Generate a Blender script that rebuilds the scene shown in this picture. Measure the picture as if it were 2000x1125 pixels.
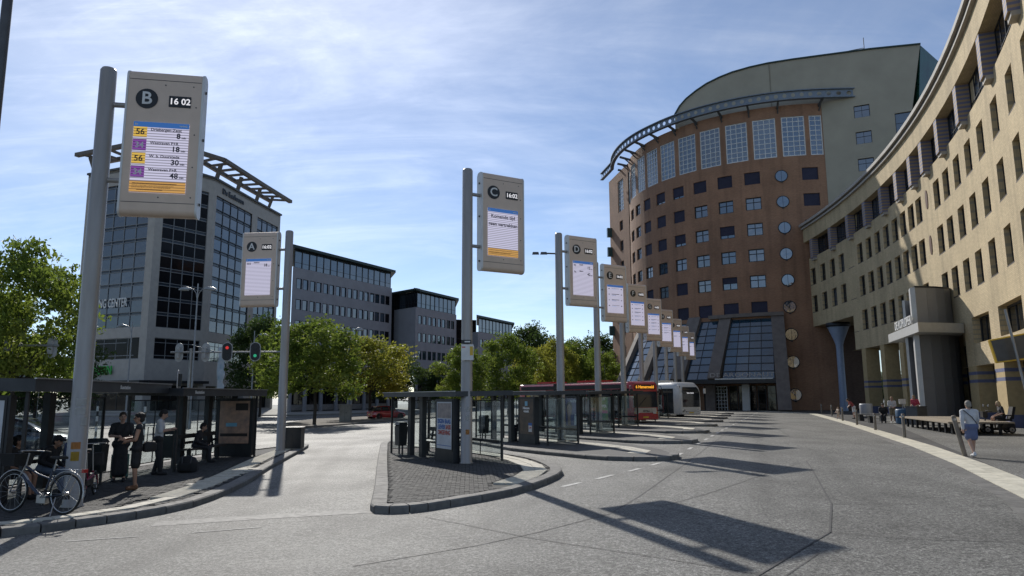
import bpy, math, random
import numpy as np
from mathutils import Vector as V, Matrix as M
random.seed(7)
for o in list(bpy.data.objects): bpy.data.objects.remove(o)
sc = bpy.context.scene; COL = sc.collection
R = math.radians
# ------------------------------------------------------------------ camera
F, PITCH, ROLL, EYE = 1400., R(8.65), R(.3), 2.0
fw = V((0, math.cos(PITCH), math.sin(PITCH))); r0 = V((1, 0, 0)); u0 = r0.cross(fw)
rt = r0*math.cos(ROLL)-u0*math.sin(ROLL); upv = r0*math.sin(ROLL)+u0*math.cos(ROLL)
cd = bpy.data.cameras.new('camera'); cam = bpy.data.objects.new('camera', cd); COL.objects.link(cam)
cd.sensor_width = 36; cd.lens = 36*F/2000; cd.clip_start = .1; cd.clip_end = 9000
mw = M((rt, upv, -fw)).transposed().to_4x4(); mw.translation = V((0, 0, EYE)); cam.matrix_world = mw
sc.camera = cam
# ------------------------------------------------------------------ sky and sun
SUN_AZ, SUN_EL = R(-17.1), R(33.6)          # azimuth from +Y, negative to the left
w = bpy.data.worlds.new('World'); sc.world = w; w.use_nodes = True
nt = w.node_tree; N = nt.nodes; L = nt.links; bg = N['Background']
sky = N.new('ShaderNodeTexSky'); sky.sky_type = 'NISHITA'; sky.sun_disc = False
sky.sun_elevation = SUN_EL; sky.sun_rotation = SUN_AZ; sky.altitude = 2200; sky.air_density = 1.0; sky.dust_density = .8; sky.ozone_density = 3.4
tc = N.new('ShaderNodeTexCoord'); sx = N.new('ShaderNodeSeparateXYZ'); L.new(tc.outputs['Generated'], sx.inputs[0])
def wm(op, a, b=None, cl=False):
    n = N.new('ShaderNodeMath'); n.operation = op; n.use_clamp = cl
    for i, k in enumerate((a, b)):
        if k is None: continue
        if isinstance(k, (int, float)): n.inputs[i].default_value = k
        else: L.new(k, n.inputs[i])
    return n.outputs[0]
zz = wm('ADD', wm('MAXIMUM', sx.outputs[2], 0.0), .22)
cx_ = N.new('ShaderNodeCombineXYZ'); L.new(wm('DIVIDE', sx.outputs[0], zz), cx_.inputs[0]); L.new(wm('DIVIDE', sx.outputs[1], zz), cx_.inputs[1])
def cloud(scale, rot, sxy, det, dist, lo, hi):
    mp = N.new('ShaderNodeMapping'); mp.inputs['Scale'].default_value = (sxy[0], sxy[1], 1); mp.inputs['Rotation'].default_value = (0, 0, rot)
    L.new(cx_.outputs[0], mp.inputs[0])
    n = N.new('ShaderNodeTexNoise'); n.inputs['Scale'].default_value = scale; n.inputs['Detail'].default_value = det; n.inputs['Roughness'].default_value = .62; n.inputs['Distortion'].default_value = dist
    L.new(mp.outputs[0], n.inputs['Vector'])
    r = N.new('ShaderNodeMapRange'); r.interpolation_type = 'SMOOTHSTEP'; r.inputs['From Min'].default_value = lo; r.inputs['From Max'].default_value = hi
    L.new(n.outputs['Fac'], r.inputs['Value']); return r.outputs[0]
c1 = cloud(.75, .5, (1, 1.5), 8, .7, .34, .72); c2 = cloud(1.9, -.5, (.7, 1.9), 9, 1.5, .4, .85); c3 = cloud(6, -.25, (.35, 2.0), 8, .8, .42, .85)
cf = wm('ADD', wm('ADD', wm('MULTIPLY', c1, .46), .1), wm('ADD', wm('MULTIPLY', c2, .34), wm('MULTIPLY', wm('MULTIPLY', c3, c1), .45)), True)
mix = N.new('ShaderNodeMix'); mix.data_type = 'RGBA'; L.new(cf, mix.inputs[0]); L.new(sky.outputs[0], mix.inputs[6]); cc_ = N.new('ShaderNodeVectorMath'); cc_.operation = 'MULTIPLY_ADD'; L.new(sky.outputs[0], cc_.inputs[0]); cc_.inputs[1].default_value = (.75, .75, .75); cc_.inputs[2].default_value = (2.7, 2.7, 2.6); dt_ = N.new('ShaderNodeVectorMath'); dt_.operation = 'DOT_PRODUCT'; L.new(tc.outputs['Generated'], dt_.inputs[0]); dt_.inputs[1].default_value = (math.sin(SUN_AZ)*math.cos(SUN_EL), math.cos(SUN_AZ)*math.cos(SUN_EL), math.sin(SUN_EL))
gl_ = wm('MULTIPLY', wm('POWER', wm('MAXIMUM', dt_.outputs['Value'], 0.0), 16.0), 7.0)      # thin ice cloud scatters forward, so it brightens round the sun
ad_ = N.new('ShaderNodeVectorMath'); ad_.operation = 'ADD'; L.new(cc_.outputs[0], ad_.inputs[0]); L.new(gl_, ad_.inputs[1]); L.new(ad_.outputs[0], mix.inputs[7])
L.new(mix.outputs[2], bg.inputs[0]); bg.inputs[1].default_value = .125
sd = bpy.data.lights.new('sun', 'SUN'); sd.energy = 4.5; sd.angle = R(.53); sd.color = (1, .95, .87)
sun = bpy.data.objects.new('sun', sd); COL.objects.link(sun)
SUN = V((math.sin(SUN_AZ)*math.cos(SUN_EL), math.cos(SUN_AZ)*math.cos(SUN_EL), math.sin(SUN_EL)))
sun.rotation_euler = (-SUN).to_track_quat('-Z', 'Y').to_euler(); sun.location = (0, 0, 80)
sc.view_settings.view_transform = 'Standard'; sc.view_settings.look = 'None'; sc.view_settings.exposure = -.08; sc.view_settings.gamma = 1
sc.view_settings.use_curve_mapping = False
sc.render.engine = 'CYCLES'; sc.cycles.max_bounces = 8; sc.cycles.transparent_max_bounces = 24; sc.cycles.caustics_reflective = False; sc.cycles.caustics_refractive = False
# ------------------------------------------------------------------ survey helpers: where a sight line meets the ground, or a given distance
def g(x): return max(-.3, min(.2, .018*x))          # the square falls gently to the left
def ray(px, py):
    return (fw*F + rt*(px-1000) + upv*(562.5-py)).normalized()
def gnd(px, py, dz=0):
    d = ray(px, py); z = dz
    for i in range(20):
        p = V((0, 0, EYE)) + d*((z-EYE)/d.z); z = g(p.x)+dz
    return p
def aty(px, py, y):
    d = ray(px, py); return V((0, 0, EYE)) + d*(y/d.y)
# ------------------------------------------------------------------ materials
MT = {}
def mat(name, col=(.5, .5, .5), rough=.6, metal=0., var=.12, scale=3., bump=0., bscale=60., spec=.5, col2=None, rnd=0., emit=0., stretch=(1, 1, 1), coat=0.):
    m = bpy.data.materials.new(name); m.use_nodes = True; t = m.node_tree; b = t.nodes['Principled BSDF']; k = t.links.new
    def nn(ty, **kw):
        n = t.nodes.new(ty)
        for a, c in kw.items(): n.inputs[a.replace('_', ' ')].default_value = c
        return n
    b.inputs['Roughness'].default_value = rough; b.inputs['Metallic'].default_value = metal; b.inputs['Specular IOR Level'].default_value = spec; b.inputs['Coat Weight'].default_value = coat
    tc = nn('ShaderNodeTexCoord'); mp = nn('ShaderNodeMapping'); mp.inputs['Scale'].default_value = stretch; k(tc.outputs['Object'], mp.inputs[0])
    c2 = col2 or tuple(max(0, c*(1-2*var)) for c in col)
    n1 = nn('ShaderNodeTexNoise', Scale=scale, Detail=6., Roughness=.6); k(mp.outputs[0], n1.inputs['Vector'])
    rp = nn('ShaderNodeMapRange'); rp.inputs['From Min'].default_value = .3; rp.inputs['From Max'].default_value = .7; k(n1.outputs['Fac'], rp.inputs['Value'])
    mx = t.nodes.new('ShaderNodeMix'); mx.data_type = 'RGBA'; mx.inputs[6].default_value = (*col, 1); mx.inputs[7].default_value = (*c2, 1); k(rp.outputs[0], mx.inputs[0])
    out = mx.outputs[2]
    if rnd:
        oi = t.nodes.new('ShaderNodeObjectInfo'); hs = t.nodes.new('ShaderNodeHueSaturation'); mr = nn('ShaderNodeMapRange'); mr.inputs['To Min'].default_value = 1-rnd; mr.inputs['To Max'].default_value = 1+rnd
        k(oi.outputs['Random'], mr.inputs['Value']); k(mr.outputs[0], hs.inputs['Value']); k(out, hs.inputs['Color']); out = hs.outputs[0]
    k(out, b.inputs['Base Color'])
    if rough > .15:
        rr = nn('ShaderNodeMapRange'); rr.inputs['To Min'].default_value = rough*.85; rr.inputs['To Max'].default_value = min(1, rough*1.15); k(n1.outputs['Fac'], rr.inputs['Value']); k(rr.outputs[0], b.inputs['Roughness'])
    if bump:
        n2 = nn('ShaderNodeTexNoise', Scale=bscale, Detail=4.); k(mp.outputs[0], n2.inputs['Vector'])
        bp = nn('ShaderNodeBump', Strength=bump, Distance=.02); k(n2.outputs['Fac'], bp.inputs['Height']); k(bp.outputs[0], b.inputs['Normal'])
    if emit:
        b.inputs['Emission Color'].default_value = (*col, 1); b.inputs['Emission Strength'].default_value = emit
    MT[name] = m; return m
def glassmat(name, col=(.02, .025, .03), rough=.04, spec=.6, rnd=.5, wav=.02, tint=(.25, .3, .36), ior=1.5):
    """window glass of a building: dark room behind, mirror sheen, a little different pane by pane"""
    m = mat(name, col, rough, 0, .3, .4, spec=spec); t = m.node_tree; b = t.nodes['Principled BSDF']; k = t.links.new
    b.inputs['IOR'].default_value = ior
    oi = t.nodes.new('ShaderNodeObjectInfo'); mr = t.nodes.new('ShaderNodeMapRange'); mr.inputs['From Min'].default_value = .55; mr.inputs['To Max'].default_value = rnd; k(oi.outputs['Random'], mr.inputs['Value'])
    mx = t.nodes.new('ShaderNodeMix'); mx.data_type = 'RGBA'; mx.inputs[7].default_value = (*tint, 1)
    k(b.inputs['Base Color'].links[0].from_socket, mx.inputs[6]); k(mr.outputs[0], mx.inputs[0]); k(mx.outputs[2], b.inputs['Base Color'])
    n2 = t.nodes.new('ShaderNodeTexNoise'); n2.inputs['Scale'].default_value = .9; tcc = t.nodes.new('ShaderNodeTexCoord'); k(tcc.outputs['Object'], n2.inputs['Vector'])
    bp = t.nodes.new('ShaderNodeBump'); bp.inputs['Strength'].default_value = wav; bp.inputs['Distance'].default_value = 1; k(n2.outputs['Fac'], bp.inputs['Height']); k(bp.outputs[0], b.inputs['Normal'])
    return m
def brickmat(name, c1, c2, mortar, bw, bh, rough=.85, off=.5, msize=.008, bump=.4, uv=True, dirt=.25):
    m = bpy.data.materials.new(name); m.use_nodes = True; t = m.node_tree; b = t.nodes['Principled BSDF']; k = t.links.new
    b.inputs['Roughness'].default_value = rough
    tc = t.nodes.new('ShaderNodeTexCoord'); src = tc.outputs['UV' if uv else 'Object']
    bt = t.nodes.new('ShaderNodeTexBrick'); k(src, bt.inputs['Vector']); bt.offset = off
    for a, v in (('Color1', (*c1, 1)), ('Color2', (*c2, 1)), ('Mortar', (*mortar, 1)), ('Scale', 1.), ('Mortar Size', msize), ('Brick Width', bw), ('Row Height', bh), ('Bias', 0.)): bt.inputs[a].default_value = v
    n = t.nodes.new('ShaderNodeTexNoise'); n.inputs['Scale'].default_value = .35; n.inputs['Detail'].default_value = 8; k(src, n.inputs['Vector'])
    r = t.nodes.new('ShaderNodeMapRange'); r.inputs['From Min'].default_value = .3; r.inputs['From Max'].default_value = .75; r.inputs['To Min'].default_value = 1+dirt*.4; r.inputs['To Max'].default_value = 1-dirt; k(n.outputs['Fac'], r.inputs['Value'])
    mp2 = t.nodes.new('ShaderNodeMapping'); mp2.inputs['Scale'].default_value = (1.4, .07, 1); k(src, mp2.inputs[0]); n3 = t.nodes.new('ShaderNodeTexNoise'); n3.inputs['Scale'].default_value = 1.; n3.inputs['Detail'].default_value = 6; k(mp2.outputs[0], n3.inputs['Vector'])
    r3 = t.nodes.new('ShaderNodeMapRange'); r3.inputs['From Min'].default_value = .48; r3.inputs['From Max'].default_value = .78; r3.inputs['To Min'].default_value = 1; r3.inputs['To Max'].default_value = 1-dirt*1.3; k(n3.outputs['Fac'], r3.inputs['Value']); ml = t.nodes.new('ShaderNodeMath'); ml.operation = 'MULTIPLY'; k(r.outputs[0], ml.inputs[0]); k(r3.outputs[0], ml.inputs[1])
    h = t.nodes.new('ShaderNodeHueSaturation'); k(bt.outputs['Color'], h.inputs['Color']); k(ml.outputs[0], h.inputs['Value']); k(h.outputs[0], b.inputs['Base Color'])
    bp = t.nodes.new('ShaderNodeBump'); bp.inputs['Strength'].default_value = bump; bp.inputs['Distance'].default_value = .01; bp.invert = True; k(bt.outputs['Fac'], bp.inputs['Height']); k(bp.outputs[0], b.inputs['Normal'])
    MT[name] = m; return m
def clearglass(name, tint=(.93, .97, .97), refl=.06, alpha=.95):
    """thin clear pane: lets light straight through, mirrors a little more at a slant"""
    m = bpy.data.materials.new(name); m.use_nodes = True; t = m.node_tree; t.nodes.remove(t.nodes['Principled BSDF']); k = t.links.new; o = t.nodes['Material Output']
    tr = t.nodes.new('ShaderNodeBsdfTransparent'); tr.inputs[0].default_value = (*[alpha*c for c in tint], 1)
    gl = t.nodes.new('ShaderNodeBsdfGlossy'); gl.inputs['Roughness'].default_value = .03; gl.inputs[0].default_value = (.9, .95, 1, 1)
    lw = t.nodes.new('ShaderNodeLayerWeight'); lw.inputs[0].default_value = .25
    mr = t.nodes.new('ShaderNodeMapRange'); mr.inputs['To Min'].default_value = refl*.5; mr.inputs['To Max'].default_value = .26; k(lw.outputs['Fresnel'], mr.inputs['Value'])
    mx = t.nodes.new('ShaderNodeMixShader'); k(mr.outputs[0], mx.inputs[0]); k(tr.outputs[0], mx.inputs[1]); k(gl.outputs[0], mx.inputs[2]); k(mx.outputs[0], o.inputs['Surface'])
    MT[name] = m; return m
# ------------------------------------------------------------------ mesh helpers
class MB:
    def __init__(s): s.v = []; s.f = []; s.m = []; s.s = []; s.uv = []
    def add(s, vs, fs, m=0, sm=False, uvs=None):
        o = len(s.v); s.v += [tuple(x) for x in vs]
        for i, f in enumerate(fs):
            s.f.append([o+j for j in f]); s.m.append(m); s.s.append(sm); s.uv.append(uvs[i] if uvs else None)
        return s
    def hexa(s, p, m=0):          # p: 4 bottom then 4 top, both counter-clockwise
        return s.add(p, [(3, 2, 1, 0), (4, 5, 6, 7), (0, 1, 5, 4), (1, 2, 6, 5), (2, 3, 7, 6), (3, 0, 4, 7)], m)
    def box(s, c, d, m=0, mx=None):
        x, y, z = (k/2 for k in d); p = [V((c[0]+a*x, c[1]+b*y, c[2]+e*z)) for e in (-1, 1) for a, b in ((-1, -1), (1, -1), (1, 1), (-1, 1))]
        if mx is not None: p = [mx @ q for q in p]
        return s.hexa(p, m)
    def bar(s, a, b, w, h=None, m=0, up=(0, 0, 1)):     # square bar from a to b
        a, b = V(a), V(b); h = h or w; d = (b-a).normalized(); x = d.cross(V(up))
        if x.length < 1e-4: x = V((1, 0, 0))
        x.normalize(); y = x.cross(d).normalized()
        q = [(-1, -1), (1, -1), (1, 1), (-1, 1)]
        return s.hexa([a+x*(w/2*i)+y*(h/2*j) for i, j in q]+[b+x*(w/2*i)+y*(h/2*j) for i, j in q], m)
    def tube(s, pts, r, n=10, m=0, caps=True, sm=True):
        pts = [V(p) for p in pts]; rs = r if isinstance(r, (list, tuple)) else [r]*len(pts); vs = []; px = None
        for i, p in enumerate(pts):
            d = (pts[min(i+1, len(pts)-1)]-pts[max(i-1, 0)]).normalized()
            if px is None: px = d.cross(V((0, 0, 1)) if abs(d.z) < .95 else V((0, 1, 0))).normalized()
            px = (px-d*px.dot(d)).normalized(); py = d.cross(px)
            vs += [p+(px*math.cos(2*math.pi*k/n)+py*math.sin(2*math.pi*k/n))*rs[i] for k in range(n)]
        fs = [(i*n+k, i*n+(k+1) % n, (i+1)*n+(k+1) % n, (i+1)*n+k) for i in range(len(pts)-1) for k in range(n)]
        s.add(vs, fs, m, sm)
        if caps: o = len(pts)*n; s.add(vs[:n], [tuple(range(n-1, -1, -1))], m); s.add(vs[o-n:], [tuple(range(n))], m)
        return s
    def lathe(s, prof, n=24, c=(0, 0, 0), m=0, sm=True):
        vs = [(c[0]+r*math.cos(2*math.pi*k/n), c[1]+r*math.sin(2*math.pi*k/n), c[2]+z) for r, z in prof for k in range(n)]
        return s.add(vs, [(i*n+k, i*n+(k+1) % n, (i+1)*n+(k+1) % n, (i+1)*n+k) for i in range(len(prof)-1) for k in range(n)], m, sm)
    def ring(s, c, r, t, ax=(0, 1, 0), n=28, k=6, m=0):    # torus round axis ax
        ax = V(ax).normalized(); x = ax.cross(V((0, 0, 1)) if abs(ax.z) < .9 else V((1, 0, 0))).normalized(); y = ax.cross(x); vs = []
        for i in range(n):
            d = x*math.cos(2*math.pi*i/n)+y*math.sin(2*math.pi*i/n)
            vs += [V(c)+d*(r+t*math.cos(2*math.pi*j/k))+ax*(t*math.sin(2*math.pi*j/k)) for j in range(k)]
        return s.add(vs, [(i*k+j, ((i+1) % n)*k+j, ((i+1) % n)*k+(j+1) % k, i*k+(j+1) % k) for i in range(n) for j in range(k)], m, True)
    def disc(s, c, r, t, ax=(0, 1, 0), n=24, m=0):
        ax = V(ax).normalized(); return s.tube([V(c)-ax*t/2, V(c)+ax*t/2], r, n, m, sm=False)
    def prism(s, poly, z0, z1, m=0):
        n = len(poly); s.add([(x, y, z0) for x, y in poly]+[(x, y, z1) for x, y in poly], [tuple(range(n-1, -1, -1)), tuple(range(n, 2*n))]+[(i, (i+1) % n, n+(i+1) % n, n+i) for i in range(n)], m); return s
    def extrude(s, prof, y0, y1, m=0):       # profile in x,z pushed along y
        n = len(prof); return s.add([(x, y0, z) for x, z in prof]+[(x, y1, z) for x, z in prof], [tuple(range(n)), tuple(range(2*n-1, n-1, -1))]+[(i, n+i, n+(i+1) % n, (i+1) % n) for i in range(n)], m)
    def mesh(s, name, mats, off=None):
        me = bpy.data.meshes.new(name); vv = [(x-off[0], y-off[1], z-off[2]) for x, y, z in s.v] if off is not None else s.v
        me.from_pydata(vv, [], s.f)
        for q in (mats if isinstance(mats, (list, tuple)) else [mats]): me.materials.append(MT[q] if isinstance(q, str) else q)
        me.polygons.foreach_set('material_index', s.m); me.polygons.foreach_set('use_smooth', s.s)
        if any(u is not None for u in s.uv):
            l = me.uv_layers.new(name='UVMap'); i = 0
            for f, u in zip(s.f, s.uv):
                for j in range(len(f)): l.data[i+j].uv = u[j] if u else (0, 0)
                i += len(f)
        me.update(); return me
    def obj(s, name, mats, parent=None, off=None, **kw):
        return link(name, s.mesh(name, mats, off), parent, **kw)
CHD = {}
def link(name, me, parent=None, mx=None):
    o = bpy.data.objects.new(name, me); COL.objects.link(o)
    if parent: o.parent = parent; CHD.setdefault(parent.name, []).append(o)
    if mx is not None: o.matrix_local = mx
    return o
def tag(o, label=None, cat=None, group=None, kind=None):
    for k, v in (('label', label), ('category', cat), ('group', group), ('kind', kind)):
        if v: o[k] = v
    return o
def thing(name, label, cat, loc=(0, 0, 0), rz=0., group=None):
    o = bpy.data.objects.new(name, None); COL.objects.link(o); o.empty_display_size = .3
    o.location = loc; o.rotation_euler = (0, 0, rz); return tag(o, label, cat, group)
def copytree(o, parent=None):
    c = o.copy(); COL.objects.link(c); c.parent = parent
    if parent: CHD.setdefault(parent.name, []).append(c)
    for ch in KIDS(o): copytree(ch, c)
    return c
def KIDS(o): return list(CHD.get(o.name, []))
TXT = {}
def textmesh(s, size=1., mt='white_print', bold=0., ext=.004, align='CENTER', sx=1.):
    key = (s, size, mt, bold, ext, align, sx)
    if key not in TXT:
        cu = bpy.data.curves.new('text', 'FONT'); cu.body = s; cu.size = size; cu.align_x = align; cu.align_y = 'CENTER'; cu.extrude = ext; cu.offset = bold; cu.resolution_u = 3
        o = bpy.data.objects.new('text', cu); me = bpy.data.meshes.new_from_object(o); bpy.data.objects.remove(o)
        if sx != 1.: me.transform(M.Diagonal((sx, 1, 1, 1)))
        me.materials.clear(); me.materials.append(MT[mt]); TXT[key] = me
    return TXT[key]
def frame(o, x, y, z=None):     # 4x4 whose columns are x, y, x cross y, at o
    x = V(x).normalized(); y = V(y).normalized(); z = V(z).normalized() if z is not None else x.cross(y)
    m = M((x, y, z)).transposed().to_4x4(); m.translation = V(o); return m
def wall(mb, S, U, W, holes, depth=.25, m=0, mr=0):
    """grid of wall faces S(u, w, d) that leaves the holes (u0,u1,w0,w1) open and lines them with reveals"""
    us = sorted(set([round(x, 4) for x in U]+[round(x, 4) for h in holes for x in h[:2]])); ws = sorted(set([round(x, 4) for x in W]+[round(x, 4) for h in holes for x in h[2:4]]))
    bad = set()
    for h in holes:
        for i in range(len(us)-1):
            if h[0]-1e-3 < (us[i]+us[i+1])/2 < h[1]+1e-3:
                for j in range(len(ws)-1):
                    if h[2] < (ws[j]+ws[j+1])/2 < h[3]: bad.add((i, j))
    for i in range(len(us)-1):
        for j in range(len(ws)-1):
            if (i, j) in bad: continue
            a, b, c, d = us[i], us[i+1], ws[j], ws[j+1]
            mb.add([S(a, c, 0), S(b, c, 0), S(b, d, 0), S(a, d, 0)], [(0, 1, 2, 3)], m, uvs=[[(a, c), (b, c), (b, d), (a, d)]])
    for h in holes:
        a, b, c, d = h[:4]; dp = h[4] if len(h) > 4 else depth
        for (p, q) in (((a, c), (b, c)), ((b, c), (b, d)), ((b, d), (a, d)), ((a, d), (a, c))):
            mb.add([S(*p, 0), S(*q, 0), S(*q, dp), S(*p, dp)], [(0, 3, 2, 1)], mr, uvs=[[(0, 0), (1, 0), (1, dp), (0, dp)]])
def smooth_closed(pts, step=.5):
    n = len(pts); out = []
    for i in range(n):
        p0, p1, p2, p3 = (V(pts[(i+k-1) % n]) for k in range(4)); k = max(2, int((p2-p1).length/step))
        for j in range(k):
            t = j/k; out.append(.5*((2*p1)+(p2-p0)*t+(2*p0-5*p1+4*p2-p3)*t*t+(3*p1-p0-3*p2+p3)*t**3))
    return out
def inset(poly, d):          # counter-clockwise polygon of 2D vectors moved inwards
    n = len(poly); out = []
    for i in range(n):
        t = (poly[(i+1) % n]-poly[i-1]).normalized(); out.append(poly[i]+V((-t.y, t.x))*d)
    return out
def inside(p, poly):
    c = False; j = len(poly)-1
    for i in range(len(poly)):
        a, b = poly[i], poly[j]
        if (a.y > p[1]) != (b.y > p[1]) and p[0] < (b.x-a.x)*(p[1]-a.y)/(b.y-a.y)+a.x: c = not c
        j = i
    return c
# ------------------------------------------------------------------ palette
mat('asphalt', (.19, .187, .172), .7, var=.16, scale=.22, bump=.55, bscale=140, spec=.4)
def asphalt_detail(m):
    t = m.node_tree; b = t.nodes['Principled BSDF']; k = t.links.new; src = b.inputs['Base Color'].links[0].from_socket
    tc = t.nodes.new('ShaderNodeTexCoord')
    def nz(sc, lo, hi, a, c, stretch=None):
        n = t.nodes.new('ShaderNodeTexNoise'); n.inputs['Scale'].default_value = sc; n.inputs['Detail'].default_value = 5
        if stretch:
            mp = t.nodes.new('ShaderNodeMapping'); mp.inputs['Scale'].default_value = stretch[:3]; mp.inputs['Rotation'].default_value = (0, 0, stretch[3]); k(tc.outputs['Object'], mp.inputs[0]); k(mp.outputs[0], n.inputs['Vector'])
        else: k(tc.outputs['Object'], n.inputs['Vector'])
        r = t.nodes.new('ShaderNodeMapRange'); r.inputs['From Min'].default_value = lo; r.inputs['From Max'].default_value = hi; r.inputs['To Min'].default_value = a; r.inputs['To Max'].default_value = c
        k(n.outputs['Fac'], r.inputs['Value']); return r.outputs[0]
    def mul(x, y):
        q = t.nodes.new('ShaderNodeMath'); q.operation = 'MULTIPLY'; k(x, q.inputs[0]); k(y, q.inputs[1]); return q.outputs[0]
    f = mul(mul(mul(nz(60, .38, .64, .5, 1.6), nz(260, .4, .62, .78, 1.25)), mul(nz(9, .35, .68, .78, 1.22), nz(24, .38, .64, .5, 1.5))), mul(nz(1.1, .5, .72, 1, .74, (1, .1, 1, -.45)), nz(.45, .5, .75, 1., .7)))
    def track(p, q, wd, amt):          # rubber and oil worn into the lanes by the wheels
        p, q = gnd(*p), gnd(*q); an = math.atan2(q.y-p.y, q.x-p.x); mp = t.nodes.new('ShaderNodeMapping'); mp.vector_type = 'TEXTURE'; mp.inputs['Location'].default_value = (p.x, p.y, 0); mp.inputs['Rotation'].default_value = (0, 0, an); k(tc.outputs['Object'], mp.inputs[0])
        sp = t.nodes.new('ShaderNodeSeparateXYZ'); k(mp.outputs[0], sp.inputs[0]); L_ = (q-p).length
        def mr(sock, a, c, d, e, ab=False):
            if ab: m_ = t.nodes.new('ShaderNodeMath'); m_.operation = 'ABSOLUTE'; k(sock, m_.inputs[0]); sock = m_.outputs[0]
            r = t.nodes.new('ShaderNodeMapRange'); r.interpolation_type = 'SMOOTHSTEP'
            for nm, vv in (('From Min', a), ('From Max', c), ('To Min', d), ('To Max', e)): r.inputs[nm].default_value = vv
            k(sock, r.inputs['Value']); return r.outputs[0]
        msk = mul(mul(mr(sp.outputs[1], 0, wd, 1, 0, True), mr(sp.outputs[0], -.5, 3, 0, 1)), mul(mr(sp.outputs[0], L_-3, L_+.5, 1, 0), nz(1.6, .3, .7, .35, 1.)))
        return mr(msk, 0, 1, 1, 1-amt)
    for a in (((690, 862), (560, 985), .55, .5), ((650, 862), (440, 1020), .45, .35), ((1390, 835), (1230, 1000), .5, .3), ((1480, 835), (1500, 1060), .5, .28), ((1130, 935), (820, 1090), .45, .25), ((1600, 880), (1800, 1090), .5, .22)): f = mul(f, track(*a))
    h = t.nodes.new('ShaderNodeHueSaturation'); k(src, h.inputs['Color']); k(f, h.inputs['Value']); k(h.outputs[0], b.inputs['Base Color'])
asphalt_detail(MT['asphalt'])
mat('tar', (.075, .073, .07), .7); mat('seam', (.1, .097, .09), .8)
mat('road_paint', (.62, .61, .57), .7, var=.25, scale=9)
mat('faded_paint', (.2, .197, .185), .75, var=.25, scale=10); mat('worn_paint', (.33, .33, .31), .75, var=.3, scale=14)
mat('kerb', (.185, .178, .165), .8, var=.2, scale=6, bump=.3, bscale=120, rnd=.13)
mat('paver', (.068, .066, .063), .85, var=.25, scale=9, bump=.4, bscale=130, rnd=.17)
mat('paver_base', (.06, .058, .054), .95)
mat('tactile', (.64, .6, .5), .8, var=.16, scale=8, bump=.3, bscale=120, rnd=.09)
mat('edge_slab', (.66, .62, .5), .8, var=.16, scale=5, bump=.3, bscale=90, rnd=.1)
mat('concrete_slab', (.3, .29, .26), .85, var=.15, scale=.5); mat('grass', (.09, .1, .04), .9, var=.4, scale=3)
mat('soil', (.12, .1, .075), .95, var=.3, scale=8)
mat('pole_metal', (.36, .34, .32), .42, .35, var=.1, scale=2, stretch=(3, 3, .4))
mat('sign_body', (.66, .52, .41), .5, .1, var=.05, scale=3)  # warm tint carries the light bounced off the yellow building
mat('sign_side', (.62, .62, .6), .42, .2, var=.05)
mat('bolt', (.1, .1, .1), .5, .6)
mat('black_print', (.012, .012, .014), .45); mat('white_print', (.75, .75, .73), .5); mat('grey_print', (.42, .4, .38), .5)
mat('dark_frame', (.028, .03, .033), .45, .2, var=.2); mat('shelter_roof', (.05, .054, .06), .42, .3, var=.2, scale=2)
mat('steel', (.42, .42, .42), .35, .8, var=.1); mat('dark_steel', (.1, .1, .1), .45, .5)
mat('wood', (.36, .3, .22), .75, var=.25, scale=3, stretch=(1, 12, 12), rnd=.15)
mat('bin_green', (.03, .036, .035), .5, .2, var=.2); mat('rubber', (.015, .015, .015), .8); mat('chrome', (.6, .6, .6), .2, 1.)
mat('yellow_sticker', (.7, .45, .05), .5); mat('orange_sticker', (.7, .3, .08), .5); mat('red_sticker', (.55, .06, .05), .5)
clearglass('clear_glass')
# ------------------------------------------------------------------ ground, road markings
b = MB(); xs = [-4000, -16.67, 11.11, 4000]; ys = [-300, 0, 40, 120, 400, 6000]
for i in range(3):
    for j in range(5):
        b.add([(xs[i], ys[j], g(xs[i])), (xs[i+1], ys[j], g(xs[i+1])), (xs[i+1], ys[j+1], g(xs[i+1])), (xs[i], ys[j+1], g(xs[i]))], [(0, 1, 2, 3)])
road = tag(b.obj('road', 'asphalt'), kind='structure')
def strip(pts, wd, dz, mt, name, parent=road):
    b = MB(); pts = [V(p[:2]) for p in pts]; n = len(pts); Lf = []; Rt = []
    for i in range(n):
        t = (pts[min(i+1, n-1)]-pts[max(i-1, 0)]).normalized(); q = V((-t.y, t.x))*wd/2; Lf.append(pts[i]+q); Rt.append(pts[i]-q)
    for i in range(n-1): b.add([(*p, g(p.x)+dz) for p in (Rt[i], Rt[i+1], Lf[i+1], Lf[i])], [(0, 1, 2, 3)])
    return b.obj(name, mt, parent)
def gp(L, dz=0): return [gnd(*p, dz) for p in L]
# concrete joints and tar seams seen in the photograph
strip(gp([(1475, 812), (1540, 850), (1585, 915), (1624, 984)]), .035, .004, 'tar', 'joint'); strip(gp([(1624, 984), (1621, 1040), (1475, 1128)]), .03, .008, 'tar', 'joint')
strip(gp([(1560, 905), (1380, 965), (1290, 990)]), .02, .004, 'seam', 'joint'); strip(gp([(1420, 845), (1340, 905), (1245, 972), (1190, 1004), (1050, 1040), (930, 1066), (690, 1106)]), .03, .005, 'tar', 'joint')
strip(gp([(830, 1010), (1040, 1052), (1300, 1092), (1520, 1128)]), .018, .009, 'seam', 'joint'); strip(gp([(1240, 978), (1470, 1030), (1621, 1040), (1760, 1052), (2000, 1060)]), .018, .012, 'seam', 'joint')
strip(gp([(1130, 966), (1300, 972)]), .015, .004, 'seam', 'joint'); strip(gp([(1624, 984), (1800, 985)]), .02, .004, 'seam', 'joint')
strip(gp([(1600, 1080), (1530, 1128)]), .025, .004, 'seam', 'joint')
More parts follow.
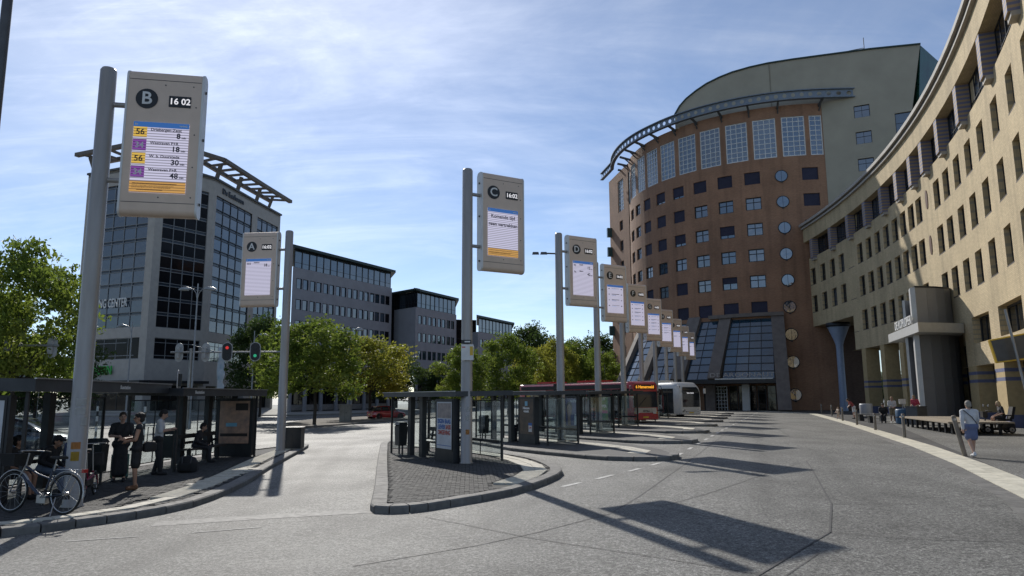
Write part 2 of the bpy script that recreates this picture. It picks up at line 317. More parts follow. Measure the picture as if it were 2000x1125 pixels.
# lane dashes in front of the bays, worn lines at the left
for a, c in (((1098, 951), (1134, 943)), ((1165, 936), (1197, 928)), ((1228, 921), (1250, 915)), ((1272, 909), (1290, 904))): strip(gp([a, c]), .13, .007, 'road_paint', 'lane_dash')
p0, p1 = gnd(1318, 893), gnd(1480, 806); dd = (p1-p0).normalized(); s_ = .6
while s_ < (p1-p0).length:
    strip([p0+dd*s_, p0+dd*(s_+1.0)], .13, .007, 'road_paint', 'lane_dash'); s_ += 2.6
strip(gp([(128, 1058), (272, 1048)]), .07, .006, 'worn_paint', 'lane_dash'); strip(gp([(375, 1041), (510, 1030)]), .07, .006, 'worn_paint', 'lane_dash')
strip(gp([(300, 1024), (480, 1012), (730, 998)]), .5, .004, 'faded_paint', 'worn_stop_band')
# ------------------------------------------------------------------ islands with kerbstones, bricks and ribbed guide tiles
BR = MB().hexa([V((a*(.0985-.003*t), c*(.0485-.003*t), -.06+.06*t)) for t in (0, 1) for a, c in ((-1, -1), (1, -1), (1, 1), (-1, 1))]).mesh('brick', 'paver')
def fine_pieces(parent, name, me, cells, near, limit, bw=.194, bh=.094, mt='paver', rot=0.):
    """cells: (x, y, z) centres; the nearest `limit` are objects, the rest one mesh"""
    cells = sorted(cells, key=near); ca, sa = math.cos(rot), math.sin(rot)
    for i, (x, y, z) in enumerate(cells[:limit]):
        o = link(name, me, parent); o.location = (x, y, z+random.uniform(-.003, .003)); o.rotation_euler = (random.uniform(-.012, .012), random.uniform(-.012, .012), rot)
    b = MB()
    for x, y, z in cells[limit:]:
        h = [(-bw/2, -bh/2), (bw/2, -bh/2), (bw/2, bh/2), (-bw/2, bh/2)]; dz = random.uniform(-.003, .003); k = 1-.012/bh
        P0 = [V((x+u*ca-v*sa, y+u*sa+v*ca, z-.05)) for u, v in h]; P1 = [V((x+(u*ca-v*sa)*.95, y+(u*sa+v*ca)*.95, z+dz)) for u, v in h]
        b.add(P0+P1, [(4, 5, 6, 7), (0, 1, 5, 4), (1, 2, 6, 5), (2, 3, 7, 6), (3, 0, 4, 7)])
    if b.v: tag(b.obj(name+'_field', mt, parent), kind='stuff')
def island(name, pts, h=.13, kw=.3, step=.9, stones=True, fine=None, skip=None, rot=0., smooth=True):
    poly = smooth_closed([V(p[:2]) for p in pts], step) if smooth else [V(p[:2]) for p in pts]
    area = sum(poly[i-1].x*poly[i].y-poly[i].x*poly[i-1].y for i in range(len(poly)))
    if area < 0: poly.reverse()
    inn = inset(poly, kw); b = MB(); n = len(inn); q = inset(poly, kw*.5)
    b.add([(p.x, p.y, g(p.x)+h-(.035 if fine else .004)) for p in q], [tuple(range(n))])
    o = tag(b.obj(name, 'paver_base' if fine else 'paver_tex'), kind='structure')
    kb = MB()
    for i in range(len(poly)):
        j = (i+1) % len(poly); e = .013/max(.05, (poly[j]-poly[i]).length)
        A, B, C, D = poly[i].lerp(poly[j], e), poly[j].lerp(poly[i], e), inn[j].lerp(inn[i], e), inn[i].lerp(inn[j], e); bv = inset(poly, .025)
        A2, B2 = bv[i].lerp(bv[j], e), bv[j].lerp(bv[i], e)
        k = MB() if stones else kb
        lo = [V((*p, g(p.x)-.05)) for p in (A, B, C, D)]; hi = [V((*p, g(p.x)+h)) for p in (A2, B2, C, D)]; md = [V((*p, g(p.x)+h-.025)) for p in (A, B)]
        k.add([lo[0], lo[1], md[1], md[0], hi[0], hi[1], hi[2], hi[3], lo[2], lo[3]], [(0, 1, 2, 3), (3, 2, 5, 4), (4, 5, 6, 7), (1, 8, 6, 5, 2), (0, 3, 4, 7, 9), (8, 9, 7, 6)])
        if stones: k.obj('kerb_stone', 'kerb', o)
    if not stones: kb.obj('kerb', 'kerb', o)
    if fine:
        lim, box = fine; ip = inset(poly, kw+.03); ca, sa = math.cos(rot), math.sin(rot); cells = []
        x0, x1, y0, y1 = box; cx, cy = (x0+x1)/2, (y0+y1)/2; j = 0; v = y0-cy
        while v < y1-cy:
            u = x0-cx+(.1 if j % 2 else 0)
            while u < x1-cx:
                x, y = cx+u*ca-v*sa, cy+u*sa+v*ca
                if inside((x, y), ip) and not (skip and skip(x, y)): cells.append((x, y, g(x)+h-.004))
                u += .2
            v += .1; j += 1
        fine_pieces(o, 'brick', BR, cells, lambda c: c[0]**2+c[1]**2, lim, rot=rot)
    o['poly'] = 0; del o['poly']; return o, poly
brickmat('paver_tex', (.08, .077, .073), (.06, .058, .056), (.035, .034, .033), .2, .1, .75, msize=.007, uv=False)
def tile_mesh(a, c, ribs, mt):
    b = MB(); b.box((0, 0, -.03), (a, c, .06))
    for i in range(ribs): b.box((-a/2+a*(i+.5)/ribs, 0, .002), (a/ribs*.5, c*.94, .006))
    return b.mesh('guide_tile', mt)
TL = tile_mesh(.29, .29, 0, 'tactile'); TR = tile_mesh(.29, .29, 5, 'tactile')
def tile_run(parent, pts, rows, h, ribbed, name='guide_tile'):
    """rows of 0.3 m tiles that follow a line"""
    pts = [V(p[:2]) for p in pts]; out = []
    for i in range(len(pts)-1):
        a, c = pts[i], pts[i+1]; t = (c-a).normalized(); nrm = V((-t.y, t.x)); L_ = (c-a).length; k = max(1, round(L_/.3))
        for j in range(k):
            for r in range(rows):
                p = a+t*(L_*(j+.5)/k)+nrm*(.3*(r+.5)); o = link(name, TR if ribbed else TL, parent)
                o.location = (p.x, p.y, g(p.x)+h+.004+random.uniform(0, .003)); o.rotation_euler = (0, 0, math.atan2(t.y, t.x)+random.uniform(-.01, .01)); o.scale = (L_/k/.3, 1, 1); out.append((p.x, p.y))
    return out
def resample(pts, step):
    out = [V(pts[0][:2])]; pts = [V(p[:2]) for p in pts]
    for i in range(len(pts)-1):
        k = max(1, round((pts[i+1]-pts[i]).length/step)); out += [pts[i].lerp(pts[i+1], (j+1)/k) for j in range(k)]
    return out
# gutter beside the plaza edge is laid below
# island C (in front of the shelter C)
IC = [(-2.5, 13.3), (-1.85, 13.25), (-1.17, 13.84), (-.02, 15.19), (.8, 17.04), (1.26, 18.81), (1.19, 20.55), (.76, 22.74), (-.03, 24.69), (-1.14, 26.57), (-3.4, 30.4), (-5.2, 33.4), (-5.9, 33.2), (-5.1, 28.), (-3.9, 21.02), (-3.08, 16.39), (-2.72, 14.2)]
arcC = resample([(.12, 16.1), (.6, 17.4), (.88, 18.9), (.8, 20.4), (.42, 22.2), (-.28, 24.2), (-1.3, 26.2), (-3.2, 29.4), (-4.4, 31.4)], .9)
tC = []
def skipC(x, y):
    for i in range(len(arcC)-1):
        a, c = arcC[i], arcC[i+1]; t = (c-a); s = max(0, min(1, (V((x, y))-a).dot(t)/t.dot(t))); q = a+t*s; n = V((-t.y, t.x)).normalized(); d = (V((x, y))-q).dot(n)
        if (V((x, y))-q).length < .66 and -.06 < d: return True
    return False
isC, polyC = island('traffic_island', IC, fine=(300, (-7, 3, 12, 35)), skip=skipC, rot=.06)
tile_run(isC, arcC[:6], 2, .13, True); tile_run(isC, arcC[5:], 2, .13, False)
# left island with the stop B and A
IL = [(-9.2, 11.1), (-8.08, 11.74), (-7.35, 12.5), (-6.75, 13.3), (-6.3, 14.6), (-6.4, 16.8), (-6.75, 19.2), (-7.3, 22.), (-8.2, 27.5), (-9.0, 32.2), (-9.3, 33.), (-9.7, 32.9), (-10.8, 30.2), (-11.6, 26), (-12.3, 20), (-12.6, 14), (-12.2, 11.2), (-10.8, 10.7)]
lineL = resample([(-9.3, 11.75), (-8.3, 12.25), (-7.6, 12.9), (-7.05, 13.8), (-6.85, 15.2), (-6.95, 17.2), (-7.3, 19.6), (-7.75, 22.), (-8.3, 25), (-9., 30.)], .9)
def skipL(x, y):
    if x < -11.6 or y > 27: return True
    for i in range(len(lineL)-1):
        a, c = lineL[i], lineL[i+1]; t = (c-a); s = max(0, min(1, (V((x, y))-a).dot(t)/t.dot(t))); q = a+t*s; n = V((-t.y, t.x)).normalized(); d = (V((x, y))-q).dot(n); w_ = .66 if i > 3 else .36
        if (V((x, y))-q).length < w_ and -.06 < d: return True
    return False
isL, polyL = island('traffic_island', IL, fine=(300, (-13.5, -5.5, 10, 28)), skip=skipL, rot=.3)
tile_run(isL, lineL[:6], 1, .13, False); tile_run(isL, lineL[5:], 2, .13, True)
for k in range(7):          # white slabs laid across the platform
    a = V((-7.75-.03*k, 17.4+.62*k)); tile_run(isL, [a, a+V((.62, -.1))], 1, .134, False)
# islands of the bays D to K: the same sawtooth again and again
BAY = V((2.415, 7.115)); AX = V((.5, -.866)); NX = V((.866, .5))
ID = [(-3.9, 35.3), (-1.71, 31.88), (-.03, 27.4), (1.66, 24.4), (2.9, 22.6), (4.3, 22.0), (5.1, 22.6), (5.3, 24.), (5.1, 26.2), (4.1, 29.2), (2.4, 32.3), (.4, 35.8), (-1.5, 39.2), (-3.4, 39.6), (-4.6, 38.)]
ISL = []
for k in range(8):
    P = [(V(p)+BAY*k) for p in ID]; o, pl = island('traffic_island', P, step=1.2 if k < 2 else 2.0, stones=k < 2, kw=.3); ISL.append(o)
    q = resample([V(p)+BAY*k for p in [(4.2, 23.3), (4.6, 24.4), (4.3, 26.2), (3.4, 28.6), (1.8, 31.6), (-.2, 35.2)]], .9)
    if k < 2: tile_run(o, q, 2, .13, False)
    else: strip([p+V((.0, .3)) for p in q], .6, .13+.004, 'tactile', 'guide_strip', o)
# far kerbed verge with the street trees and the cabinet
b = MB(); VG = [V(p[:2]) for p in gp([(548, 838), (600, 836), (690, 829), (800, 820), (905, 813), (905, 806), (770, 811), (640, 818), (560, 828)])]
vg, _ = island('verge', VG, h=.12, kw=.2, step=3, stones=False); vg.data.materials.clear(); vg.data.materials.append(MT['soil'])
# pavement along the far buildings
b = MB(); b.prism([(-140, 104), (-50, 96), (-27, 96), (-20, 112), (30, 160), (30, 240), (-140, 240)], -.35, -.14); tag(b.obj('pavement', 'concrete_slab'), kind='structure')
# ------------------------------------------------------------------ plaza on the right
plz_edge = [V(p[:2]) for p in gp([(1480, 803), (1580, 808), (1640, 825), (1700, 845), (1780, 872), (1860, 905), (1930, 940), (2000, 975)])]+[V((6.9, 9.)), V((4.6, 4.5)), V((2.5, -4))]
edge = resample(plz_edge, .55); b = MB()
brickmat('plaza_pavers', (.085, .083, .08), (.058, .057, .056), (.03, .03, .03), .21, .105, .75, msize=.007, uv=False, dirt=.3)
def pz(p): return g(p[0])+.016
inn = []
for i, p in enumerate(edge):
    t = (edge[min(i+1, len(edge)-1)]-edge[max(i-1, 0)]).normalized(); inn.append(p+V((-t.y, t.x))*.72)
pv = [(*p, pz(p)) for p in inn]; far = [(60, -6, .216), (60, 130, .216), (26, 130, .216)]
b.add(pv+far, [tuple(range(len(pv)+3))]); plaza = tag(b.obj('plaza', 'plaza_pavers'), kind='structure')
for i in range(len(edge)-1):
    a, c, d, e = edge[i], edge[i+1], inn[i+1], inn[i]; k = MB(); s = .02
    if a.y < 2: continue
    for (u0, u1) in ((0, .5), (.5, 1.)):
        q = [a.lerp(e, u0), c.lerp(d, u0), c.lerp(d, u1), a.lerp(e, u1)]; ctr = sum(q, V((0, 0)))/4; q = [x.lerp(ctr, s) for x in q]
        k.hexa([V((*x, g(x.x)-.05)) for x in q]+[V((*x, g(x.x)+.022+random.uniform(0, .004))) for x in q])
        if a.y > 30 and u0 == 0: continue
        k.obj('edge_slab', 'edge_slab', plaza); k = MB()
for i in range(0, len(edge)-1):
    a, c = edge[i], edge[i+1]
    if a.y < 6 or a.y > 45: continue
    t = (c-a).normalized(); n_ = V((t.y, -t.x))*.34; q = [a.lerp(c, .01), c.lerp(a, .01), c.lerp(a, .01)+n_, a.lerp(c, .01)+n_]; MB().hexa([V((*x, g(x.x)-.04)) for x in q][::-1]+[V((*x, g(x.x)+.008+random.uniform(0, .004))) for x in q][::-1]).obj('gutter_slab', 'kerb', plaza)
cells = []; ca, sa = math.cos(-.5), math.sin(-.5); j = 0; v = -12.
while v < 12:
    u = -9+(.1 if j % 2 else 0)
    while u < 12:
        x, y = 14+u*ca-v*sa, 18+u*sa+v*ca
        if 6 < y < 26 and x/y < .76 and x > 0:
            dmin = min((V((x, y))-p).length for p in inn[::2])
            if dmin > .55 and inside((x, y), [V(p[:2]) for p in pv+far]) and y < 17: cells.append((x, y, pz((x, y))+.004))
        u += .2
    v += .1; j += 1
fine_pieces(plaza, 'brick', BR, cells, lambda c: c[0]**2+c[1]**2, 300, rot=-.5)
for a, c in (((1730, 880), (2000, 900)), ((1800, 907), (2000, 925)), ((1860, 928), (2000, 942)), ((1780, 866), (2000, 880))):   # pale lines set in the paving
    p, q = gnd(*a, .016), gnd(*c, .016); n = V((q.y-p.y, p.x-q.x)).normalized()*.05; k = MB()
    if inside(p[:2], [V(x[:2]) for x in pv+far]): k.add([(p.x+n.x, p.y+n.y, pz(p)+.012), (p.x-n.x, p.y-n.y, pz(p)+.012), (q.x-n.x, q.y-n.y, pz(q)+.012), (q.x+n.x, q.y+n.y, pz(q)+.012)], [(3, 2, 1, 0)]); k.obj('pale_line', 'worn_paint', plaza)
# ------------------------------------------------------------------ building materials
brickmat('yellow_brick', (.62, .485, .275), (.5, .385, .215), (.39, .33, .23), .26, .09, .85, msize=.014, dirt=.2)
brickmat('brown_brick', (.37, .19, .108), (.285, .14, .08), (.25, .175, .12), .24, .08, .85, msize=.012, dirt=.22)
mat('cream_panel', (.38, .355, .285), .8, var=.08, scale=.3, bump=.1, bscale=20); mat('cream_dirty', (.3, .28, .22), .85, var=.15, scale=.5)
mat('stone', (.42, .395, .36), .75, var=.08, scale=1.2, bump=.15, bscale=30); mat('grey_render', (.34, .34, .365), .85, var=.08, scale=.6, bump=.1, bscale=40)
mat('grey_trim', (.1, .105, .11), .6, .2); mat('green_roof', (.03, .055, .05), .5, .3); mat('ring_blue', (.2, .235, .28), .5, .4, var=.12)
mat('frame_dark', (.022, .026, .034), .45, .2); mat('frame_light', (.66, .68, .68), .5, .1); mat('blind_blue', (.022, .022, .05), .75, var=.1, scale=2, rnd=.15)
mat('blue_paint', (.28, .35, .48), .45, var=.08); mat('band_blue', (.13, .145, .25), .7); mat('pier_stone', (.18, .155, .14), .75, var=.15, scale=1.5)
mat('cladding', (.3, .31, .33), .5, .3, var=.08, scale=.6); mat('canopy_metal', (.52, .52, .5), .5, .2, var=.06); mat('concrete', (.3, .29, .27), .85, var=.15, scale=2, bump=.2)
mat('black_sign', (.012, .012, .013), .5); mat('green_letters', (.03, .42, .06), .5); mat('dark_void', (.012, .012, .013), .9); mat('logo_green', (.03, .3, .17), .5)
mat('sill', (.06, .05, .045), .6); mat('plate_brown', (.12, .06, .035), .5); mat('lit_room', (.5, .43, .3), .8)
glassmat('office_glass', (.014, .018, .024), .05, .45, .45, .02, (.1, .13, .17)); glassmat('tower_glass', (.012, .03, .055), .03, .6, .5, .015, (.03, .06, .1), 1.9); glassmat('tower_glass_dark', (.012, .012, .014), .06, .12, .35, .01, (.035, .035, .04))
glassmat('sky_glass', (.02, .045, .075), .03, .8, .3, .012, (.07, .12, .17), 2.1); glassmat('shop_glass', (.012, .013, .014), .05, .35, .4, .01, (.06, .05, .04)); glassmat('blue_glass', (.025, .07, .12), .05, .8, .5, .01, (.05, .12, .18), 1.9)
def stripes(name, ca, cb, freq):
    m = mat(name, ca, .7); t = m.node_tree; b = t.nodes['Principled BSDF']; wv = t.nodes.new('ShaderNodeTexWave'); wv.bands_direction = 'Z'; wv.inputs['Scale'].default_value = freq; wv.inputs['Distortion'].default_value = 0
    tc = t.nodes.new('ShaderNodeTexCoord'); t.links.new(tc.outputs['Object'], wv.inputs['Vector']); r = t.nodes.new('ShaderNodeMath'); r.operation = 'GREATER_THAN'; r.inputs[1].default_value = .5; t.links.new(wv.outputs['Fac'], r.inputs[0])
    mx = t.nodes.new('ShaderNodeMix'); mx.data_type = 'RGBA'; mx.inputs[6].default_value = (*ca, 1); mx.inputs[7].default_value = (*cb, 1); t.links.new(r.outputs[0], mx.inputs[0]); t.links.new(mx.outputs[2], b.inputs['Base Color'])
stripes('striped_brick', (.36, .27, .17), (.16, .17, .27), 1.15)
WM = {}
def win_meshes(w, h, nx, ny, fr='frame_dark', gl='office_glass', ft=.07, bar=.045, dp=.08, offs=None):
    k = (w, h, nx, ny, fr, gl, ft)
    if k not in WM:
        b = MB()
        for x in (-w/2+ft/2, w/2-ft/2): b.box((x, 0, 0), (ft, h, dp))
        for y in (-h/2+ft/2, h/2-ft/2): b.box((0, y, .003), (w-2*ft-.002, ft, dp-.01))
        for i in range(1, nx): b.box((-w/2+w*i/nx, 0, .002), (bar, h-2*ft-.002, dp-.02))
        for j in range(1, ny): b.box((0, -h/2+h*(offs[j-1] if offs else j/ny), -.004), (w-2*ft-.002, bar, dp-.03))
        WM[k] = (b.mesh('window', fr), MB().add([(-w/2, -h/2, 0), (w/2, -h/2, 0), (w/2, h/2, 0), (-w/2, h/2, 0)], [(0, 1, 2, 3)]).mesh('pane', gl))
    return WM[k]
def put_window(parent, mx, w, h, nx, ny, fr='frame_dark', gl='office_glass', sill=None, blind=0., name='window', **kw):
    f, p = win_meshes(w, h, nx, ny, fr, gl, **kw); o = link(name, f, parent, mx); q = link('pane', p, o, M.Translation((0, 0, -.02)) @ M.Rotation(random.uniform(-.012, .012), 4, 'X') @ M.Rotation(random.uniform(-.012, .012), 4, 'Y'))
    if blind:
        k = ('blind', w, h, blind)
        if k not in WM: WM[k] = MB().box((0, h/2-h*blind/2-.01, .055), (w-.04, h*blind-.03, .02)).mesh('blind', 'blind_blue')
        link('blind', WM[k], o)
    if sill:
        k = ('sill', w)
        if k not in WM: WM[k] = MB().box((0, -h/2-.03, .14), (w+.12, .06, .34)).mesh('sill', 'sill')
        link('sill', WM[k], o)
    return o
# ------------------------------------------------------------------ long curved yellow brick building
CY, RY = V((-99.9, 91.6)), 137.2
def SY(u, w, d):
    t = u/RY; r = RY+d; return V((CY.x+r*math.cos(t), CY.y+r*math.sin(t), w))
B0 = V((30, 60, .25)); yb = thing('office_building', 'long curved yellow brick office building with rows of dark windows at right', 'building', B0)
def WY(u, w, d): t = u/RY; return M.Translation(-B0) @ frame(SY(u, w, d), (math.sin(t), -math.cos(t), 0), (0, 0, 1))
UW = [-4.2, -7.3, -10.3, -13.2, -16.1, -18.9, -21.55, -24.2, -26.8, -29.4, -31.8, -34.15, -36.35, -41.4, -44., -46.95, -50., -53.3, -57., -60.9, -64.8, -68.7]
U3 = [u for u in UW if u < -16]
def ul(a, b_, s=2.2): n = max(1, round((b_-a)/s)); return [a+(b_-a)*i/n for i in range(n+1)]
b = MB(); hw = [(u-.8, u+.8, z-1., z+1.) for u in UW for z in (16.55, 13.15)]; h3 = [(u-.8, u+.8, 8.65, 10.65) for u in U3]
PIL = [-5.4, -11.4, -17., -22.4, -27.5, -32.2, -36.4, -39.9, -44.6, -50.4, -57.4, -64.5]
UE = 3.5; UN = -72.
wall(b, SY, ul(-15.5, UE), [10.4, 18.9], [h for h in hw if h[0] > -15.5], .32)
wall(b, SY, ul(-44.9, -15.5), [6.75, 18.9], [h for h in hw+h3 if -44.9 < h[0] and h[1] < -15.3], .32)
BW = [(-51., -46.95, 5.2, 6.85, .5), (-58.4, -53.15, 5.2, 6.85, .5), (-65.6, -60.5, 5.2, 6.85, .5)]
wall(b, SY, ul(UN, -44.9), [3.8, 18.9], [h for h in hw+h3 if h[1] < -44.9]+BW, .32)
wall(b, lambda u, w, d: SY(u, w, d-.5), ul(UN, UE), [21.0, 23.0], [])
for u0, u1 in zip(ul(UN, UE)[:-1], ul(UN, UE)[1:]):         # soffit and sill of the top strip, its back, the roof
    for z, d0, d1 in ((18.9, 0, .3), (21.0, -.5, .3), (23.0, -.5, 14)): b.add([SY(u0, z, d0), SY(u1, z, d0), SY(u1, z, d1), SY(u0, z, d1)], [(0, 1, 2, 3)], uvs=[[(0, 0), (2, 0), (2, 1), (0, 1)]])
    b.add([SY(u0, 18.9, .3), SY(u1, 18.9, .3), SY(u1, 21.0, .3), SY(u0, 21.0, .3)], [(0, 1, 2, 3)], uvs=[[(u0, 0), (u1, 0), (u1, 2), (u0, 2)]])
    zb = 10.4 if u0 > -15.6 else (6.75 if u0 > -45 else 3.8)
    b.add([SY(u0, zb, 0), SY(u1, zb, 0), SY(u1, zb, 14), SY(u0, zb, 14)], [(0, 1, 2, 3)], uvs=[[(0, 0), (2, 0), (2, 14), (0, 14)]])
    b.add([SY(u0, zb, 14), SY(u1, zb, 14), SY(u1, 23.0, 14), SY(u0, 23.0, 14)], [(0, 1, 2, 3)], uvs=[[(u0, 0), (u1, 0), (u1, 15), (u0, 15)]])
for u, z0 in ((UE, 10.4), (UN, .2), (-15.5, 6.75)):
    z1 = 23.0 if u != -15.5 else 10.4; b.add([SY(u, z0, 0), SY(u, z0, 14), SY(u, z1, 14), SY(u, z1, 0)], [(0, 1, 2, 3)], uvs=[[(0, z0), (14, z0), (14, z1), (0, z1)]])
b.obj('facade', 'yellow_brick', yb, B0)
def arcbox(u0, u1, z0, z1, d0, d1, n=1, b=None):
    b = b or MB()
    for i in range(n):
        a, c = u0+(u1-u0)*i/n, u0+(u1-u0)*(i+1)/n
        p = [SY(a, z0, d0), SY(c, z0, d0), SY(c, z0, d1), SY(a, z0, d1)]; q = [SY(a, z1, d0), SY(c, z1, d0), SY(c, z1, d1), SY(a, z1, d1)]; b.hexa(p+q)
    return b
arcbox(UN, UE, 23.0, 23.3, -.95, .3, 34).obj('cornice', 'stone', yb, B0); arcbox(UN, UE, 22.65, 22.85, -.75, -.502, 34).obj('cornice_moulding', 'stone', yb, B0)
for u in UW:
    for z in (16.55, 13.15)+((9.65,) if u in U3 else ()): put_window(yb, WY(u, z, .3), 1.6, 2., 2, 2, sill=True, offs=[.36])
for i, u in enumerate(PIL):
    o = arcbox(u-.42, u+.42, 18.6, 20.995, -.48, .29, b=MB()).obj('pilaster', 'striped_brick', yb, B0)
    arcbox(u-.45, u+.45, 18.38, 18.595, -.36, -.003).obj('corbel', 'stone', o, V((0, 0, 0))+B0)
    if i: c = (u+PIL[i-1])/2; wd = abs(u-PIL[i-1])-1.1; put_window(yb, WY(c, 19.95, .24), round(wd+.25, 2), 2.08, max(2, round(wd/1.1)), 2, offs=[.3], ft=.09)
for (u0, u1, z0, z1, _) in BW: put_window(yb, WY((u0+u1)/2, (z0+z1)/2, .45), u1-u0, z1-z0, 3, 1, ft=.12, gl='shop_glass')
for z in (16.8, 13.25):
    e = MB().tube([(0, 0, -.02), (0, 0, .05)], .5, 20, sm=False); link('oval_plate', e.mesh('oval_plate', 'plate_brown'), yb, WY(-38.75, z, 0) @ M.Diagonal((.6, 1.5, 1, 1)))
for u, wd, zt, dp in [(-45.92, 1.95, 3.8, 1.3), (-52.08, 2.1, 3.8, 1.3), (-59.45, 2.05, 3.8, 1.3), (-66.5, 2.0, 3.8, 1.3), (-17.7, 1.15, 6.74, 1.3), (-23., 1.15, 6.74, 1.3), (-28.3, 1.15, 6.74, 1.3), (-33.4, 1.15, 6.74, 1.3), (-39., 1.15, 6.74, 1.3)]:
    o = arcbox(u-wd/2, u+wd/2, .0, zt-.002, .003, dp).obj('pillar', 'yellow_plain', yb, B0) if 'yellow_plain' in MT else None
    if o is None: mat('yellow_plain', (.46, .35, .18), .85, var=.1, scale=4, bump=.2, bscale=80); o = arcbox(u-wd/2, u+wd/2, .0, zt-.002, .003, dp).obj('pillar', 'yellow_plain', yb, B0)
    for z0, z1 in ((0.0, .75), (2.6, 2.8), (3.1, 3.3)): arcbox(u-wd/2-.006, u+wd/2+.006, z0+.15, z1+.15, -.004, dp+.006).obj('band', 'band_blue', o, B0)
# recessed shop fronts behind the near pillars
sh = [(-51., -46.95), (-58.4, -53.15), (-65.5, -60.5), (-44.9, -41)]
for u0, u1 in sh:
    put_window(yb, WY((u0+u1)/2, 1.9, 2.1), u1-u0+1.6, 3.4, 4, 2, gl='shop_glass', ft=.12, offs=[.72], name='shopfront')
    arcbox(u0, u1, 2.95, 3.79, .9, 1.1).obj('shop_sign_board', 'black_sign', yb, B0)
link('shop_lettering', textmesh('STARBUCKS', .42, 'white_print', .008), yb, WY(-49.0, 3.35, .88))
d_ = MB().tube([(0, 0, 0), (0, 0, .1)], .62, 28, sm=False).obj('round_shop_sign', 'logo_green', yb, mx=WY(-57.2, 3.1, .7)); MB().ring((0, 0, .1), .44, .035, (0, 0, 1)).obj('round_sign_rim', 'white_print', d_)
arcbox(-72, -19, .1, 6.74, 9.0, 9.3, 18).obj('lobby_wall', 'shop_glass', yb, B0); arcbox(-12, 3.4, .1, 10.38, 12., 12.3, 6).obj('rear_wall', 'cream_dirty', yb, B0) if False else None
# blue funnel column under the far end
p = gnd(1649, 803); p.z = .2; fc = thing('funnel_column', 'blue round column that widens into a funnel under the yellow building', 'column', p)
MB().lathe([(.46, 0), (.44, .4), (.4, 1.5), (.38, 7.0), (.4, 7.6), (.62, 8.3), (1.12, 9.55), (1.2, 9.7)], 32).obj('shaft', 'blue_paint', fc); MB().lathe([(1.2, 9.705), (1.32, 9.71), (1.32, 10.18), (0, 10.18)], 32).obj('capital_disc', 'frame_dark', fc)
fc2 = thing('round_column', 'dark blue round column standing among the arcade pillars', 'column', SY(-20.3, .2, 4.5)); MB().lathe([(.55, 0), (.5, .5), (.5, 6.5)], 24).obj('shaft', 'blue_paint', fc2)
# ------------------------------------------------------------------ round brick building
CD, RD = V((40.71, 109.96)), 21.88; B1 = V((40.7, 109.9, .2))
rb = thing('round_building', 'round brown brick office building with tall gridded top windows and blue blinds', 'building', B1)
def SD(u, w, d): t = u/RD; r = RD-d; return V((CD.x+r*math.cos(t), CD.y+r*math.sin(t), w))
def dg(a): return R(a)*RD
def WD(a, w, d): t = R(a); n = V((math.cos(t), math.sin(t), 0)); return M.Translation(-B1) @ frame(CD.to_3d()+n*(RD-d)+V((0, 0, w)), (-math.sin(t), math.cos(t), 0), (0, 0, 1))
cols = [-115.35, -124.6, -133.85, -143.1, -152.2, -161.2, -169.6, -177.4, -186.5]; rows = [30, 26.6, 23.2, 19.8, 16.4, 13.0]
hs = [(dg(a)-.98, dg(a)+.98, z-.82, z+.82) for a in cols for z in rows]+[(dg(-96.8)-1., dg(-96.8)+1., z-.82, z+.82) for z in rows[:3]]
TW = [(-97.6, -105.), (-106.9, -114.3), (-116.2, -123.5), (-125.5, -132.9), (-134.8, -142.1), (-144., -151.2), (-153.2, -160.2), (-162., -168.6), (-171, -177.6), (-180, -187)]
hs += [(dg(b_), dg(a), 32.45, 37.75) for a, b_ in TW]+[(dg(-96.1), dg(-91.9), 32.45, 37.75)]
b = MB(); wall(b, SD, [dg(a) for a in np.arange(-290, -91, 3.)]+[dg(-91.6)], [0, 6, 12.5, 39.35], hs, .28)
n = 40; b.add([SD(dg(-290+198.4*i/n), 39.35, 0) for i in range(n+1)], [tuple(range(n+1))])
b.add([SD(dg(-91.6), 0, 0), SD(dg(-290), 0, 0), SD(dg(-290), 39.35, 0), SD(dg(-91.6), 39.35, 0)], [(0, 1, 2, 3)])
b.obj('brick_wall', 'brown_brick', rb, B1)
# straight flank that carries on behind the left end of the curve
fp, fq = V((18.82, 111.9)), V((17.15, 122.)); ft_ = (fq-fp).normalized(); fn_ = V((ft_.y, -ft_.x))
def SF(u, w, d): q = fp+ft_*u+fn_*d; return V((q.x, q.y, w))
b = MB(); wall(b, SF, [0, (fq-fp).length], [0, 39.3], [(3.2, 4.9, z-.82, z+.82) for z in rows]+[(2.4, 5.4, 32.45, 37.75)], .28); b.add([SF(0, 39.3, 0), SF(10.2, 39.3, 0), V((30, 123, 39.3)), V((30, 112, 39.3))], [(0, 1, 2, 3)]); b.add([SF(10.2, 0, 0), V((30, 123, 0)), V((30, 123, 39.3)), SF(10.2, 39.3, 0)], [(0, 1, 2, 3)]); b.obj('flank_wall', 'brown_brick', rb, B1)
for z in rows: put_window(rb, M.Translation(-B1) @ frame(SF(4.05, z, .24), (-ft_.x, -ft_.y, 0), (0, 0, 1)), 1.7, 1.64, 2, 2, gl='sky_glass', offs=[.62])
put_window(rb, M.Translation(-B1) @ frame(SF(3.9, 35.1, .2), (-ft_.x, -ft_.y, 0), (0, 0, 1)), 3., 5.3, 4, 8, fr='frame_light', gl='sky_glass', ft=.13, bar=.085, name='tall_window')
for z in rows: MB().box((0, 0, 0), (.5, 1.6, .9)).obj('bay_window', 'green_glass_box' if 'green_glass_box' in MT else mat('green_glass_box', (.05, .1, .1), .2), rb, mx=M.Translation(-B1) @ frame(SF(9.4, z, -.35), (-ft_.x, -ft_.y, 0), (0, 0, 1)))
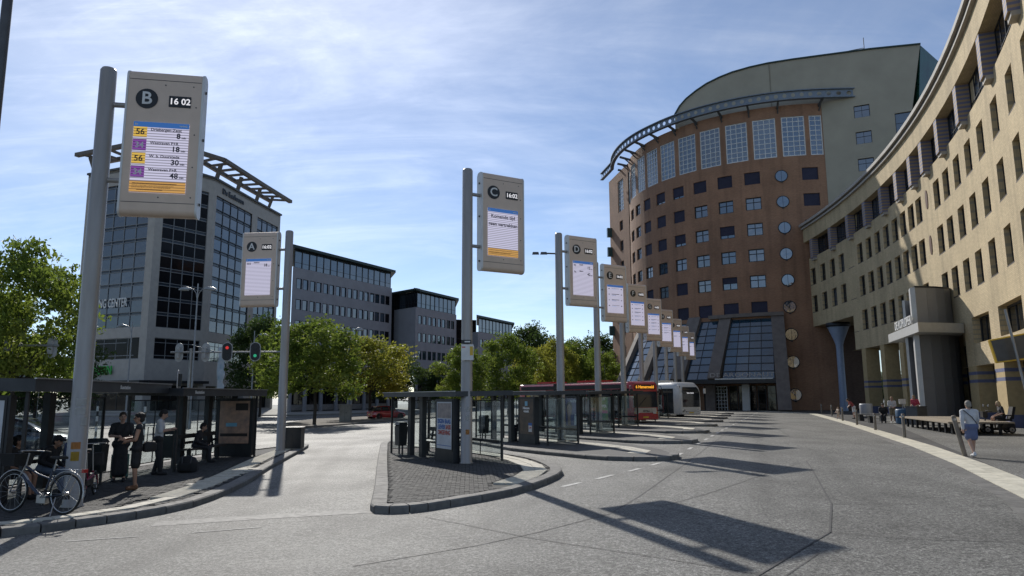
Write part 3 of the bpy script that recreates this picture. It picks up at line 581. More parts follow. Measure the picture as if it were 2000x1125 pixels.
BL = {1: {3: 1, 4: 1, 5: 1, 6: .0, 7: 0}, 2: {0: 0, 1: .72, 3: .75, 4: 1, 5: 1}, 3: {6: 0}, 4: {1: .5, 3: 1, 5: 1, 6: 1}}
for r_, z in enumerate(rows):
    for c_, a in enumerate(cols):
        bl = 1. if r_ in (0, 5) and c_ < 6 else BL.get(r_, {}).get(c_, 0)
        if r_ == 0 and c_ in (3, 4): bl = .8
        put_window(rb, WD(a, z, .24), 1.96, 1.64, 2, 2, gl='sky_glass', blind=.97 if bl == 1 else bl, offs=[.62], ft=.11, bar=.1)
for i in range(3): put_window(rb, WD(-96.8, rows[i], .24), 2., 1.64, 2, 2, gl='sky_glass', blind=.97)
for a, b_ in TW+[(-91.9, -96.1)]:
    wd = round(2*RD*math.sin(R(abs(a-b_))/2), 2); put_window(rb, WD((a+b_)/2, 35.1, .12), wd, 5.3, max(2, round(wd/.7)), 8, fr='frame_light', gl='sky_glass', ft=.13, bar=.085, name='tall_window')
for z in (29.9, 26.5, 23.1, 19.72, 16.35, 12.97, 9.5, 6.1, 2.1):
    o = MB().ring((0, 0, .0), .74, .06, (0, 0, 1), 28, 8).obj('round_window', 'frame_dark', rb, mx=WD(-106, z, -.02)); MB().tube([(0, 0, -.02), (0, 0, .03)], .73, 28, sm=False).obj('pane', 'sky_glass', o); MB().box((0, -.84, .06), (.25, .12, .1)).obj('vent', 'frame_dark', o)
    MB().tube([(0, -.73, .035), (0, .73, .035)], .02, 6).obj('glazing_bar', 'frame_dark', o)
# ring girder with round holes round the top
pts = [V((43.6, 86.35)), V((41., 86.42))]
for a in np.arange(-95, -193, -2.55):
    r_ = 23.45 if a > -150 else 23.45+(-150-a)/42*1.0; pts.append(CD+V((math.cos(R(a)), math.sin(R(a))))*r_)
pts += [V((16.35, 117.8)), V((15.8, 121.2))]
pr = resample(pts, 1.08); rg = MB(); zl, zh = 39.45, 40.55
for i in range(len(pr)-1):
    A, B = pr[i], pr[i+1]; cs = [(-1, -1), (0, -1), (1, -1), (1, 0), (1, 1), (0, 1), (-1, 1), (-1, 0)]
    f_ = lambda s, t: (*A.lerp(B, .5+.5*s), (zl+zh)/2+(zh-zl)/2*t)
    rg.add([f_(*c) for c in cs]+[f_(.5*math.cos(-2.356+math.pi/4*k), .5*math.sin(-2.356+math.pi/4*k)) for k in range(8)], [(k, (k+1) % 8, 8+(k+1) % 8, 8+k) for k in range(8)])
    t = (B-A).normalized(); nn_ = V((-t.y, t.x))*.28
    for z in (zl, zh): rg.hexa([V((*(A+nn_), z-.06)), V((*(A-nn_), z-.06)), V((*(B-nn_), z-.06)), V((*(B+nn_), z-.06)), V((*(A+nn_), z+.06)), V((*(A-nn_), z+.06)), V((*(B-nn_), z+.06)), V((*(B+nn_), z+.06))])
rg.obj('ring_girder', 'ring_blue', rb, B1)
for a in [-92.5, -105.9, -115.2, -124.5, -133.8, -143, -152.2, -161.2, -170, -178, -186, -194]:
    k = MB(); n = V((math.cos(R(a)), math.sin(R(a)), 0)); c = CD.to_3d(); k.bar(c+n*(RD-.1)+V((0, 0, 39.0)), c+n*(RD+1.7)+V((0, 0, 39.5)), .22, .3); k.bar(c+n*(RD-.1)+V((0, 0, 38.3)), c+n*(RD+.9)+V((0, 0, 39.2)), .14, .16); k.obj('bracket', 'grey_trim', rb, B1)
# raked glass entrance with stone piers
def SK(a, t, d=0.): r_ = RD+.06+3.9*t-d; n = V((math.cos(R(a)), math.sin(R(a)))); p = CD+n*r_; return V((p.x, p.y, 11.6-7.6*t))
def raked(a0, a1, nx, ny, gl):
    for i in range(nx):
        for j in range(ny):
            x0, x1 = a0+(a1-a0)*(i+.03)/nx, a0+(a1-a0)*(i+.97)/nx; t0, t1 = (j+.06)/ny, (j+.94)/ny; q = [SK(x0, t1), SK(x1, t1), SK(x1, t0), SK(x0, t0)]
            MB().add(q, [(0, 1, 2, 3)]).obj('entrance_pane', gl, rb, B1)
    k = MB()
    for j in range(ny+1):
        for i in range(nx): k.bar(SK(a0+(a1-a0)*i/nx, j/ny), SK(a0+(a1-a0)*(i+1)/nx, j/ny), .11, .12)
    for i in range(nx+1): k.bar(SK(a0+(a1-a0)*i/nx, 0), SK(a0+(a1-a0)*i/nx, 1), .06, .1)
    k.obj('glazing_bars', 'frame_dark', rb, B1)
raked(-125.2, -111.6, 4, 8, 'blue_glass'); raked(-136, -129.2, 2, 8, 'blue_glass'); raked(-150, -141.5, 2, 8, 'blue_glass'); raked(-164.5, -155.5, 2, 8, 'blue_glass')
def pier(a_t, a_b, wd=1.5, t1=1.0):
    p, q = SK(a_t, -.08, -.15), SK(a_b, t1, -.15); MB().bar(p, q, wd, .7, up=V((math.cos(R(a_t)), math.sin(R(a_t)), .4))).obj('stone_pier', 'pier_stone', rb, B1)
pier(-110, -109.6, 1.5, 1.5); pier(-126.4, -127.5); pier(-138., -138.5, 1.9); pier(-152.5, -152.8, 1.4); pier(-168, -166.5, 1.4)
k = MB()
for i in range(10):
    a, c = -108+(-132+108)*i/10, -108+(-132+108)*(i+1)/10; f_ = lambda a_, r_, z: V((*(CD+V((math.cos(R(a_)), math.sin(R(a_))))*r_), z))
    k.hexa([f_(a, RD+.7, 11.9), f_(c, RD+.7, 11.9), f_(c, RD-.05, 11.9), f_(a, RD-.05, 11.9), f_(a, RD+.7, 12.35), f_(c, RD+.7, 12.35), f_(c, RD-.05, 12.35), f_(a, RD-.05, 12.35)])
k.obj('entrance_lintel', 'pier_stone', rb, B1); k = MB()
for i in range(18):
    a, c = -108.6+(-168+108.6)*i/18, -108.6+(-168+108.6)*(i+1)/18
    k.hexa([f_(a, RD+4.3, 3.5), f_(c, RD+4.3, 3.5), f_(c, RD-.05, 3.5), f_(a, RD-.05, 3.5), f_(a, RD+4.3, 3.95), f_(c, RD+4.3, 3.95), f_(c, RD-.05, 3.95), f_(a, RD-.05, 3.95)])
k.obj('entrance_canopy', 'dark_frame', rb, B1)
k = MB(); k.bar(f_(-112, RD+4.36, 4.05), f_(-127, RD+4.36, 4.05), .1, .16); k.obj('canopy_rail', 'frame_light', rb, B1)
link('building_lettering', textmesh('DE ARGONAUT', .72, 'grey_print', .0, .04, sx=1.5), rb, M.Translation(-B1) @ frame(f_(-119.8, RD+4.45, 4.5), (-math.sin(R(-119.5)), math.cos(R(-119.5)), 0), (0, 0, 1)))
for a in (-113, -116, -119, -122, -125, -131, -134): put_window(rb, WD(a, 1.65, -.3), 1.0, 3.2, 1, 3, gl='shop_glass', name='entrance_door', offs=[.3, .7])
put_window(rb, WD(-128.5, 1.65, -.9), 1.6, 3.1, 4, 7, fr='frame_light', gl='shop_glass', name='gridded_door')
for a, wd in ((-120.5, .9), (-131.8, 1.3)): n = V((math.cos(R(a)), math.sin(R(a)))); MB().bar((*(CD+n*(RD+1.2)), .1), (*(CD+n*(RD+1.0)), 3.4), wd, .4, up=(n.x, n.y, 0)).obj('entrance_slab', 'canopy_metal' if wd < 1 else 'pier_stone', rb, B1)
# tall cream slab with curved top behind the round building
B2 = V((45, 90, .2)); cs = thing('slab_building', 'tall cream slab building with curved roof rising behind the round brick one', 'building', B2)
ex = V((1, -.5, 0)).normalized(); ey = V((.4472, .8944, 0)); P0 = V((40.08, 88.05, 0))
def SS(u, w, d): return P0+ex*u+ey*d+V((0, 0, w))
us = lambda x: (x-40.08)*1.118
b = MB(); wall(b, SS, [us(40.08), us(47.4)], [13, 40], [(us(44.2)-.9, us(44.2)+.9, z-.8, z+.8) for z in (37.4, 33.95, 30.45, 27.)], .25)
top = [(23.14, 41.27), (23.8, 42.4), (24.64, 43.3), (25.9, 44.2), (27.25, 44.95), (28.8, 45.5), (30.39, 45.88), (32.5, 46.1), (34.59, 46.15), (37.4, 46), (40.08, 45.78)]
def sheet(poly, d0, d1, b):
    n = len(poly); b.add([SS(us(x), z, d0) for x, z in poly]+[SS(us(x), z, d1) for x, z in poly], [tuple(range(n)), tuple(range(2*n-1, n-1, -1))]+[(i, n+i, n+(i+1) % n, (i+1) % n) for i in range(n)])
sheet([(23.14, 39.2), (40.08, 39.2)]+top[::-1], 0, 8, b); sheet([(40.08, 40), (47.4, 40), (49.7, 40), (50.45, 44.69), (45.58, 45.32), (40.08, 45.78)], 0, 8, b); sheet([(47.4, 36.4), (49.1, 36.4), (49.7, 40), (47.4, 40)], 0, 8, b); sheet([(47.4, 13), (49.1, 13), (49.1, 32.6), (47.4, 32.6)], 0, 8, b)
sheet([(40.08, 13), (47.4, 13), (47.4, 40), (40.08, 40)], 7, 8, b)
b.obj('slab_wall', 'cream_panel', cs, B2)
k = MB(); pp = top+[(45.58, 45.32), (50.5, 44.69)]
for i in range(len(pp)-1): k.bar(SS(us(pp[i][0]), pp[i][1]+.05, -.05), SS(us(pp[i+1][0]), pp[i+1][1]+.05, -.05), .25, .18)
k.obj('roof_edge', 'green_roof', cs, B2); k = MB(); k.bar(SS(us(34.7), 40, -.03), SS(us(34.7), 46.1, -.03), .12, .08, up=(1, 0, 0)); k.obj('expansion_joint', 'cream_dirty', cs, B2)
for z in (37.4, 33.95, 30.45, 27.): put_window(cs, M.Translation(-B2) @ frame(SS(us(44.2), z, .2), ex, (0, 0, 1)), 1.8, 1.6, 2, 2, gl='sky_glass', offs=[.6])
brickmat('dark_brick', (.16, .1, .07), (.12, .07, .05), (.12, .09, .07), .24, .08); k = MB(); wall(k, SS, [us(40.2), us(43.4)], [0, 13], []); wall(k, lambda u, w, d: SS(us(43.4), w, u), [0, 8], [0, 13], []); k.obj('base_wall', 'dark_brick', cs, B2)
put_window(cs, M.Translation(-B2) @ frame(SS(us(48.25), 34.5, .2), ex, (0, 0, 1)), 1.9, 3.8, 1, 3, gl='blue_glass', name='corner_window', offs=[.33, .66])
k = MB(); k.hexa([V((49.2, 83.5, 30)), V((53.5, 88, 30)), V((53, 97, 30)), V((50, 95, 30)), V((50.46, 82.85, 44.6)), V((57.8, 89, 44.0)), V((57, 98, 44.)), V((50.5, 95, 44.4))]); k.obj('green_glazed_end', 'green_glaze' if 'green_glaze' in MT else glassmat('green_glaze', (.015, .09, .065), .2, .4, .2), cs, B2)
k = MB()
for x in (43.4, 44.1, 44.9): k.tube([SS(us(x), 45.3, 2), SS(us(x), 46.6, 2)], .04, 6)
k.tube([SS(us(43.4), 46.6, 2), SS(us(44.9), 46.6, 2)], .04, 6); k.tube([SS(us(45.), 45.3, 2), SS(us(45.), 48.0, 2)], .05, 6); k.obj('roof_railing', 'dark_steel', cs, B2)
# ------------------------------------------------------------------ grey clad stair tower with canopy in front of the arcade
B3 = V((28, 49, .2)); st = thing('stair_tower', 'grey panelled tower with projecting flat canopy in front of the yellow building', 'tower', B3)
def curved(p, q, bulge, n=8):
    p, q = V(p), V(q); t = q-p; nn2 = V((t.y, -t.x)).normalized(); return [p.lerp(q, i/n)+nn2*(bulge*4*(i/n)*(1-i/n)) for i in range(n+1)]
def curvewall(line, th, z0, z1, mt, name, ns):
    for i in range(len(line)-1):
        a, c = line[i], line[i+1]; e = .012; a, c = a.lerp(c, e), c.lerp(a, e); t = (c-a).normalized(); nn2 = V((-t.y, t.x))*th
        for j in range(ns):
            za, zb = z0+(z1-z0)*j/ns+.008, z0+(z1-z0)*(j+1)/ns-.008; MB().hexa([V((*x, za)) for x in (a, c, c+nn2, a+nn2)]+[V((*x, zb)) for x in (a, c, c+nn2, a+nn2)]).obj(name, mt, st, B3)
wl = curved((27.65, 48.7), (32.0, 51.4), .8, 7); curvewall(wl, .35, .2, 6.04, 'cladding', 'cladding_panel', 2); curvewall(wl[:-1], .35, 6.68, 9.3, 'cladding', 'cladding_panel', 1)
k = MB(); k.prism([tuple(p+V((.25, .5))) for p in wl]+[(33, 54.5), (30.8, 54.6)], .2, 9.0); k.obj('tower_core', 'cladding', st, B3)
k = MB(); k.prism([(27.4, 48.85), (27.62, 48.62), (28.2, 49.9), (27.95, 50.0)], .2, 9.3); k.obj('lit_edge_fin', 'canopy_metal', st, B3)  # paler metal than the cladding: the sunlit narrow edge put into the colour
k = MB(); k.prism([(28.12, 50.93), (28.95, 51.3), (31.4, 55.2), (30.66, 55.3)], .2, 8.7); k.obj('rear_fin', 'cladding', st, B3); k = MB(); k.prism([(27.98, 51.02), (28.1, 50.9), (30.64, 55.3), (30.5, 55.4)], .2, 8.7); k.obj('rear_fin_lit_edge', 'canopy_metal', st, B3)  # pale strip along the rear fin paints its sunlit left edge
k = MB(); k.prism([tuple(p+V((-.04, -.04))) for p in wl[:-1]]+[(30.4, 53), (28.2, 50.2)], 9.31, 9.4); k.obj('coping', 'frame_dark', st, B3)
k = MB(); k.prism([(26.35, 46.4), (29.9, 47.3), (32.2, 51.8), (31.8, 56.2), (29.4, 56.)], 6.05, 6.67); k.obj('canopy', 'canopy_metal', st, B3)
cvd = (V((29.4, 56.))-V((26.35, 46.4))).normalized()
link('canopy_lettering', textmesh('DE KOPLOPER', .85, 'white_print', .01, .05), st, M.Translation(-B3) @ frame((27.85, 50.9, 7.02), (-cvd.x, -cvd.y, 0), (0, 0, 1)))
# ------------------------------------------------------------------ office tower at the left
B4 = V((-58.9, 115.3, -.2)); tw = thing('office_tower', 'stone and glass office tower with open beamed roof ring at left', 'building', B4)
pts = [V((-74.6, 122.)), V((-58.9, 115.3)), V((-53.3, 124.5)), V((-51.5, 140.)), V((-50., 151.))]
def facet(i):
    p, q = pts[i], pts[i+1]; t = (q-p).normalized(); nn2 = V((-t.y, t.x))     # into the building
    return (lambda u, w, d: V((*(p+t*u+nn2*d), w))), (q-p).length, t
b = MB(); mull = []; mat('frame_mid', (.24, .25, .26), .5, .2)
SP = [(1.5, -1.6, 5, 'tower_glass'), (1.4, -1.0, 4, 'tower_glass_dark'), (.9, -1.1, 5, 'tower_glass'), (1.1, -1., 4, 'tower_glass')]
for i in range(4):
    S, Lw, t = facet(i); a, c = SP[i][0], Lw+SP[i][1]; nc = SP[i][2]
    wall(b, S, [0, Lw], [-.2, 41], [(a, c, 13.6, 38.3), (a, c, 8.4, 11.9), (a, c, .1, 4.2, 1.2)], .3)
    X = lambda u, w, d: M.Translation(-B4) @ frame(S(u, w, d), (t.x, t.y, 0), (0, 0, 1))
    cw = (c-a)/nc; pit = 2.47; k = MB(); sp = MB(); pm = MB().box((0, 0, 0), (cw-.1, 1.86, .02)).mesh('pane', SP[i][3])
    for r_ in range(10):
        for c_ in range(nc):
            o = link('pane', pm, tw, X(a+cw*(c_+.5), 13.6+pit*(r_+.5)-.22, .2)); o.rotation_euler.z += random.uniform(-.006, .006); o.rotation_euler.x += random.uniform(-.006, .006)
        for zz_ in (13.6+pit*r_, 13.6+pit*r_+1.98): k.bar(S(a, zz_+.03, .15), S(c, zz_+.03, .15), .12, .1)
        sp.add([S(a, 13.6+pit*r_+1.95, .25), S(c, 13.6+pit*r_+1.95, .25), S(c, 13.6+pit*(r_+1), .25), S(a, 13.6+pit*(r_+1), .25)], [(0, 1, 2, 3)])
    for c_ in range(nc+1): k.bar(S(a+cw*c_, 13.6, .14), S(a+cw*c_, 38.3, .14), .1, .12, up=(t.x, t.y, 0))
    k.obj('curtain_wall_bars', 'frame_mid' if i < 2 else 'frame_dark', tw, B4); sp.obj('spandrel_band', 'office_glass', tw, B4)
    put_window(tw, X((a+c)/2, 10.15, .25), round(c-a, 2), 3.5, nc, 3, fr='frame_mid', gl='tower_glass_dark' if i < 2 else 'sky_glass', ft=.12, bar=.1, offs=[.18, .78], name='strip_window')
    put_window(tw, X((a+c)/2, 2.15, 1.1), round(c-a, 2), 4.1, nc, 2, gl='shop_glass', ft=.15, bar=.1, offs=[.7], name='ground_floor_glazing')
n = len(pts); b.prism([tuple(p) for p in pts]+[(-62, 152), (-76, 140)], 40.6, 40.95); b.add([(*pts[4], -.2), (-62, 152, -.2), (-62, 152, 41), (*pts[4], 41)], [(0, 1, 2, 3)]); b.add([(*pts[0], -.2), (-76, 140, -.2), (-76, 140, 41), (*pts[0], 41)], [(0, 1, 2, 3)])
b.obj('stone_wall', 'stone', tw, B4)
out = [V((-76.4, 121.)), V((-58.5, 113.4)), V((-51.7, 124.)), V((-49.9, 139.8)), V((-48.3, 152))]; inn_ = [V((-73.4, 124.5)), V((-59.8, 118.6)), V((-55.8, 125.5)), V((-54., 140.5)), V((-52.4, 151))]
def beam(a, c, z0, z1, wd, name='roof_beam', mt='grey_trim'):
    k = MB(); t = (c-a).normalized(); q = V((-t.y, t.x))*wd; k.hexa([V((*x, z0)) for x in (a-q, c-q, c+q, a+q)]+[V((*x, z1)) for x in (a-q, c-q, c+q, a+q)]); k.obj(name, mt, tw, B4)
mat('ring_brown', (.15, .13, .115), .7, var=.15)
for i in range(4):
    beam(out[i], out[i+1], 44.1, 44.75, .4, mt='ring_brown'); beam(inn_[i], inn_[i+1], 44.0, 44.7, .3, mt='ring_brown'); k = MB()
    m_ = max(2, round((out[i+1]-out[i]).length/3.2))
    for j in range(m_):
        t_ = (j+.5)/m_; a, c = out[i].lerp(out[i+1], t_), inn_[i].lerp(inn_[i+1], t_); beam(a, c, 44.1, 44.5, .18, 'roof_joist', 'ring_brown')
    for t_ in (.06, .55): a = pts[i].lerp(pts[i+1], t_); c = out[i].lerp(out[i+1], t_); MB().bar((*(a.lerp(c, -.25)), 40.9), (*(a.lerp(c, .3)), 44.05), .55, .55).obj('roof_post', 'ring_brown', tw, B4)
    beam(pts[i], pts[i+1], 41.0, 41.35, .35, 'coping', 'grey_trim')
S, Lw, t = facet(0); k = MB(); k.hexa([S(-1, 4.5, -1.6), S(Lw+1, 4.5, -1.6), S(Lw+1, 4.5, .0), S(-1, 4.5, .0), S(-1, 4.95, -1.6), S(Lw+1, 4.95, -1.6), S(Lw+1, 4.95, .0), S(-1, 4.95, .0)]); k.obj('ground_floor_canopy', 'dark_frame', tw, B4)
S1, L1, t1 = facet(1); k = MB(); k.hexa([S1(0, 4.5, -1.6), S1(L1, 4.5, -1.6), S1(L1, 4.5, .0), S1(0, 4.5, .0), S1(0, 4.95, -1.6), S1(L1, 4.95, -1.6), S1(L1, 4.95, 0), S1(0, 4.95, 0)]); k.obj('ground_floor_canopy', 'dark_frame', tw, B4)
X = lambda u, w, d: M.Translation(-B4) @ frame(S(u, w, d), (t.x, t.y, 0), (0, 0, 1))
link('tower_lettering', textmesh('MEETING CENTER', 2.1, 'white_print', .02, .05, sx=.58), tw, X(7.2, 17.75, -.12))
link('green_lettering', textmesh('EENHOORN', 2.05, 'green_letters', .03, .1, sx=.8), tw, X(5.6, 6.6, -.35))
k = MB()
for i in range(4): k.ring((.35*math.cos(i*1.571+.8), .35*math.sin(i*1.571+.8), 0), .3, .11, (0, 0, 1), 14, 6)
k.obj('green_emblem', 'green_letters', tw, mx=X(-.15, 6.6, -.3))
S3, L3, t3 = facet(2); link('name_lettering', textmesh('De Eenhoorn', 1.45, 'frame_dark', .02, .08), tw, M.Translation(-B4) @ frame(S3(6.6, 39.55, -.12), (t3.x, t3.y, 0), (0, 0, 1)))
# ------------------------------------------------------------------ stepped grey office block
B5 = V((-24, 132, -.2)); ob = thing('office_block', 'stepped grey office block with glazed roof storeys behind the street trees', 'building', B5)
def block(p, q, ztop, rows_, npair, zg, first, back=15., blank=0.):
    p, q = V(p), V(q); t = (q-p).normalized(); nn2 = V((-t.y, t.x)); Lw = (q-p).length; bk = p.normalized()*1.15; S = lambda u, w, d: V((*(p+t*u+bk*d), w))
    pit = (Lw-blank-1.2)/npair; hs = []; b = MB()
    for z in rows_:
        for i in range(npair):
            for e in (0, 1): u = blank+.9+pit*i+.47*pit*e; hs.append((u, u+1.25, z-.85, z+.85))
    wall(b, S, [0, Lw], [zg, ztop], hs, .2)
    for u in (0, Lw): b.add([S(u, zg, 0), S(u, zg, back), S(u, ztop, back), S(u, ztop, 0)], [(0, 1, 2, 3)])
    for z in (zg, ztop): b.add([S(0, z, 0), S(Lw, z, 0), S(Lw, z, back), S(0, z, back)], [(0, 1, 2, 3)])
    b.obj('rendered_wall', 'grey_render', ob, B5)
    X = lambda u, w, d: M.Translation(-B5) @ frame(S(u, w, d), (t.x, t.y, 0), (0, 0, 1))
    for j, h in enumerate(hs): put_window(ob, X((h[0]+h[1])/2, (h[2]+h[3])/2, .17), 1.25, 1.7, 1, 1, gl='sky_glass' if (j % (2*npair)) < 2*npair-first else 'tower_glass_dark')
    # glazed roof storey, set back a little, under a flat projecting roof
    nb = max(4, round(Lw/1.75)); wd = (Lw-.6)/nb
    for i in range(nb): put_window(ob, X(.3+wd*(i+.5), ztop+1.55, .6), round(wd, 3), 3.0, 1, 2, gl='sky_glass', ft=.09, offs=[.3], name='roof_storey_window')
    for i in range(5): w2 = back/6; put_window(ob, M.Translation(-B5) @ frame(S(.3, ztop+1.55, .9+w2*(i+.5)), (-bk.x, -bk.y, 0), (0, 0, 1)), round(w2, 3), 3.0, 2, 2, gl='office_glass', ft=.09, offs=[.3], name='roof_storey_window')
    k = MB(); k.hexa([S(-.7, ztop+3.06, -.8), S(Lw+.9, ztop+3.06, -.8), S(Lw+.9, ztop+3.06, back), S(-.7, ztop+3.06, back), S(-.7, ztop+3.5, -.8), S(Lw+.9, ztop+3.5, -.8), S(Lw+.9, ztop+3.5, back), S(-.7, ztop+3.5, back)]); k.obj('flat_roof', 'green_roof', ob, B5)
    k = MB(); k.hexa([S(.5, ztop, 1.), S(Lw-.2, ztop, 1.), S(Lw-.2, ztop, back), S(.5, ztop, back), S(.5, ztop+3.05, 1.), S(Lw-.2, ztop+3.05, 1.), S(Lw-.2, ztop+3.05, back), S(.5, ztop+3.05, back)]); k.obj('roof_storey_core', 'dark_void', ob, B5)
    # recessed ground floor behind round columns
    k = MB(); k.hexa([S(0, -.2, 2.4), S(Lw, -.2, 2.4), S(Lw, -.2, back), S(0, -.2, back), S(0, zg-.01, 2.4), S(Lw, zg-.01, 2.4), S(Lw, zg-.01, back), S(0, zg-.01, back)]); k.obj('ground_floor_core', 'grey_trim', ob, B5)
    m_ = max(2, round(Lw/3.7)); wd = Lw/m_
    for i in range(m_): put_window(ob, X(wd*(i+.5), zg/2+.3, 2.3), round(wd-.3, 2), zg-1.2, 3, 2, gl='shop_glass', name='ground_floor_glazing', offs=[.7]); MB().box((0, 0, 0), (wd-.4, .9, .1)).obj('parapet_panel', 'concrete', ob, mx=X(wd*(i+.5), .5, 1.6))
    for i in range(m_+1): MB().tube([S(min(Lw-.4, max(.4, wd*i)), -.2, .5), S(min(Lw-.4, max(.4, wd*i)), zg-.005, .5)], .35, 12).obj('column', 'grey_light' if 'grey_light' in MT else mat('grey_light', (.26, .27, .29), .6), ob, B5)
block((-35.2, 113.4), (-23.2, 137), 22.9, (20.35, 16.95, 13.55, 10.2), 8, 6.2, 1)
block((-18.4, 135.8), (-11.7, 149.5), 19.1, (16.8, 13.4, 10.), 4, 6., 2); block((-7.3, 152.5), (.1, 168), 15.8, (13.5, 10.1), 4, 5.5, 1)
for p, q, z in (((-24.2, 139.4), (-22.6, 139.0), 22.6), ((-11.6, 151.5), (-7.3, 152.9), 18.5)):       # glazed stair links between the steps
    p, q = V(p), V(q); t = (q-p).normalized(); o = M.Translation(-B5) @ frame((*((p+q)/2+V((-t.y, t.x))*1.5), z/2), (t.x, t.y, 0), (0, 0, 1)); put_window(ob, o, round((q-p).length, 2), z, 3, 9, gl='tower_glass_dark', name='stair_glazing', ft=.1)
sv = (V((-18.4, 135.8))-V((-25., 142.4))); sl = sv.length; sv.normalize()
for i in range(5): put_window(ob, M.Translation(-B5) @ frame((*(V((-25., 142.4))+sv*(sl*(i+.5)/5)+V((.25, .35))), 20.65), (sv.x, sv.y, 0), (0, 0, 1)), round(sl/5, 3), 3.0, 2, 2, gl='office_glass', ft=.09, offs=[.3], name='roof_storey_window')
k = MB(); k.prism([(-25.8, 142.2), (-18.2, 134.6), (-17.6, 135.6), (-24, 144)], 22.17, 22.58); k.obj('flat_roof', 'green_roof', ob, B5)
b = MB(); b.add([(-25., 142.4, 6), (-18.4, 135.8, 6), (-18.4, 135.8, 19.1), (-25., 142.4, 19.1)], [(0, 1, 2, 3)]); b.obj('side_wall', 'grey_render', ob, B5); b = MB(); b.add([(-10, 155, 5.5), (-7.3, 152.5, 5.5), (-7.3, 152.5, 15.8), (-10, 155, 15.8)], [(0, 1, 2, 3)]); b.obj('side_wall', 'grey_render', ob, B5)
# ------------------------------------------------------------------ departure signs on tall poles
def screenmat(name, col, st, lines=0.):
    m = mat(name, col, .3, emit=st); t = m.node_tree; b = t.nodes['Principled BSDF']; b.inputs['Base Color'].default_value = (.02, .02, .02, 1)
    for l in list(b.inputs['Base Color'].links): t.links.remove(l)
    if lines:
        tc = t.nodes.new('ShaderNodeTexCoord'); wv = t.nodes.new('ShaderNodeTexWave'); wv.bands_direction = 'Z'; wv.inputs['Scale'].default_value = lines; t.links.new(tc.outputs['Object'], wv.inputs['Vector'])
        r = t.nodes.new('ShaderNodeMapRange'); r.inputs['From Min'].default_value = .12; r.inputs['From Max'].default_value = .42; r.inputs['To Min'].default_value = st*.38; r.inputs['To Max'].default_value = st; t.links.new(wv.outputs['Fac'], r.inputs['Value']); t.links.new(r.outputs[0], b.inputs['Emission Strength'])
screenmat('screen_white', (.62, .6, .78), .95, 5.6); screenmat('screen_blue', (.03, .13, .42), .8); screenmat('screen_yellow', (.85, .55, .08), .8, 5.6); screenmat('screen_purple', (.24, .06, .36), .8, 5.6); screenmat('screen_orange', (.78, .42, .1), .75, 5.6); screenmat('led_white', (.8, .8, .85), 1.0)
mat('screen_ink', (.02, .02, .035), .5); screenmat('ink_blue', (.05, .2, .5), .7); screenmat('led_orange', (1, .42, .04), 1.2)
RZ30 = R(30)
def profile(h, d, r, n=4):
    """side outline (y, z) of a sign box with rounded front and back corners"""
    out = []
    for cy, cz, a0 in ((d/2-r, -h/2+r, -90), (d/2-r, h/2-r, 0), (-d/2+r, h/2-r, 90), (-d/2+r, -h/2+r, 180)):
        out += [(cy+r*math.cos(R(a0+90*i/n)), cz+r*math.sin(R(a0+90*i/n))) for i in range(n+1)]
    return out
def xprism(b, prof, x0, x1, m=0, sm=False):
    n = len(prof); b.add([(x0, y, z) for y, z in prof]+[(x1, y, z) for y, z in prof], [tuple(range(n-1, -1, -1)), tuple(range(n, 2*n))], m); b.add([(x0, y, z) for y, z in prof]+[(x1, y, z) for y, z in prof], [(i, (i+1) % n, n+(i+1) % n, n+i) for i in range(n)], m, sm)
SW, SH, SDp = 1.5, 3.1, .32; SG = {}
def sgm(key, fn):
    if key not in SG: SG[key] = fn()
    return SG[key]
def T(x, y, z): return M.Translation((x, y, z))
RX = M.Rotation(R(90), 4, 'X')
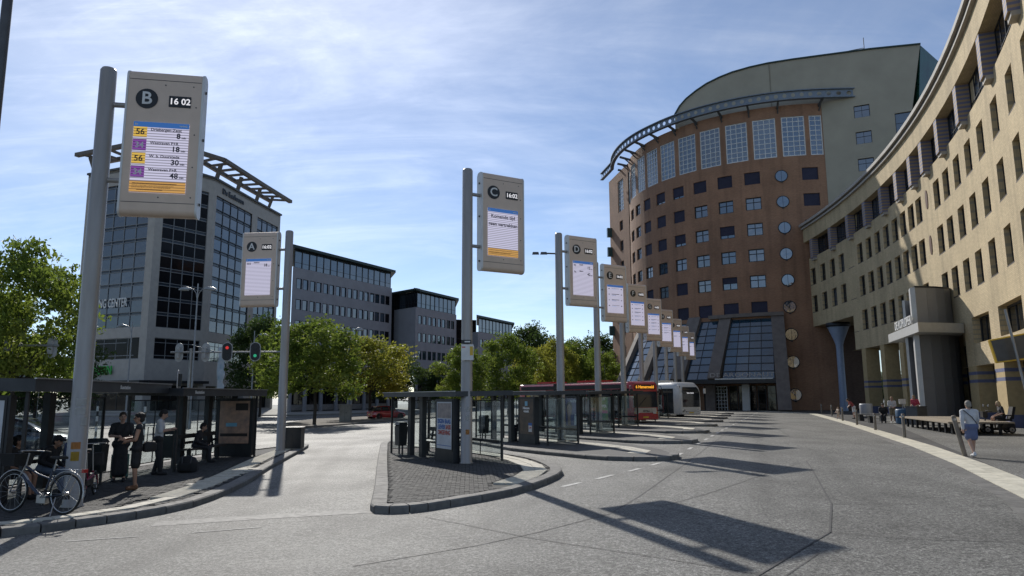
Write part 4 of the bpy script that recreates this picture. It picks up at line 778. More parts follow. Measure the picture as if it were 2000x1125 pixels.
def sign(loc, rz, letter, rows, label, side=1, clock='16:02', big=None, foot=None, hd=8.85):
    t = thing('departure_sign', label, 'departure sign', loc, rz, 'departure signs on tall poles')
    link('pole', sgm('pole', lambda: MB().lathe([(.0, 0), (.2, 0), (.2, .02), (.172, .05), (.165, 4), (.158, 8.8), (.13, 8.85), (0, 8.86)], 24).mesh('pole', 'pole_metal')), t)
    cx, cz = side*1.17, hd-.04-SH/2
    def body():
        b = MB(); xprism(b, profile(SH, SDp, .12), -SW/2+.03, SW/2-.03, 0, True); return b.mesh('panel', 'sign_body')
    def sides(x):
        b = MB(); xprism(b, profile(SH+.02, SDp+.02, .13), x-.02, x+.02); return b.mesh('side_plate', 'sign_side')
    p = link('panel', sgm('panel', body), t, T(cx, 0, cz)); yf = -SDp/2
    for x in (-SW/2+.015, SW/2-.015): link('side_plate', sgm(('sp', x), lambda: sides(x)), p)
    for z in (-SH/2+.27, SH/2-.2): link('panel_seam', sgm(('seam', z), lambda: MB().box((0, yf-.001, z), (SW-.1, .006, .012)).mesh('panel_seam', 'bolt')), p)
    def bolts():
        b = MB()
        for x, z in ((0, SH/2-.3), (.55, SH/2-.3), (.62, .8), (.62, .2), (.62, -.5), (0, -SH/2+.38), (.62, -SH/2+.4)): b.disc((x, yf-.003, z), .014, .01)
        for z in (1.2, .15, -1.25): b.disc((SW/2+.01, 0, z), .03, .04, (1, 0, 0)); b.disc((-SW/2-.01, 0, z), .03, .04, (1, 0, 0))
        return b.mesh('bolts', 'bolt')
    link('bolts', sgm('bolts', bolts), p)
    for z in (hd-.78, hd-2.4): link('arm', sgm('arm', lambda: MB().tube([(.1, 0, 0), (.45, 0, 0)], .055, 12).mesh('arm', 'pole_metal')), t, T(0, 0, z) if side > 0 else T(0, 0, z) @ M.Rotation(math.pi, 4, 'Z'))
    zc = SH/2-.62; d = link('letter_disc', sgm('ldisc', lambda: MB().disc((0, 0, 0), .215, .012).mesh('letter_disc', 'black_print')), p, T(-.345, yf-.006, zc)); link('letter', textmesh(letter, .38, 'white_print', .006, .003), d, T(0, -.012, -.004) @ RX)
    c = link('clock', sgm('clock', lambda: MB().box((0, 0, 0), (.43, .012, .24)).mesh('clock', 'black_print')), p, T(.3, yf-.006, zc-.03)); link('digits', textmesh(clock, .185, 'led_white', .003, .002), c, T(0, -.01, -.003) @ RX)
    s = link('screen', sgm('screen', lambda: MB().box((0, 0, 0), (1.07, .014, 1.5)).mesh('screen', 'screen_white')), p, T(-.02, yf-.007, SH/2-1.88))
    link('header', sgm('hdr', lambda: MB().box((0, 0, 0), (1.07, .006, .11)).mesh('header', 'screen_blue')), s, T(0, -.0105, .695)); y = -.0115
    def put(tx, sz, x, z, mt='screen_ink', al='LEFT', bold=.002): link('screen_text', textmesh(tx, sz, mt, bold, .001, al), s, T(x, y-.003, z) @ RX)
    def dash(w_, h_, x, z, mt='screen_ink'): link('screen_line', sgm(('dash', w_, h_, mt), lambda: MB().box((0, 0, 0), (w_, .003, h_)).mesh('screen_line', mt)), s, T(x, y, z))
    if letter in 'BACD': put('vertrek', .05, .35, .695, 'white_print'); put('lijn', .05, -.51, .695, 'white_print')
    z = .54
    for r_ in rows:
        if len(r_) == 4:
            n_, mt, dest, mn = r_
            if mt: dash(.26, .24, -.4, z, mt); put(n_, .17, -.4, z-.01, 'screen_ink' if mt == 'screen_yellow' else 'white_print', 'CENTER', .004)
            else: put(n_, .12, -.5, z)
            put(dest, .085, -.2, z+.05); put(mn, .16, .38, z-.07, al='RIGHT', bold=.004); put('min', .06, .4, z-.1); z -= .285
        else:
            wd = r_[0]; dash(.08, .035, -.42, z); dash(wd, .022, -.25+wd/2, z+.02); dash(wd*.6, .015, -.25+wd*.3, z-.035, 'ink_blue'); dash(.07, .04, .4, z); z -= r_[1]
    if big:
        for tx, zz_ in big: put(tx, .155, 0, zz_, al='CENTER', bold=.003)
    if foot:
        dash(1.07, .24, 0, -.63, 'screen_orange')
        for i in range(4): dash(.85-.2*(i == 3)-.05*i, .016, -.06-.03*i, -.56-.045*i)
    return t
DEST = [('56', 'screen_yellow', 'Driebergen-Zeist', '8'), ('34', 'screen_purple', 'Westraven P+R', '18'), ('56', 'screen_yellow', 'W. b. Duurstede', '30'), ('34', 'screen_purple', 'Westraven P+R', '48')]
pB = gnd(150, 950, .13); ang = V((pB.x, pB.y)).normalized()*17.2; pB = V((ang.x, ang.y, g(ang.x)+.13))
pB = V((-8.4, 14.12, g(-8.5)+.13))
sign(pB, R(11), 'B', DEST, 'tall departure sign lettered B beside the bicycles, largest in view', clock='16 02', foot=True)
pA = V((-9.15, 28.84, g(-9.15)+.13)); sign(pA, R(-6), 'A', [('203', None, 'Station', '18')], 'departure sign lettered A hung left of its pole at the island tip', side=-1)
pC = V((-1.35, 21.31, g(-1.35)+.13)); sC = sign(pC, RZ30, 'C', [], 'departure sign lettered C with two lines of text beside the glass shelter', big=[('Komende tijd', .5), ('geen vertrekken', .25)], foot=True)
seqs = {'D': [('70', None, 'Soest', '12'), ('76', None, 'Baarn', '42')], 'E': [(.5, .3)]*4, 'F': [(.5, .24)]*5, 'G': [(.5, .24)]*5, 'H': [(.5, .2)]*4, 'I': [(.4, .3)]*2, 'J': [(.4, .3)]*3, 'K': [(.4, .3)]*2}
wh = {'D': 'nearest in the bus row after C', 'E': 'in front of the red bus, behind D', 'F': 'between signs E and G', 'G': 'just behind sign F', 'H': 'just behind sign G', 'I': 'third from the far end of the row', 'J': 'second from the far end of the row', 'K': 'farthest in the row, by the glass entrance'}
POLES = {'C': pC}
for i, l in enumerate('DEFGHIJK'):
    q = V((3.04, 30.98))+BAY*i-V((.866, .5))*1.17; z = g(q.x)+.13
    POLES[l] = V((q.x, q.y, z)); sign(POLES[l], RZ30, l, seqs[l], 'departure sign lettered %s on a tall pole, %s' % (l, wh[l]), hd=8.85)
# small fixtures on the poles
fl = thing('floodlight', 'small black twin floodlight on a bracket high on pole D', 'floodlight', POLES['D']+V((-.15, 0, 7.95)))
MB().tube([(0, 0, 0), (-.55, 0, .02)], .035, 8).obj('bracket', 'dark_steel', fl)
for x in (-.5, -.85): MB().hexa([V((x-.15, -.12, -.06)), V((x+.15, -.12, -.06)), V((x+.15, .12, -.02)), V((x-.15, .12, -.02)), V((x-.12, -.1, .06)), V((x+.12, -.1, .06)), V((x+.12, .1, .1)), V((x-.12, .1, .1))]).obj('lamp_head', 'dark_steel', fl)
tt = thing('timetable_case', 'white timetable case clipped high on the pole of sign C', 'timetable', pC+V((.0, -.19, 3.2)))
MB().box((.03, -.03, 0), (.36, .06, .46)).obj('case', 'white_print', tt); MB().box((.15, -.063, .04), (.09, .006, .26)).obj('yellow_strip', 'yellow_sticker', tt); MB().box((-.08, -.063, .15), (.1, .006, .03)).obj('red_mark', 'red_sticker', tt); MB().box((.0, -.03, .31), (.3, .05, .11)).obj('top_plate', 'black_print', tt); MB().box((.03, -.06, .31), (.16, .006, .04)).obj('top_text', 'white_print', tt)
def sticker(pole, z, ang, w_, h_, mt, label):
    r_ = .185 if z > 1 else .19; o = MB(); a0 = R(ang); da = w_/r_/2; n = 4; vs = []
    for i in range(n+1):
        a = a0-da+2*da*i/n
        for zz_ in (-h_/2, h_/2): vs.append((pole.x+(.173)*math.cos(a), pole.y+(.173)*math.sin(a), pole.z+z+zz_))
    o.add(vs, [(2*i, 2*i+2, 2*i+3, 2*i+1) for i in range(n)]); o.add([(x*1, y, z_) for x, y, z_ in vs], [(2*i+1, 2*i+3, 2*i+2, 2*i) for i in range(n)]); s = o.obj('sticker', mt); tag(s, label, 'sticker', 'stickers on the sign poles')
toB = math.degrees(math.atan2(-pB.y, -pB.x)); toC = -90
for z, a, w_, h_, mt, lb in ((1.97, toB-12, .1, .15, 'white_print', 'white sticker with a red stamp, high left on pole B'), (1.98, toB+16, .1, .13, 'white_print', 'white sticker high right on pole B'), (1.8, toB-2, .2, .12, 'white_print', 'wide white sticker in the middle of pole B'), (1.6, toB+26, .12, .15, 'white_print', 'white sticker with dark squares on the right of pole B'), (1.15, toB-10, .18, .13, 'orange_sticker', 'orange sticker on pole B above the yellow one'), (.95, toB-10, .16, .17, 'yellow_sticker', 'yellow sticker with a ring on pole B, lowest one')): sticker(pB, z, a, w_, h_, mt, lb)
for z, a, w_, h_, mt, lb in ((1.55, toC+14, .12, .12, 'white_print', 'white sticker with dark symbol on pole C, upper one'), (1.3, toC+14, .1, .16, 'white_print', 'tall white sticker on pole C under the symbol'), (.9, toC+14, .12, .14, 'orange_sticker', 'yellow round mark on the lower part of pole C')): sticker(pC, z, a, w_, h_, mt, lb)
# ------------------------------------------------------------------ bus shelters
mat('poster_white', (.62, .64, .67), .4); mat('poster_photo', (.16, .15, .16), .4, var=.6, scale=5, col2=(.4, .32, .28)); mat('ink_blue_print', (.03, .13, .42), .5); mat('ink_red_print', (.5, .09, .07), .5)
mat('poster_brown', (.09, .05, .032), .35, var=.5, scale=3.5, col2=(.018, .012, .01)); mat('poster_blue', (.045, .06, .26), .35, var=.3, scale=1.2); mat('poster_green', (.07, .28, .05), .35, var=.3, scale=3); mat('skin_print', (.36, .2, .14), .4, var=.3, scale=5); mat('hair_print', (.02, .013, .011), .5); mat('magenta_print', (.5, .02, .12), .4); mat('light_blue_print', (.2, .45, .6), .4); mat('poster_peach', (.5, .3, .2), .4, var=.4, scale=4, col2=(.2, .14, .12))
def sheetpart(parent, name, mt, x, z, w_, h_, y): return MB().box((x, y, z), (w_, .003, h_)).obj(name, mt, parent)
def poster_art(kind, p, y):
    """flat print of each poster on the case front; local x to the right, z up, 1.1 x 1.68 m"""
    if kind == 'jobs':
        sheetpart(p, 'sheet', 'poster_white', 0, 0, 1.08, 1.68, y); sheetpart(p, 'photo', 'poster_photo', .0, .52, .98, .54, y-.004)
        for tx, z, mt, sx_ in (('EIGEN BAAS', .13, 'ink_blue_print', .8), ('LIEVER', -.07, 'ink_blue_print', .8), ('OMGEVING', -.27, 'ink_red_print', .8)): link('headline', textmesh(tx, .215, mt, .008, .001, sx=sx_), p, T(0 if tx != 'LIEVER' else -.17, y-.006, z) @ RX)
        link('headline', textmesh('BASIS', .215, 'ink_red_print', .008, .001, sx=.7), p, T(.3, y-.006, -.07) @ RX); sheetpart(p, 'stripe', 'ink_blue_print', 0, -.72, .98, .02, y-.004)
    elif kind == 'drink':
        sheetpart(p, 'sheet', 'poster_brown', 0, 0, 1.08, 1.68, y); sheetpart(p, 'drop', 'light_blue_print', 0, .62, .2, .22, y-.004)
        for tx, z in (('Nieuwe', .4), ('smaak', .25)): link('headline', textmesh(tx, .16, 'white_print', .01, .001), p, T(0, y-.006, z) @ RX)
        sheetpart(p, 'price_top', 'ink_blue_print', .3, -.36, .26, .12, y-.004); sheetpart(p, 'price_tag', 'white_print', .3, -.53, .26, .2, y-.004); link('price', textmesh('3.49', .12, 'ink_red_print', .006, .001), p, T(.3, y-.008, -.53) @ RX); sheetpart(p, 'price_base', 'white_print', .3, -.68, .26, .08, y-.004)
    elif kind == 'face':
        sheetpart(p, 'sheet', 'poster_blue', 0, 0, 1.08, 1.68, y)
        def blob(nm, mt, x, z, rx, rz_, yy): MB().tube([(0, 0, 0), (0, .003, 0)], 1, 20, sm=False).obj(nm, mt, p, mx=T(x, yy, z) @ M.Diagonal((rx, 1, rz_, 1)))
        blob('printed_hair', 'hair_print', -.22, .26, .28, .34, y-.006); blob('printed_face', 'skin_print', -.22, .08, .22, .36, y-.01); sheetpart(p, 'printed_neck', 'skin_print', -.24, -.5, .24, .62, y-.004); sheetpart(p, 'printed_bottle', 'white_print', .3, -.52, .2, .5, y-.004); sheetpart(p, 'printed_bottle_cap', 'white_print', .3, -.2, .09, .14, y-.004)
        for x in (-.3, -.14): sheetpart(p, 'printed_eye', 'hair_print', x, .17, .08, .03, y-.014)
        sheetpart(p, 'printed_mouth', 'magenta_print', -.22, -.1, .11, .03, y-.014)
        for z, w_ in ((.66, .5), (.58, .6)): sheetpart(p, 'printed_line', 'white_print', .14, z, w_, .035, y-.004)
    elif kind == 'plus':
        sheetpart(p, 'sheet', 'poster_green', 0, 0, 1.08, 1.68, y); link('headline', textmesh('PLUS', .26, 'white_print', .01, .001), p, T(0, y-.006, .65) @ RX); link('headline', textmesh('SUPER', .26, 'white_print', .012, .001), p, T(.05, y-.006, .14) @ RX); sheetpart(p, 'printed_band', 'magenta_print', 0, -.25, 1., .22, y-.004)
    elif kind == 'peach':
        sheetpart(p, 'sheet', 'poster_peach', 0, 0, 1.08, 1.68, y); sheetpart(p, 'printed_photo', 'hair_print', .25, .6, .45, .28, y-.004); sheetpart(p, 'printed_block', 'light_blue_print', -.1, -.1, .4, .14, y-.004); sheetpart(p, 'printed_block', 'hair_print', 0, -.5, .98, .12, y-.004)
    else:
        sheetpart(p, 'sheet', 'poster_white', 0, 0, 1.08, 1.68, y); sheetpart(p, 'printed_block', 'ink_red_print', .25, -.2, .4, .4, y-.004); sheetpart(p, 'printed_block', 'black_print', .3, .45, .3, .12, y-.004)
def adcase(root, mx, kind):
    c = MB(); c.box((0, 0, 1.18), (1.3, .2, 2.24)); c.box((0, .0, .07), (1.2, .16, .13)); o = c.obj('poster_case', 'dark_frame', root, mx=mx)
    fr = MB(); [fr.box((x, -.107, 1.36), (.05, .015, 1.8)) for x in (-.57, .57)]; [fr.box((0, -.106, z), (1.08, .013, .05)) for z in (.5, 2.22)]; fr.obj('case_frame', 'black_print', o)
    pp_ = bpy.data.objects.new('poster', MB().box((0, 0, 0), (1.1, .004, 1.7)).mesh('poster', 'black_print')); COL.objects.link(pp_); pp_.parent = o; pp_.location = (0, -.104, 1.36); CHD.setdefault(o.name, []).append(pp_)
    # the print belongs to the case, one level down
    for q in [pp_]: CHD[o.name].remove(q); bpy.data.objects.remove(q)
    tmp = MB().box((0, -.101, 1.36), (1.12, .004, 1.72)).obj('poster', 'black_print', o); tmp_root = o
    class _:  pass
    before = set(CHD.get(o.name, [])); 
    poster_art_at(kind, o)
def poster_art_at(kind, o):
    global link
    base = link
    def shifted(name, me, parent=None, mx=None): return base(name, me, parent, T(0, -.105, 1.36) @ (mx if mx is not None else M.Identity(4)))
    link = shifted
    try: poster_art(kind, o, 0.)
    finally: link = base
def shelter(loc, rz, Lx, label, ads=(), end0=True, end1=False, depth=1.5, bench=(.9, 3.9), posts=(1.35, 2.95), text=None, h=1.97, bar_in=True, back=True, th=.15, py=None, tab=False):
    t = thing('bus_shelter', label, 'bus shelter', loc, rz, 'glass bus shelters')
    k = MB(); k.hexa([V((-.2, -.22, h)), V((Lx+.25, -.22, h)), V((Lx+.25, depth+.2, h+.03)), V((-.2, depth+.2, h+.03)), V((-.2, -.22, h+th)), V((Lx+.25, -.22, h+th)), V((Lx+.25, depth+.2, h+th+.03)), V((-.2, depth+.2, h+th+.03))]); rf = k.obj('roof', 'shelter_roof', t)
    MB().box((Lx/2, -.235, h+th+.005), (Lx+.47, .05, .025)).obj('roof_edge_trim', 'steel', rf)
    if text:
        for tx, x in text: link('fascia_lettering', textmesh(tx, .13, 'white_print', .002, .002), rf, T(x, -.226, h+th/2) @ RX)
    pst = [(.03, .03), (.03, depth-.03), (Lx-.03, depth-.03)]+([(Lx-.03, .03)] if end1 else [])
    for x, y in pst: MB().box((x, y, h/2), (.06, .06, h)).obj('post', 'dark_frame', t)
    if tab: q_ = MB().box((.55, -.1, h-.12), (.34, .05, .17)).obj('stop_plate', 'yellow_sticker', t)
    for x in posts: MB().box((x, py if py is not None else depth-.28, h/2), (.26, .16, h)).obj('broad_post', 'dark_frame', t)
    def pane(x0, y0, x1, y1, z0=.16, z1=h-.12):
        a, c = V((x0, y0, 0)), V((x1, y1, 0)); d = (c-a).normalized(); n_ = V((-d.y, d.x, 0))*.005; o = MB().hexa([a-n_+V((0, 0, z0)), c-n_+V((0, 0, z0)), c+n_+V((0, 0, z0)), a+n_+V((0, 0, z0)), a-n_+V((0, 0, z1)), c-n_+V((0, 0, z1)), c+n_+V((0, 0, z1)), a+n_+V((0, 0, z1))]).obj('glass_pane', 'clear_glass', t)
        f_ = MB(); f_.bar(a+V((0, 0, z0)), c+V((0, 0, z0)), .03, .03); f_.bar(a+V((0, 0, z1)), c+V((0, 0, z1)), .03, .03); f_.bar(c+V((0, 0, z0)), c+V((0, 0, z1)), .025, .025); f_.obj('glazing_frame', 'dark_frame', o)
    if back:
        nb = max(2, round(Lx/1.35))
        for i in range(nb): pane(.07+(Lx-.14)*i/nb, depth-.03, .07+(Lx-.14)*(i+1)/nb-.02, depth-.03)
    if end0: pane(.03, .08, .03, depth-.08)
    if end1: pane(Lx-.03, .08, Lx-.03, depth-.08)
    if bench:
        x0, x1 = bench; MB().box(((x0+x1)/2, depth-.6, .46), (x1-x0, .4, .06)).obj('seat', 'dark_frame', t); MB().box(((x0+x1)/2, depth-.36, .86), (x1-x0, .05, .14)).obj('backrest', 'dark_frame', t)
        for x in (x0+.25, x1-.25): k = MB(); k.bar((x, depth-.6, 0), (x, depth-.6, .43), .1, .1); k.bar((x, depth-.42, .43), (x, depth-.36, .8), .06, .06); k.obj('seat_support', 'dark_frame', t)
    MB().bar((.1, depth-.1, .62), (Lx-.1, depth-.1, .62), .05, .09).obj('rail', 'dark_frame', t)
    for kind, mx in ads: adcase(t, mx @ M.Diagonal((1, 1, h/2.38, 1)), kind)
    return t
zi = lambda x: g(x)+.13
shelter((-4.36, 26.08, zi(-4.36)), R(-60), 5.55, 'glass bus shelter on the pointed brick island beside sign C', ads=[('jobs', T(4.78, .0, 0))], posts=(1.34, 2.35), py=.24)
for k in range(7):
    A = V((-1.72, 33.44))+BAY*k
    lb = ['glass bus shelter beside sign D with a brown drinks poster', 'glass bus shelter with a blue poster of a face beside sign E', 'glass bus shelter with a green poster beside sign F', 'glass bus shelter beside sign G, next to the red bus', 'glass bus shelter beside sign H, mostly behind the red bus', 'glass bus shelter beside sign I, behind the white bus', 'farthest glass bus shelter of the row, beside sign J'][k]
    shelter((A.x, A.y, zi(A.x)), R(-60), 6.1, lb, ads=[(('drink', 'face', 'plus', 'peach', 'jobs', 'drink', 'plus')[k], T(4.72, .0, 0))], end1=k < 3, bench=(1.9, 3.7), posts=(1.34, 2.9), py=.24, tab=True)
shelter((-9.55, 14.3, zi(-9.6)), R(94), 6.2, 'near glass bus shelter behind the bicycles with people on its bench', ads=[('sale', T(.1, .98, 0) @ M.Rotation(R(-90), 4, 'Z'))], end0=False, h=2.2, th=.25, text=[('Busstation', 3.6)], posts=(.9, 3.0), bench=(.4, 3.4))
shelter((-9.55, 20.75, zi(-9.6)), R(86), 5.4, 'glass bus shelter behind the standing people, ending in a peach poster', ads=[('peach', T(5.25, .72, 0) @ M.Rotation(R(-88), 4, 'Z'))], end0=False, end1=True, h=2.12, th=.22, text=[('Busstation', .75)], posts=(2.5, 4.2), bench=(2.2, 4.6))
def bin_(loc, rz, label, sc_=1.):
    t = thing('litter_bin', label, 'litter bin', loc, rz, 'litter bins'); MB().hexa([V((-.2, -.14, .3)), V((.2, -.14, .3)), V((.2, .14, .3)), V((-.2, .14, .3)), V((-.22, -.16, .95)), V((.22, -.16, .95)), V((.22, .16, .95)), V((-.22, .16, .95))]).obj('bin_body', 'bin_green', t)
    k = MB(); k.hexa([V((-.23, -.17, 1.0)), V((.23, -.17, 1.0)), V((.23, .17, 1.0)), V((-.23, .17, 1.0)), V((-.18, -.12, 1.1)), V((.18, -.12, 1.1)), V((.18, .12, 1.1)), V((-.18, .12, 1.1))]); [k.box((x, 0, .975), (.03, .28, .05)) for x in (-.19, .19)]; k.obj('bin_hood', 'bin_green', t)
    for x in (-.15, .15): MB().box((x, 0, .15), (.05, .05, .3)).obj('leg', 'dark_steel', t)
for p, rz, lb in ((V((-3.9, 25.5)), -60, 'dark litter bin inside the left end of shelter C'), (V((-1.3, 32.8)), -60, 'dark litter bin inside the left end of shelter D'), (V((-10.2, 17.95)), 0, 'dark litter bin standing beside the folding bicycle'), (V((-10.45, 22.2)), 0, 'dark litter bin by the backpack, behind shelter glass')): bin_((p.x, p.y, zi(p.x)), R(rz), lb)
# dark control box behind pole A
bx = thing('utility_box', 'squat black box on the kerb beside the pole of sign A', 'utility box', V((-8.95, 29.9, zi(-9)))); MB().box((0, 0, .43), (.72, .5, .8)).obj('cabinet', 'dark_frame', bx); MB().box((0, 0, .85), (.78, .56, .04)).obj('lid', 'dark_steel', bx); MB().box((0, 0, .02), (.66, .44, .04)).obj('plinth', 'concrete', bx); MB().box((0, -.255, .43), (.02, .012, .72)).obj('door_gap', 'black_print', bx)
# ------------------------------------------------------------------ buses
mat('bus_red', (.42, .03, .035), .3, .0, var=.06, coat=.5); mat('bus_white', (.62, .62, .6), .32, var=.05, coat=.4); mat('bus_silver', (.5, .48, .45), .35, .3); mat('headlamp', (.75, .75, .72), .12, .4); mat('indicator', (.7, .32, .05), .3); mat('tail_red', (.4, .02, .02), .25); mat('plate_yellow', (.7, .5, .05), .5); mat('tyre', (.018, .018, .018), .85); mat('car_red', (.4, .015, .02), .22, .1, coat=1.); mat('car_dark', (.04, .05, .07), .22, .3, coat=1.)
glassmat('vehicle_glass', (.012, .013, .014), .05, .5, .1, .0)
def rrect(w_, z0, z1, rt_, rb_, n=4):
    out = []
    for cy, cz, r_, a0 in ((w_-rb_, z0+rb_, rb_, -90), (w_-rt_, z1-rt_, rt_, 0), (-w_+rt_, z1-rt_, rt_, 90), (-w_+rb_, z0+rb_, rb_, 180)): out += [(cy+r_*math.cos(R(a0+90*i/n)), cz+r_*math.sin(R(a0+90*i/n))) for i in range(n+1)]
    return out
def loft(b, secs, m=0, sm=True, caps=True):
    """secs: list of (x, profile of (y, z))"""
    n = len(secs[0][1]); vs = [(x, y, z) for x, p in secs for y, z in p]; b.add(vs, [(i*n+k, i*n+(k+1) % n, (i+1)*n+(k+1) % n, (i+1)*n+k) for i in range(len(secs)-1) for k in range(n)], m, sm)
    if caps: b.add(vs[:n], [tuple(range(n-1, -1, -1))], m); b.add(vs[-n:], [tuple(range(n))], m)
def wheel(parent, x, y, z, r_, wd, mx=None):
    o = MB().ring((0, 0, 0), r_*.78, r_*.22, (0, 1, 0), 26, 8).obj('wheel', 'tyre', parent, mx=T(x, y, z) @ M.Diagonal((1, wd/(r_*.44), 1, 1))); MB().disc((0, 0, 0), r_*.62, r_*.3).obj('rim', 'steel', o); MB().disc((0, 0, 0), r_*.2, r_*.36).obj('hub', 'dark_steel', o); return o
def bus(loc, rz, Lb, sc_, red, label):
    t = thing('city_bus', label, 'bus', loc, rz, 'buses in the bays'); t.scale = (sc_,)*3; W = 1.27; Hh = 3.05; body = 'bus_red' if red else 'bus_white'
    b = MB(); secs = [(-Lb, rrect(W-.02, .34, Hh, .22, .06)), (-.5, rrect(W, .3, Hh, .22, .08)), (-.16, rrect(W-.03, .3, Hh-.03, .25, .1)), (0, rrect(W-.14, .34, Hh-.14, .25, .12))]
    if not red: secs = [(-Lb, rrect(W-.02, .34, Hh, .4, .06)), (-1.2, rrect(W, .3, Hh, .45, .08)), (-.55, rrect(W-.02, .3, Hh-.04, .5, .1)), (-.2, rrect(W-.06, .3, Hh-.3, .5, .12)), (0, rrect(W-.2, .34, Hh-1.0, .35, .15))]
    loft(b, secs); bo = b.obj('body', body, t)
    def panel(name, mt, y0, y1, z0, z1, x=.012, sl=0., par=None): return MB().hexa([V((x-.05, y0, z0)), V((x+.0, y0, z0)), V((x+.0, y1, z0)), V((x-.05, y1, z0)), V((x-.05+sl, y0*.97, z1)), V((x+sl, y0*.97, z1)), V((x+sl, y1*.97, z1)), V((x-.05+sl, y1*.97, z1))]).obj(name, mt, par or t)
    if red:
        panel('windscreen', 'vehicle_glass', -1.12, 1.12, 1.2, 2.9, .02, -.03); panel('front_band', 'bus_silver', -1.04, 1.04, .82, 1.17, .022); panel('bumper', 'bus_red', -1.16, 1.16, .34, .8, .03)
        d = panel('destination_display', 'black_print', -.95, .95, 2.48, 2.82, .03, -.01); link('route_text', textmesh('6 Hamersveld', .3, 'led_orange', .006, .002), d, frame((.04, -.02, 2.65), (0, 1, 0), (0, 0, 1)))
        link('maker_lettering', textmesh('S E T R A', .15, 'black_print', .006, .004), t, frame((.036, .05, .93), (0, 1, 0), (0, 0, 1)))
        for y in (-.88, .88): o = panel('headlight', 'headlamp', y-.2, y+.2, .74, .93, .045); panel('indicator', 'indicator', y+(-.2 if y < 0 else .1), y+(-.1 if y < 0 else .2), .76, .88, .05, par=o)
        panel('number_plate', 'plate_yellow', -.26, .26, .45, .56, .04); wp = MB(); wp.bar((.05, -.6, 1.3), (.05, .1, 1.9), .02); wp.bar((.05, .6, 1.3), (.05, .9, 2.0), .02); wp.obj('wipers', 'black_print', t)
    else:
        g_ = MB(); pf = [(.03, .95), (.045, 1.5), (.045, 1.95), (.02, 2.2), (-.06, 2.45), (-.13, 2.62)]; n_ = len(pf)
        g_.add([(x, sy*(.96 if i_ < 4 else .9-.1*(i_-4)), z) for i_, (x, z) in enumerate(pf) for sy in (-1, 1)]+[(x-.08, sy*(.96 if i_ < 4 else .9-.1*(i_-4)), z) for i_, (x, z) in enumerate(pf) for sy in (-1, 1)], [(2*i_, 2*i_+1, 2*i_+3, 2*i_+2) for i_ in range(n_-1)]+[(2*n_+2*i_, 2*n_+2*i_+2, 2*n_+2*i_+3, 2*n_+2*i_+1) for i_ in range(n_-1)], 0, True); g_.obj('windscreen', 'vehicle_glass', t)
        link('route_text', textmesh('Geen dienst', .16, 'led_white', .002, .002), t, frame((.05, -.1, 2.12), (0, 1, 0), (-.3, 0, 1)))
        for y in (-.78, .78):
            MB().ring((.0, y, .66), .11, .03, (1, 0, 0), 18, 6).obj('headlight', 'headlamp', t)
        for i in range(7): MB().disc((.012-.004*i, -.95+.13*i % .5, .55+.07*(i % 3)), .05, .02, (1, 0, 0), 8).obj('leaf_decal', 'black_print', t)
        panel('number_plate', 'plate_yellow', -.26, .26, .42, .52, .012); panel('lower_grille', 'bus_silver', -.5, .5, .56, .62, .014)
    for s in (-1, 1):
        y = s*(W+.004)                           # side glass in separate panes, doors
        xs_ = np.arange(-1.5, -Lb+1., -1.55)
        for i, x in enumerate(xs_):
            door = s < 0 and i in (0, 3, 6); z0 = .42 if door else 1.15; o = MB().box((x-.02, y, (z0+2.5)/2), (1.46, .02, 2.5-z0)).obj('door' if door else 'side_window', 'vehicle_glass', t)
            if door: MB().box((x-.02, y+s*.012, (z0+2.5)/2), (.05, .014, 2.5-z0-.06)).obj('door_seam', 'dark_steel', o)
        if red: MB().box((-Lb/2-.3, y, 2.7), (Lb-1.2, .018, .3)).obj('dark_top_band', 'black_print', t); MB().box((-.75, y, 1.85), (1.0, .02, 1.4)).obj('cab_window', 'vehicle_glass', t)
        for x in ([-2.65, -8.2, -13.5] if Lb > 13 else [-2.7, -8.9]):
            MB().disc((x, s*(W-.005), .5), .56, .04).obj('wheel_arch', 'black_print', t); wheel(t, x, s*(W-.1), .48, .48, .26)
        m = MB(); m.tube([(-.25, s*1.2, 2.75), (.15, s*1.38, 2.7), (.2, s*1.4, 2.5)], .025, 6); m.obj('mirror_arm', 'black_print', t); MB().box((.2, s*1.4, 2.28), (.1, .2, .42)).obj('mirror', 'black_print' if red else 'bus_white', t)
    if red:
        MB().box((-9.6, 0, 1.75), (.9, 2.56, 2.5)).obj('bellows', 'rubber', t); MB().box((-6, 0, Hh+.09), (2.6, 1.6, .2)).obj('roof_unit', 'bus_red', t); MB().box((-12.2, 0, Hh+.09), (2.2, 1.6, .2)).obj('roof_unit', 'bus_red', t)
        for s in (-1, 1): MB().box((-Lb/2, s*1.12, Hh+.0), (Lb-.8, .1, .03)).obj('roof_rail', 'bus_silver', t)
    else: MB().box((-5.5, 0, Hh+.08), (5, 1.7, .22)).obj('roof_unit', 'bus_white', t)
    return t
bus((8.77, 48.0, g(8.8)+.02), R(-60), 15.6, .92, True, 'red articulated city bus with orange route display facing the square'); bus((14.7, 59.8, g(14.7)), R(-60), 11.5, .97, False, 'white city bus with a sloping dark windscreen behind the red bus')
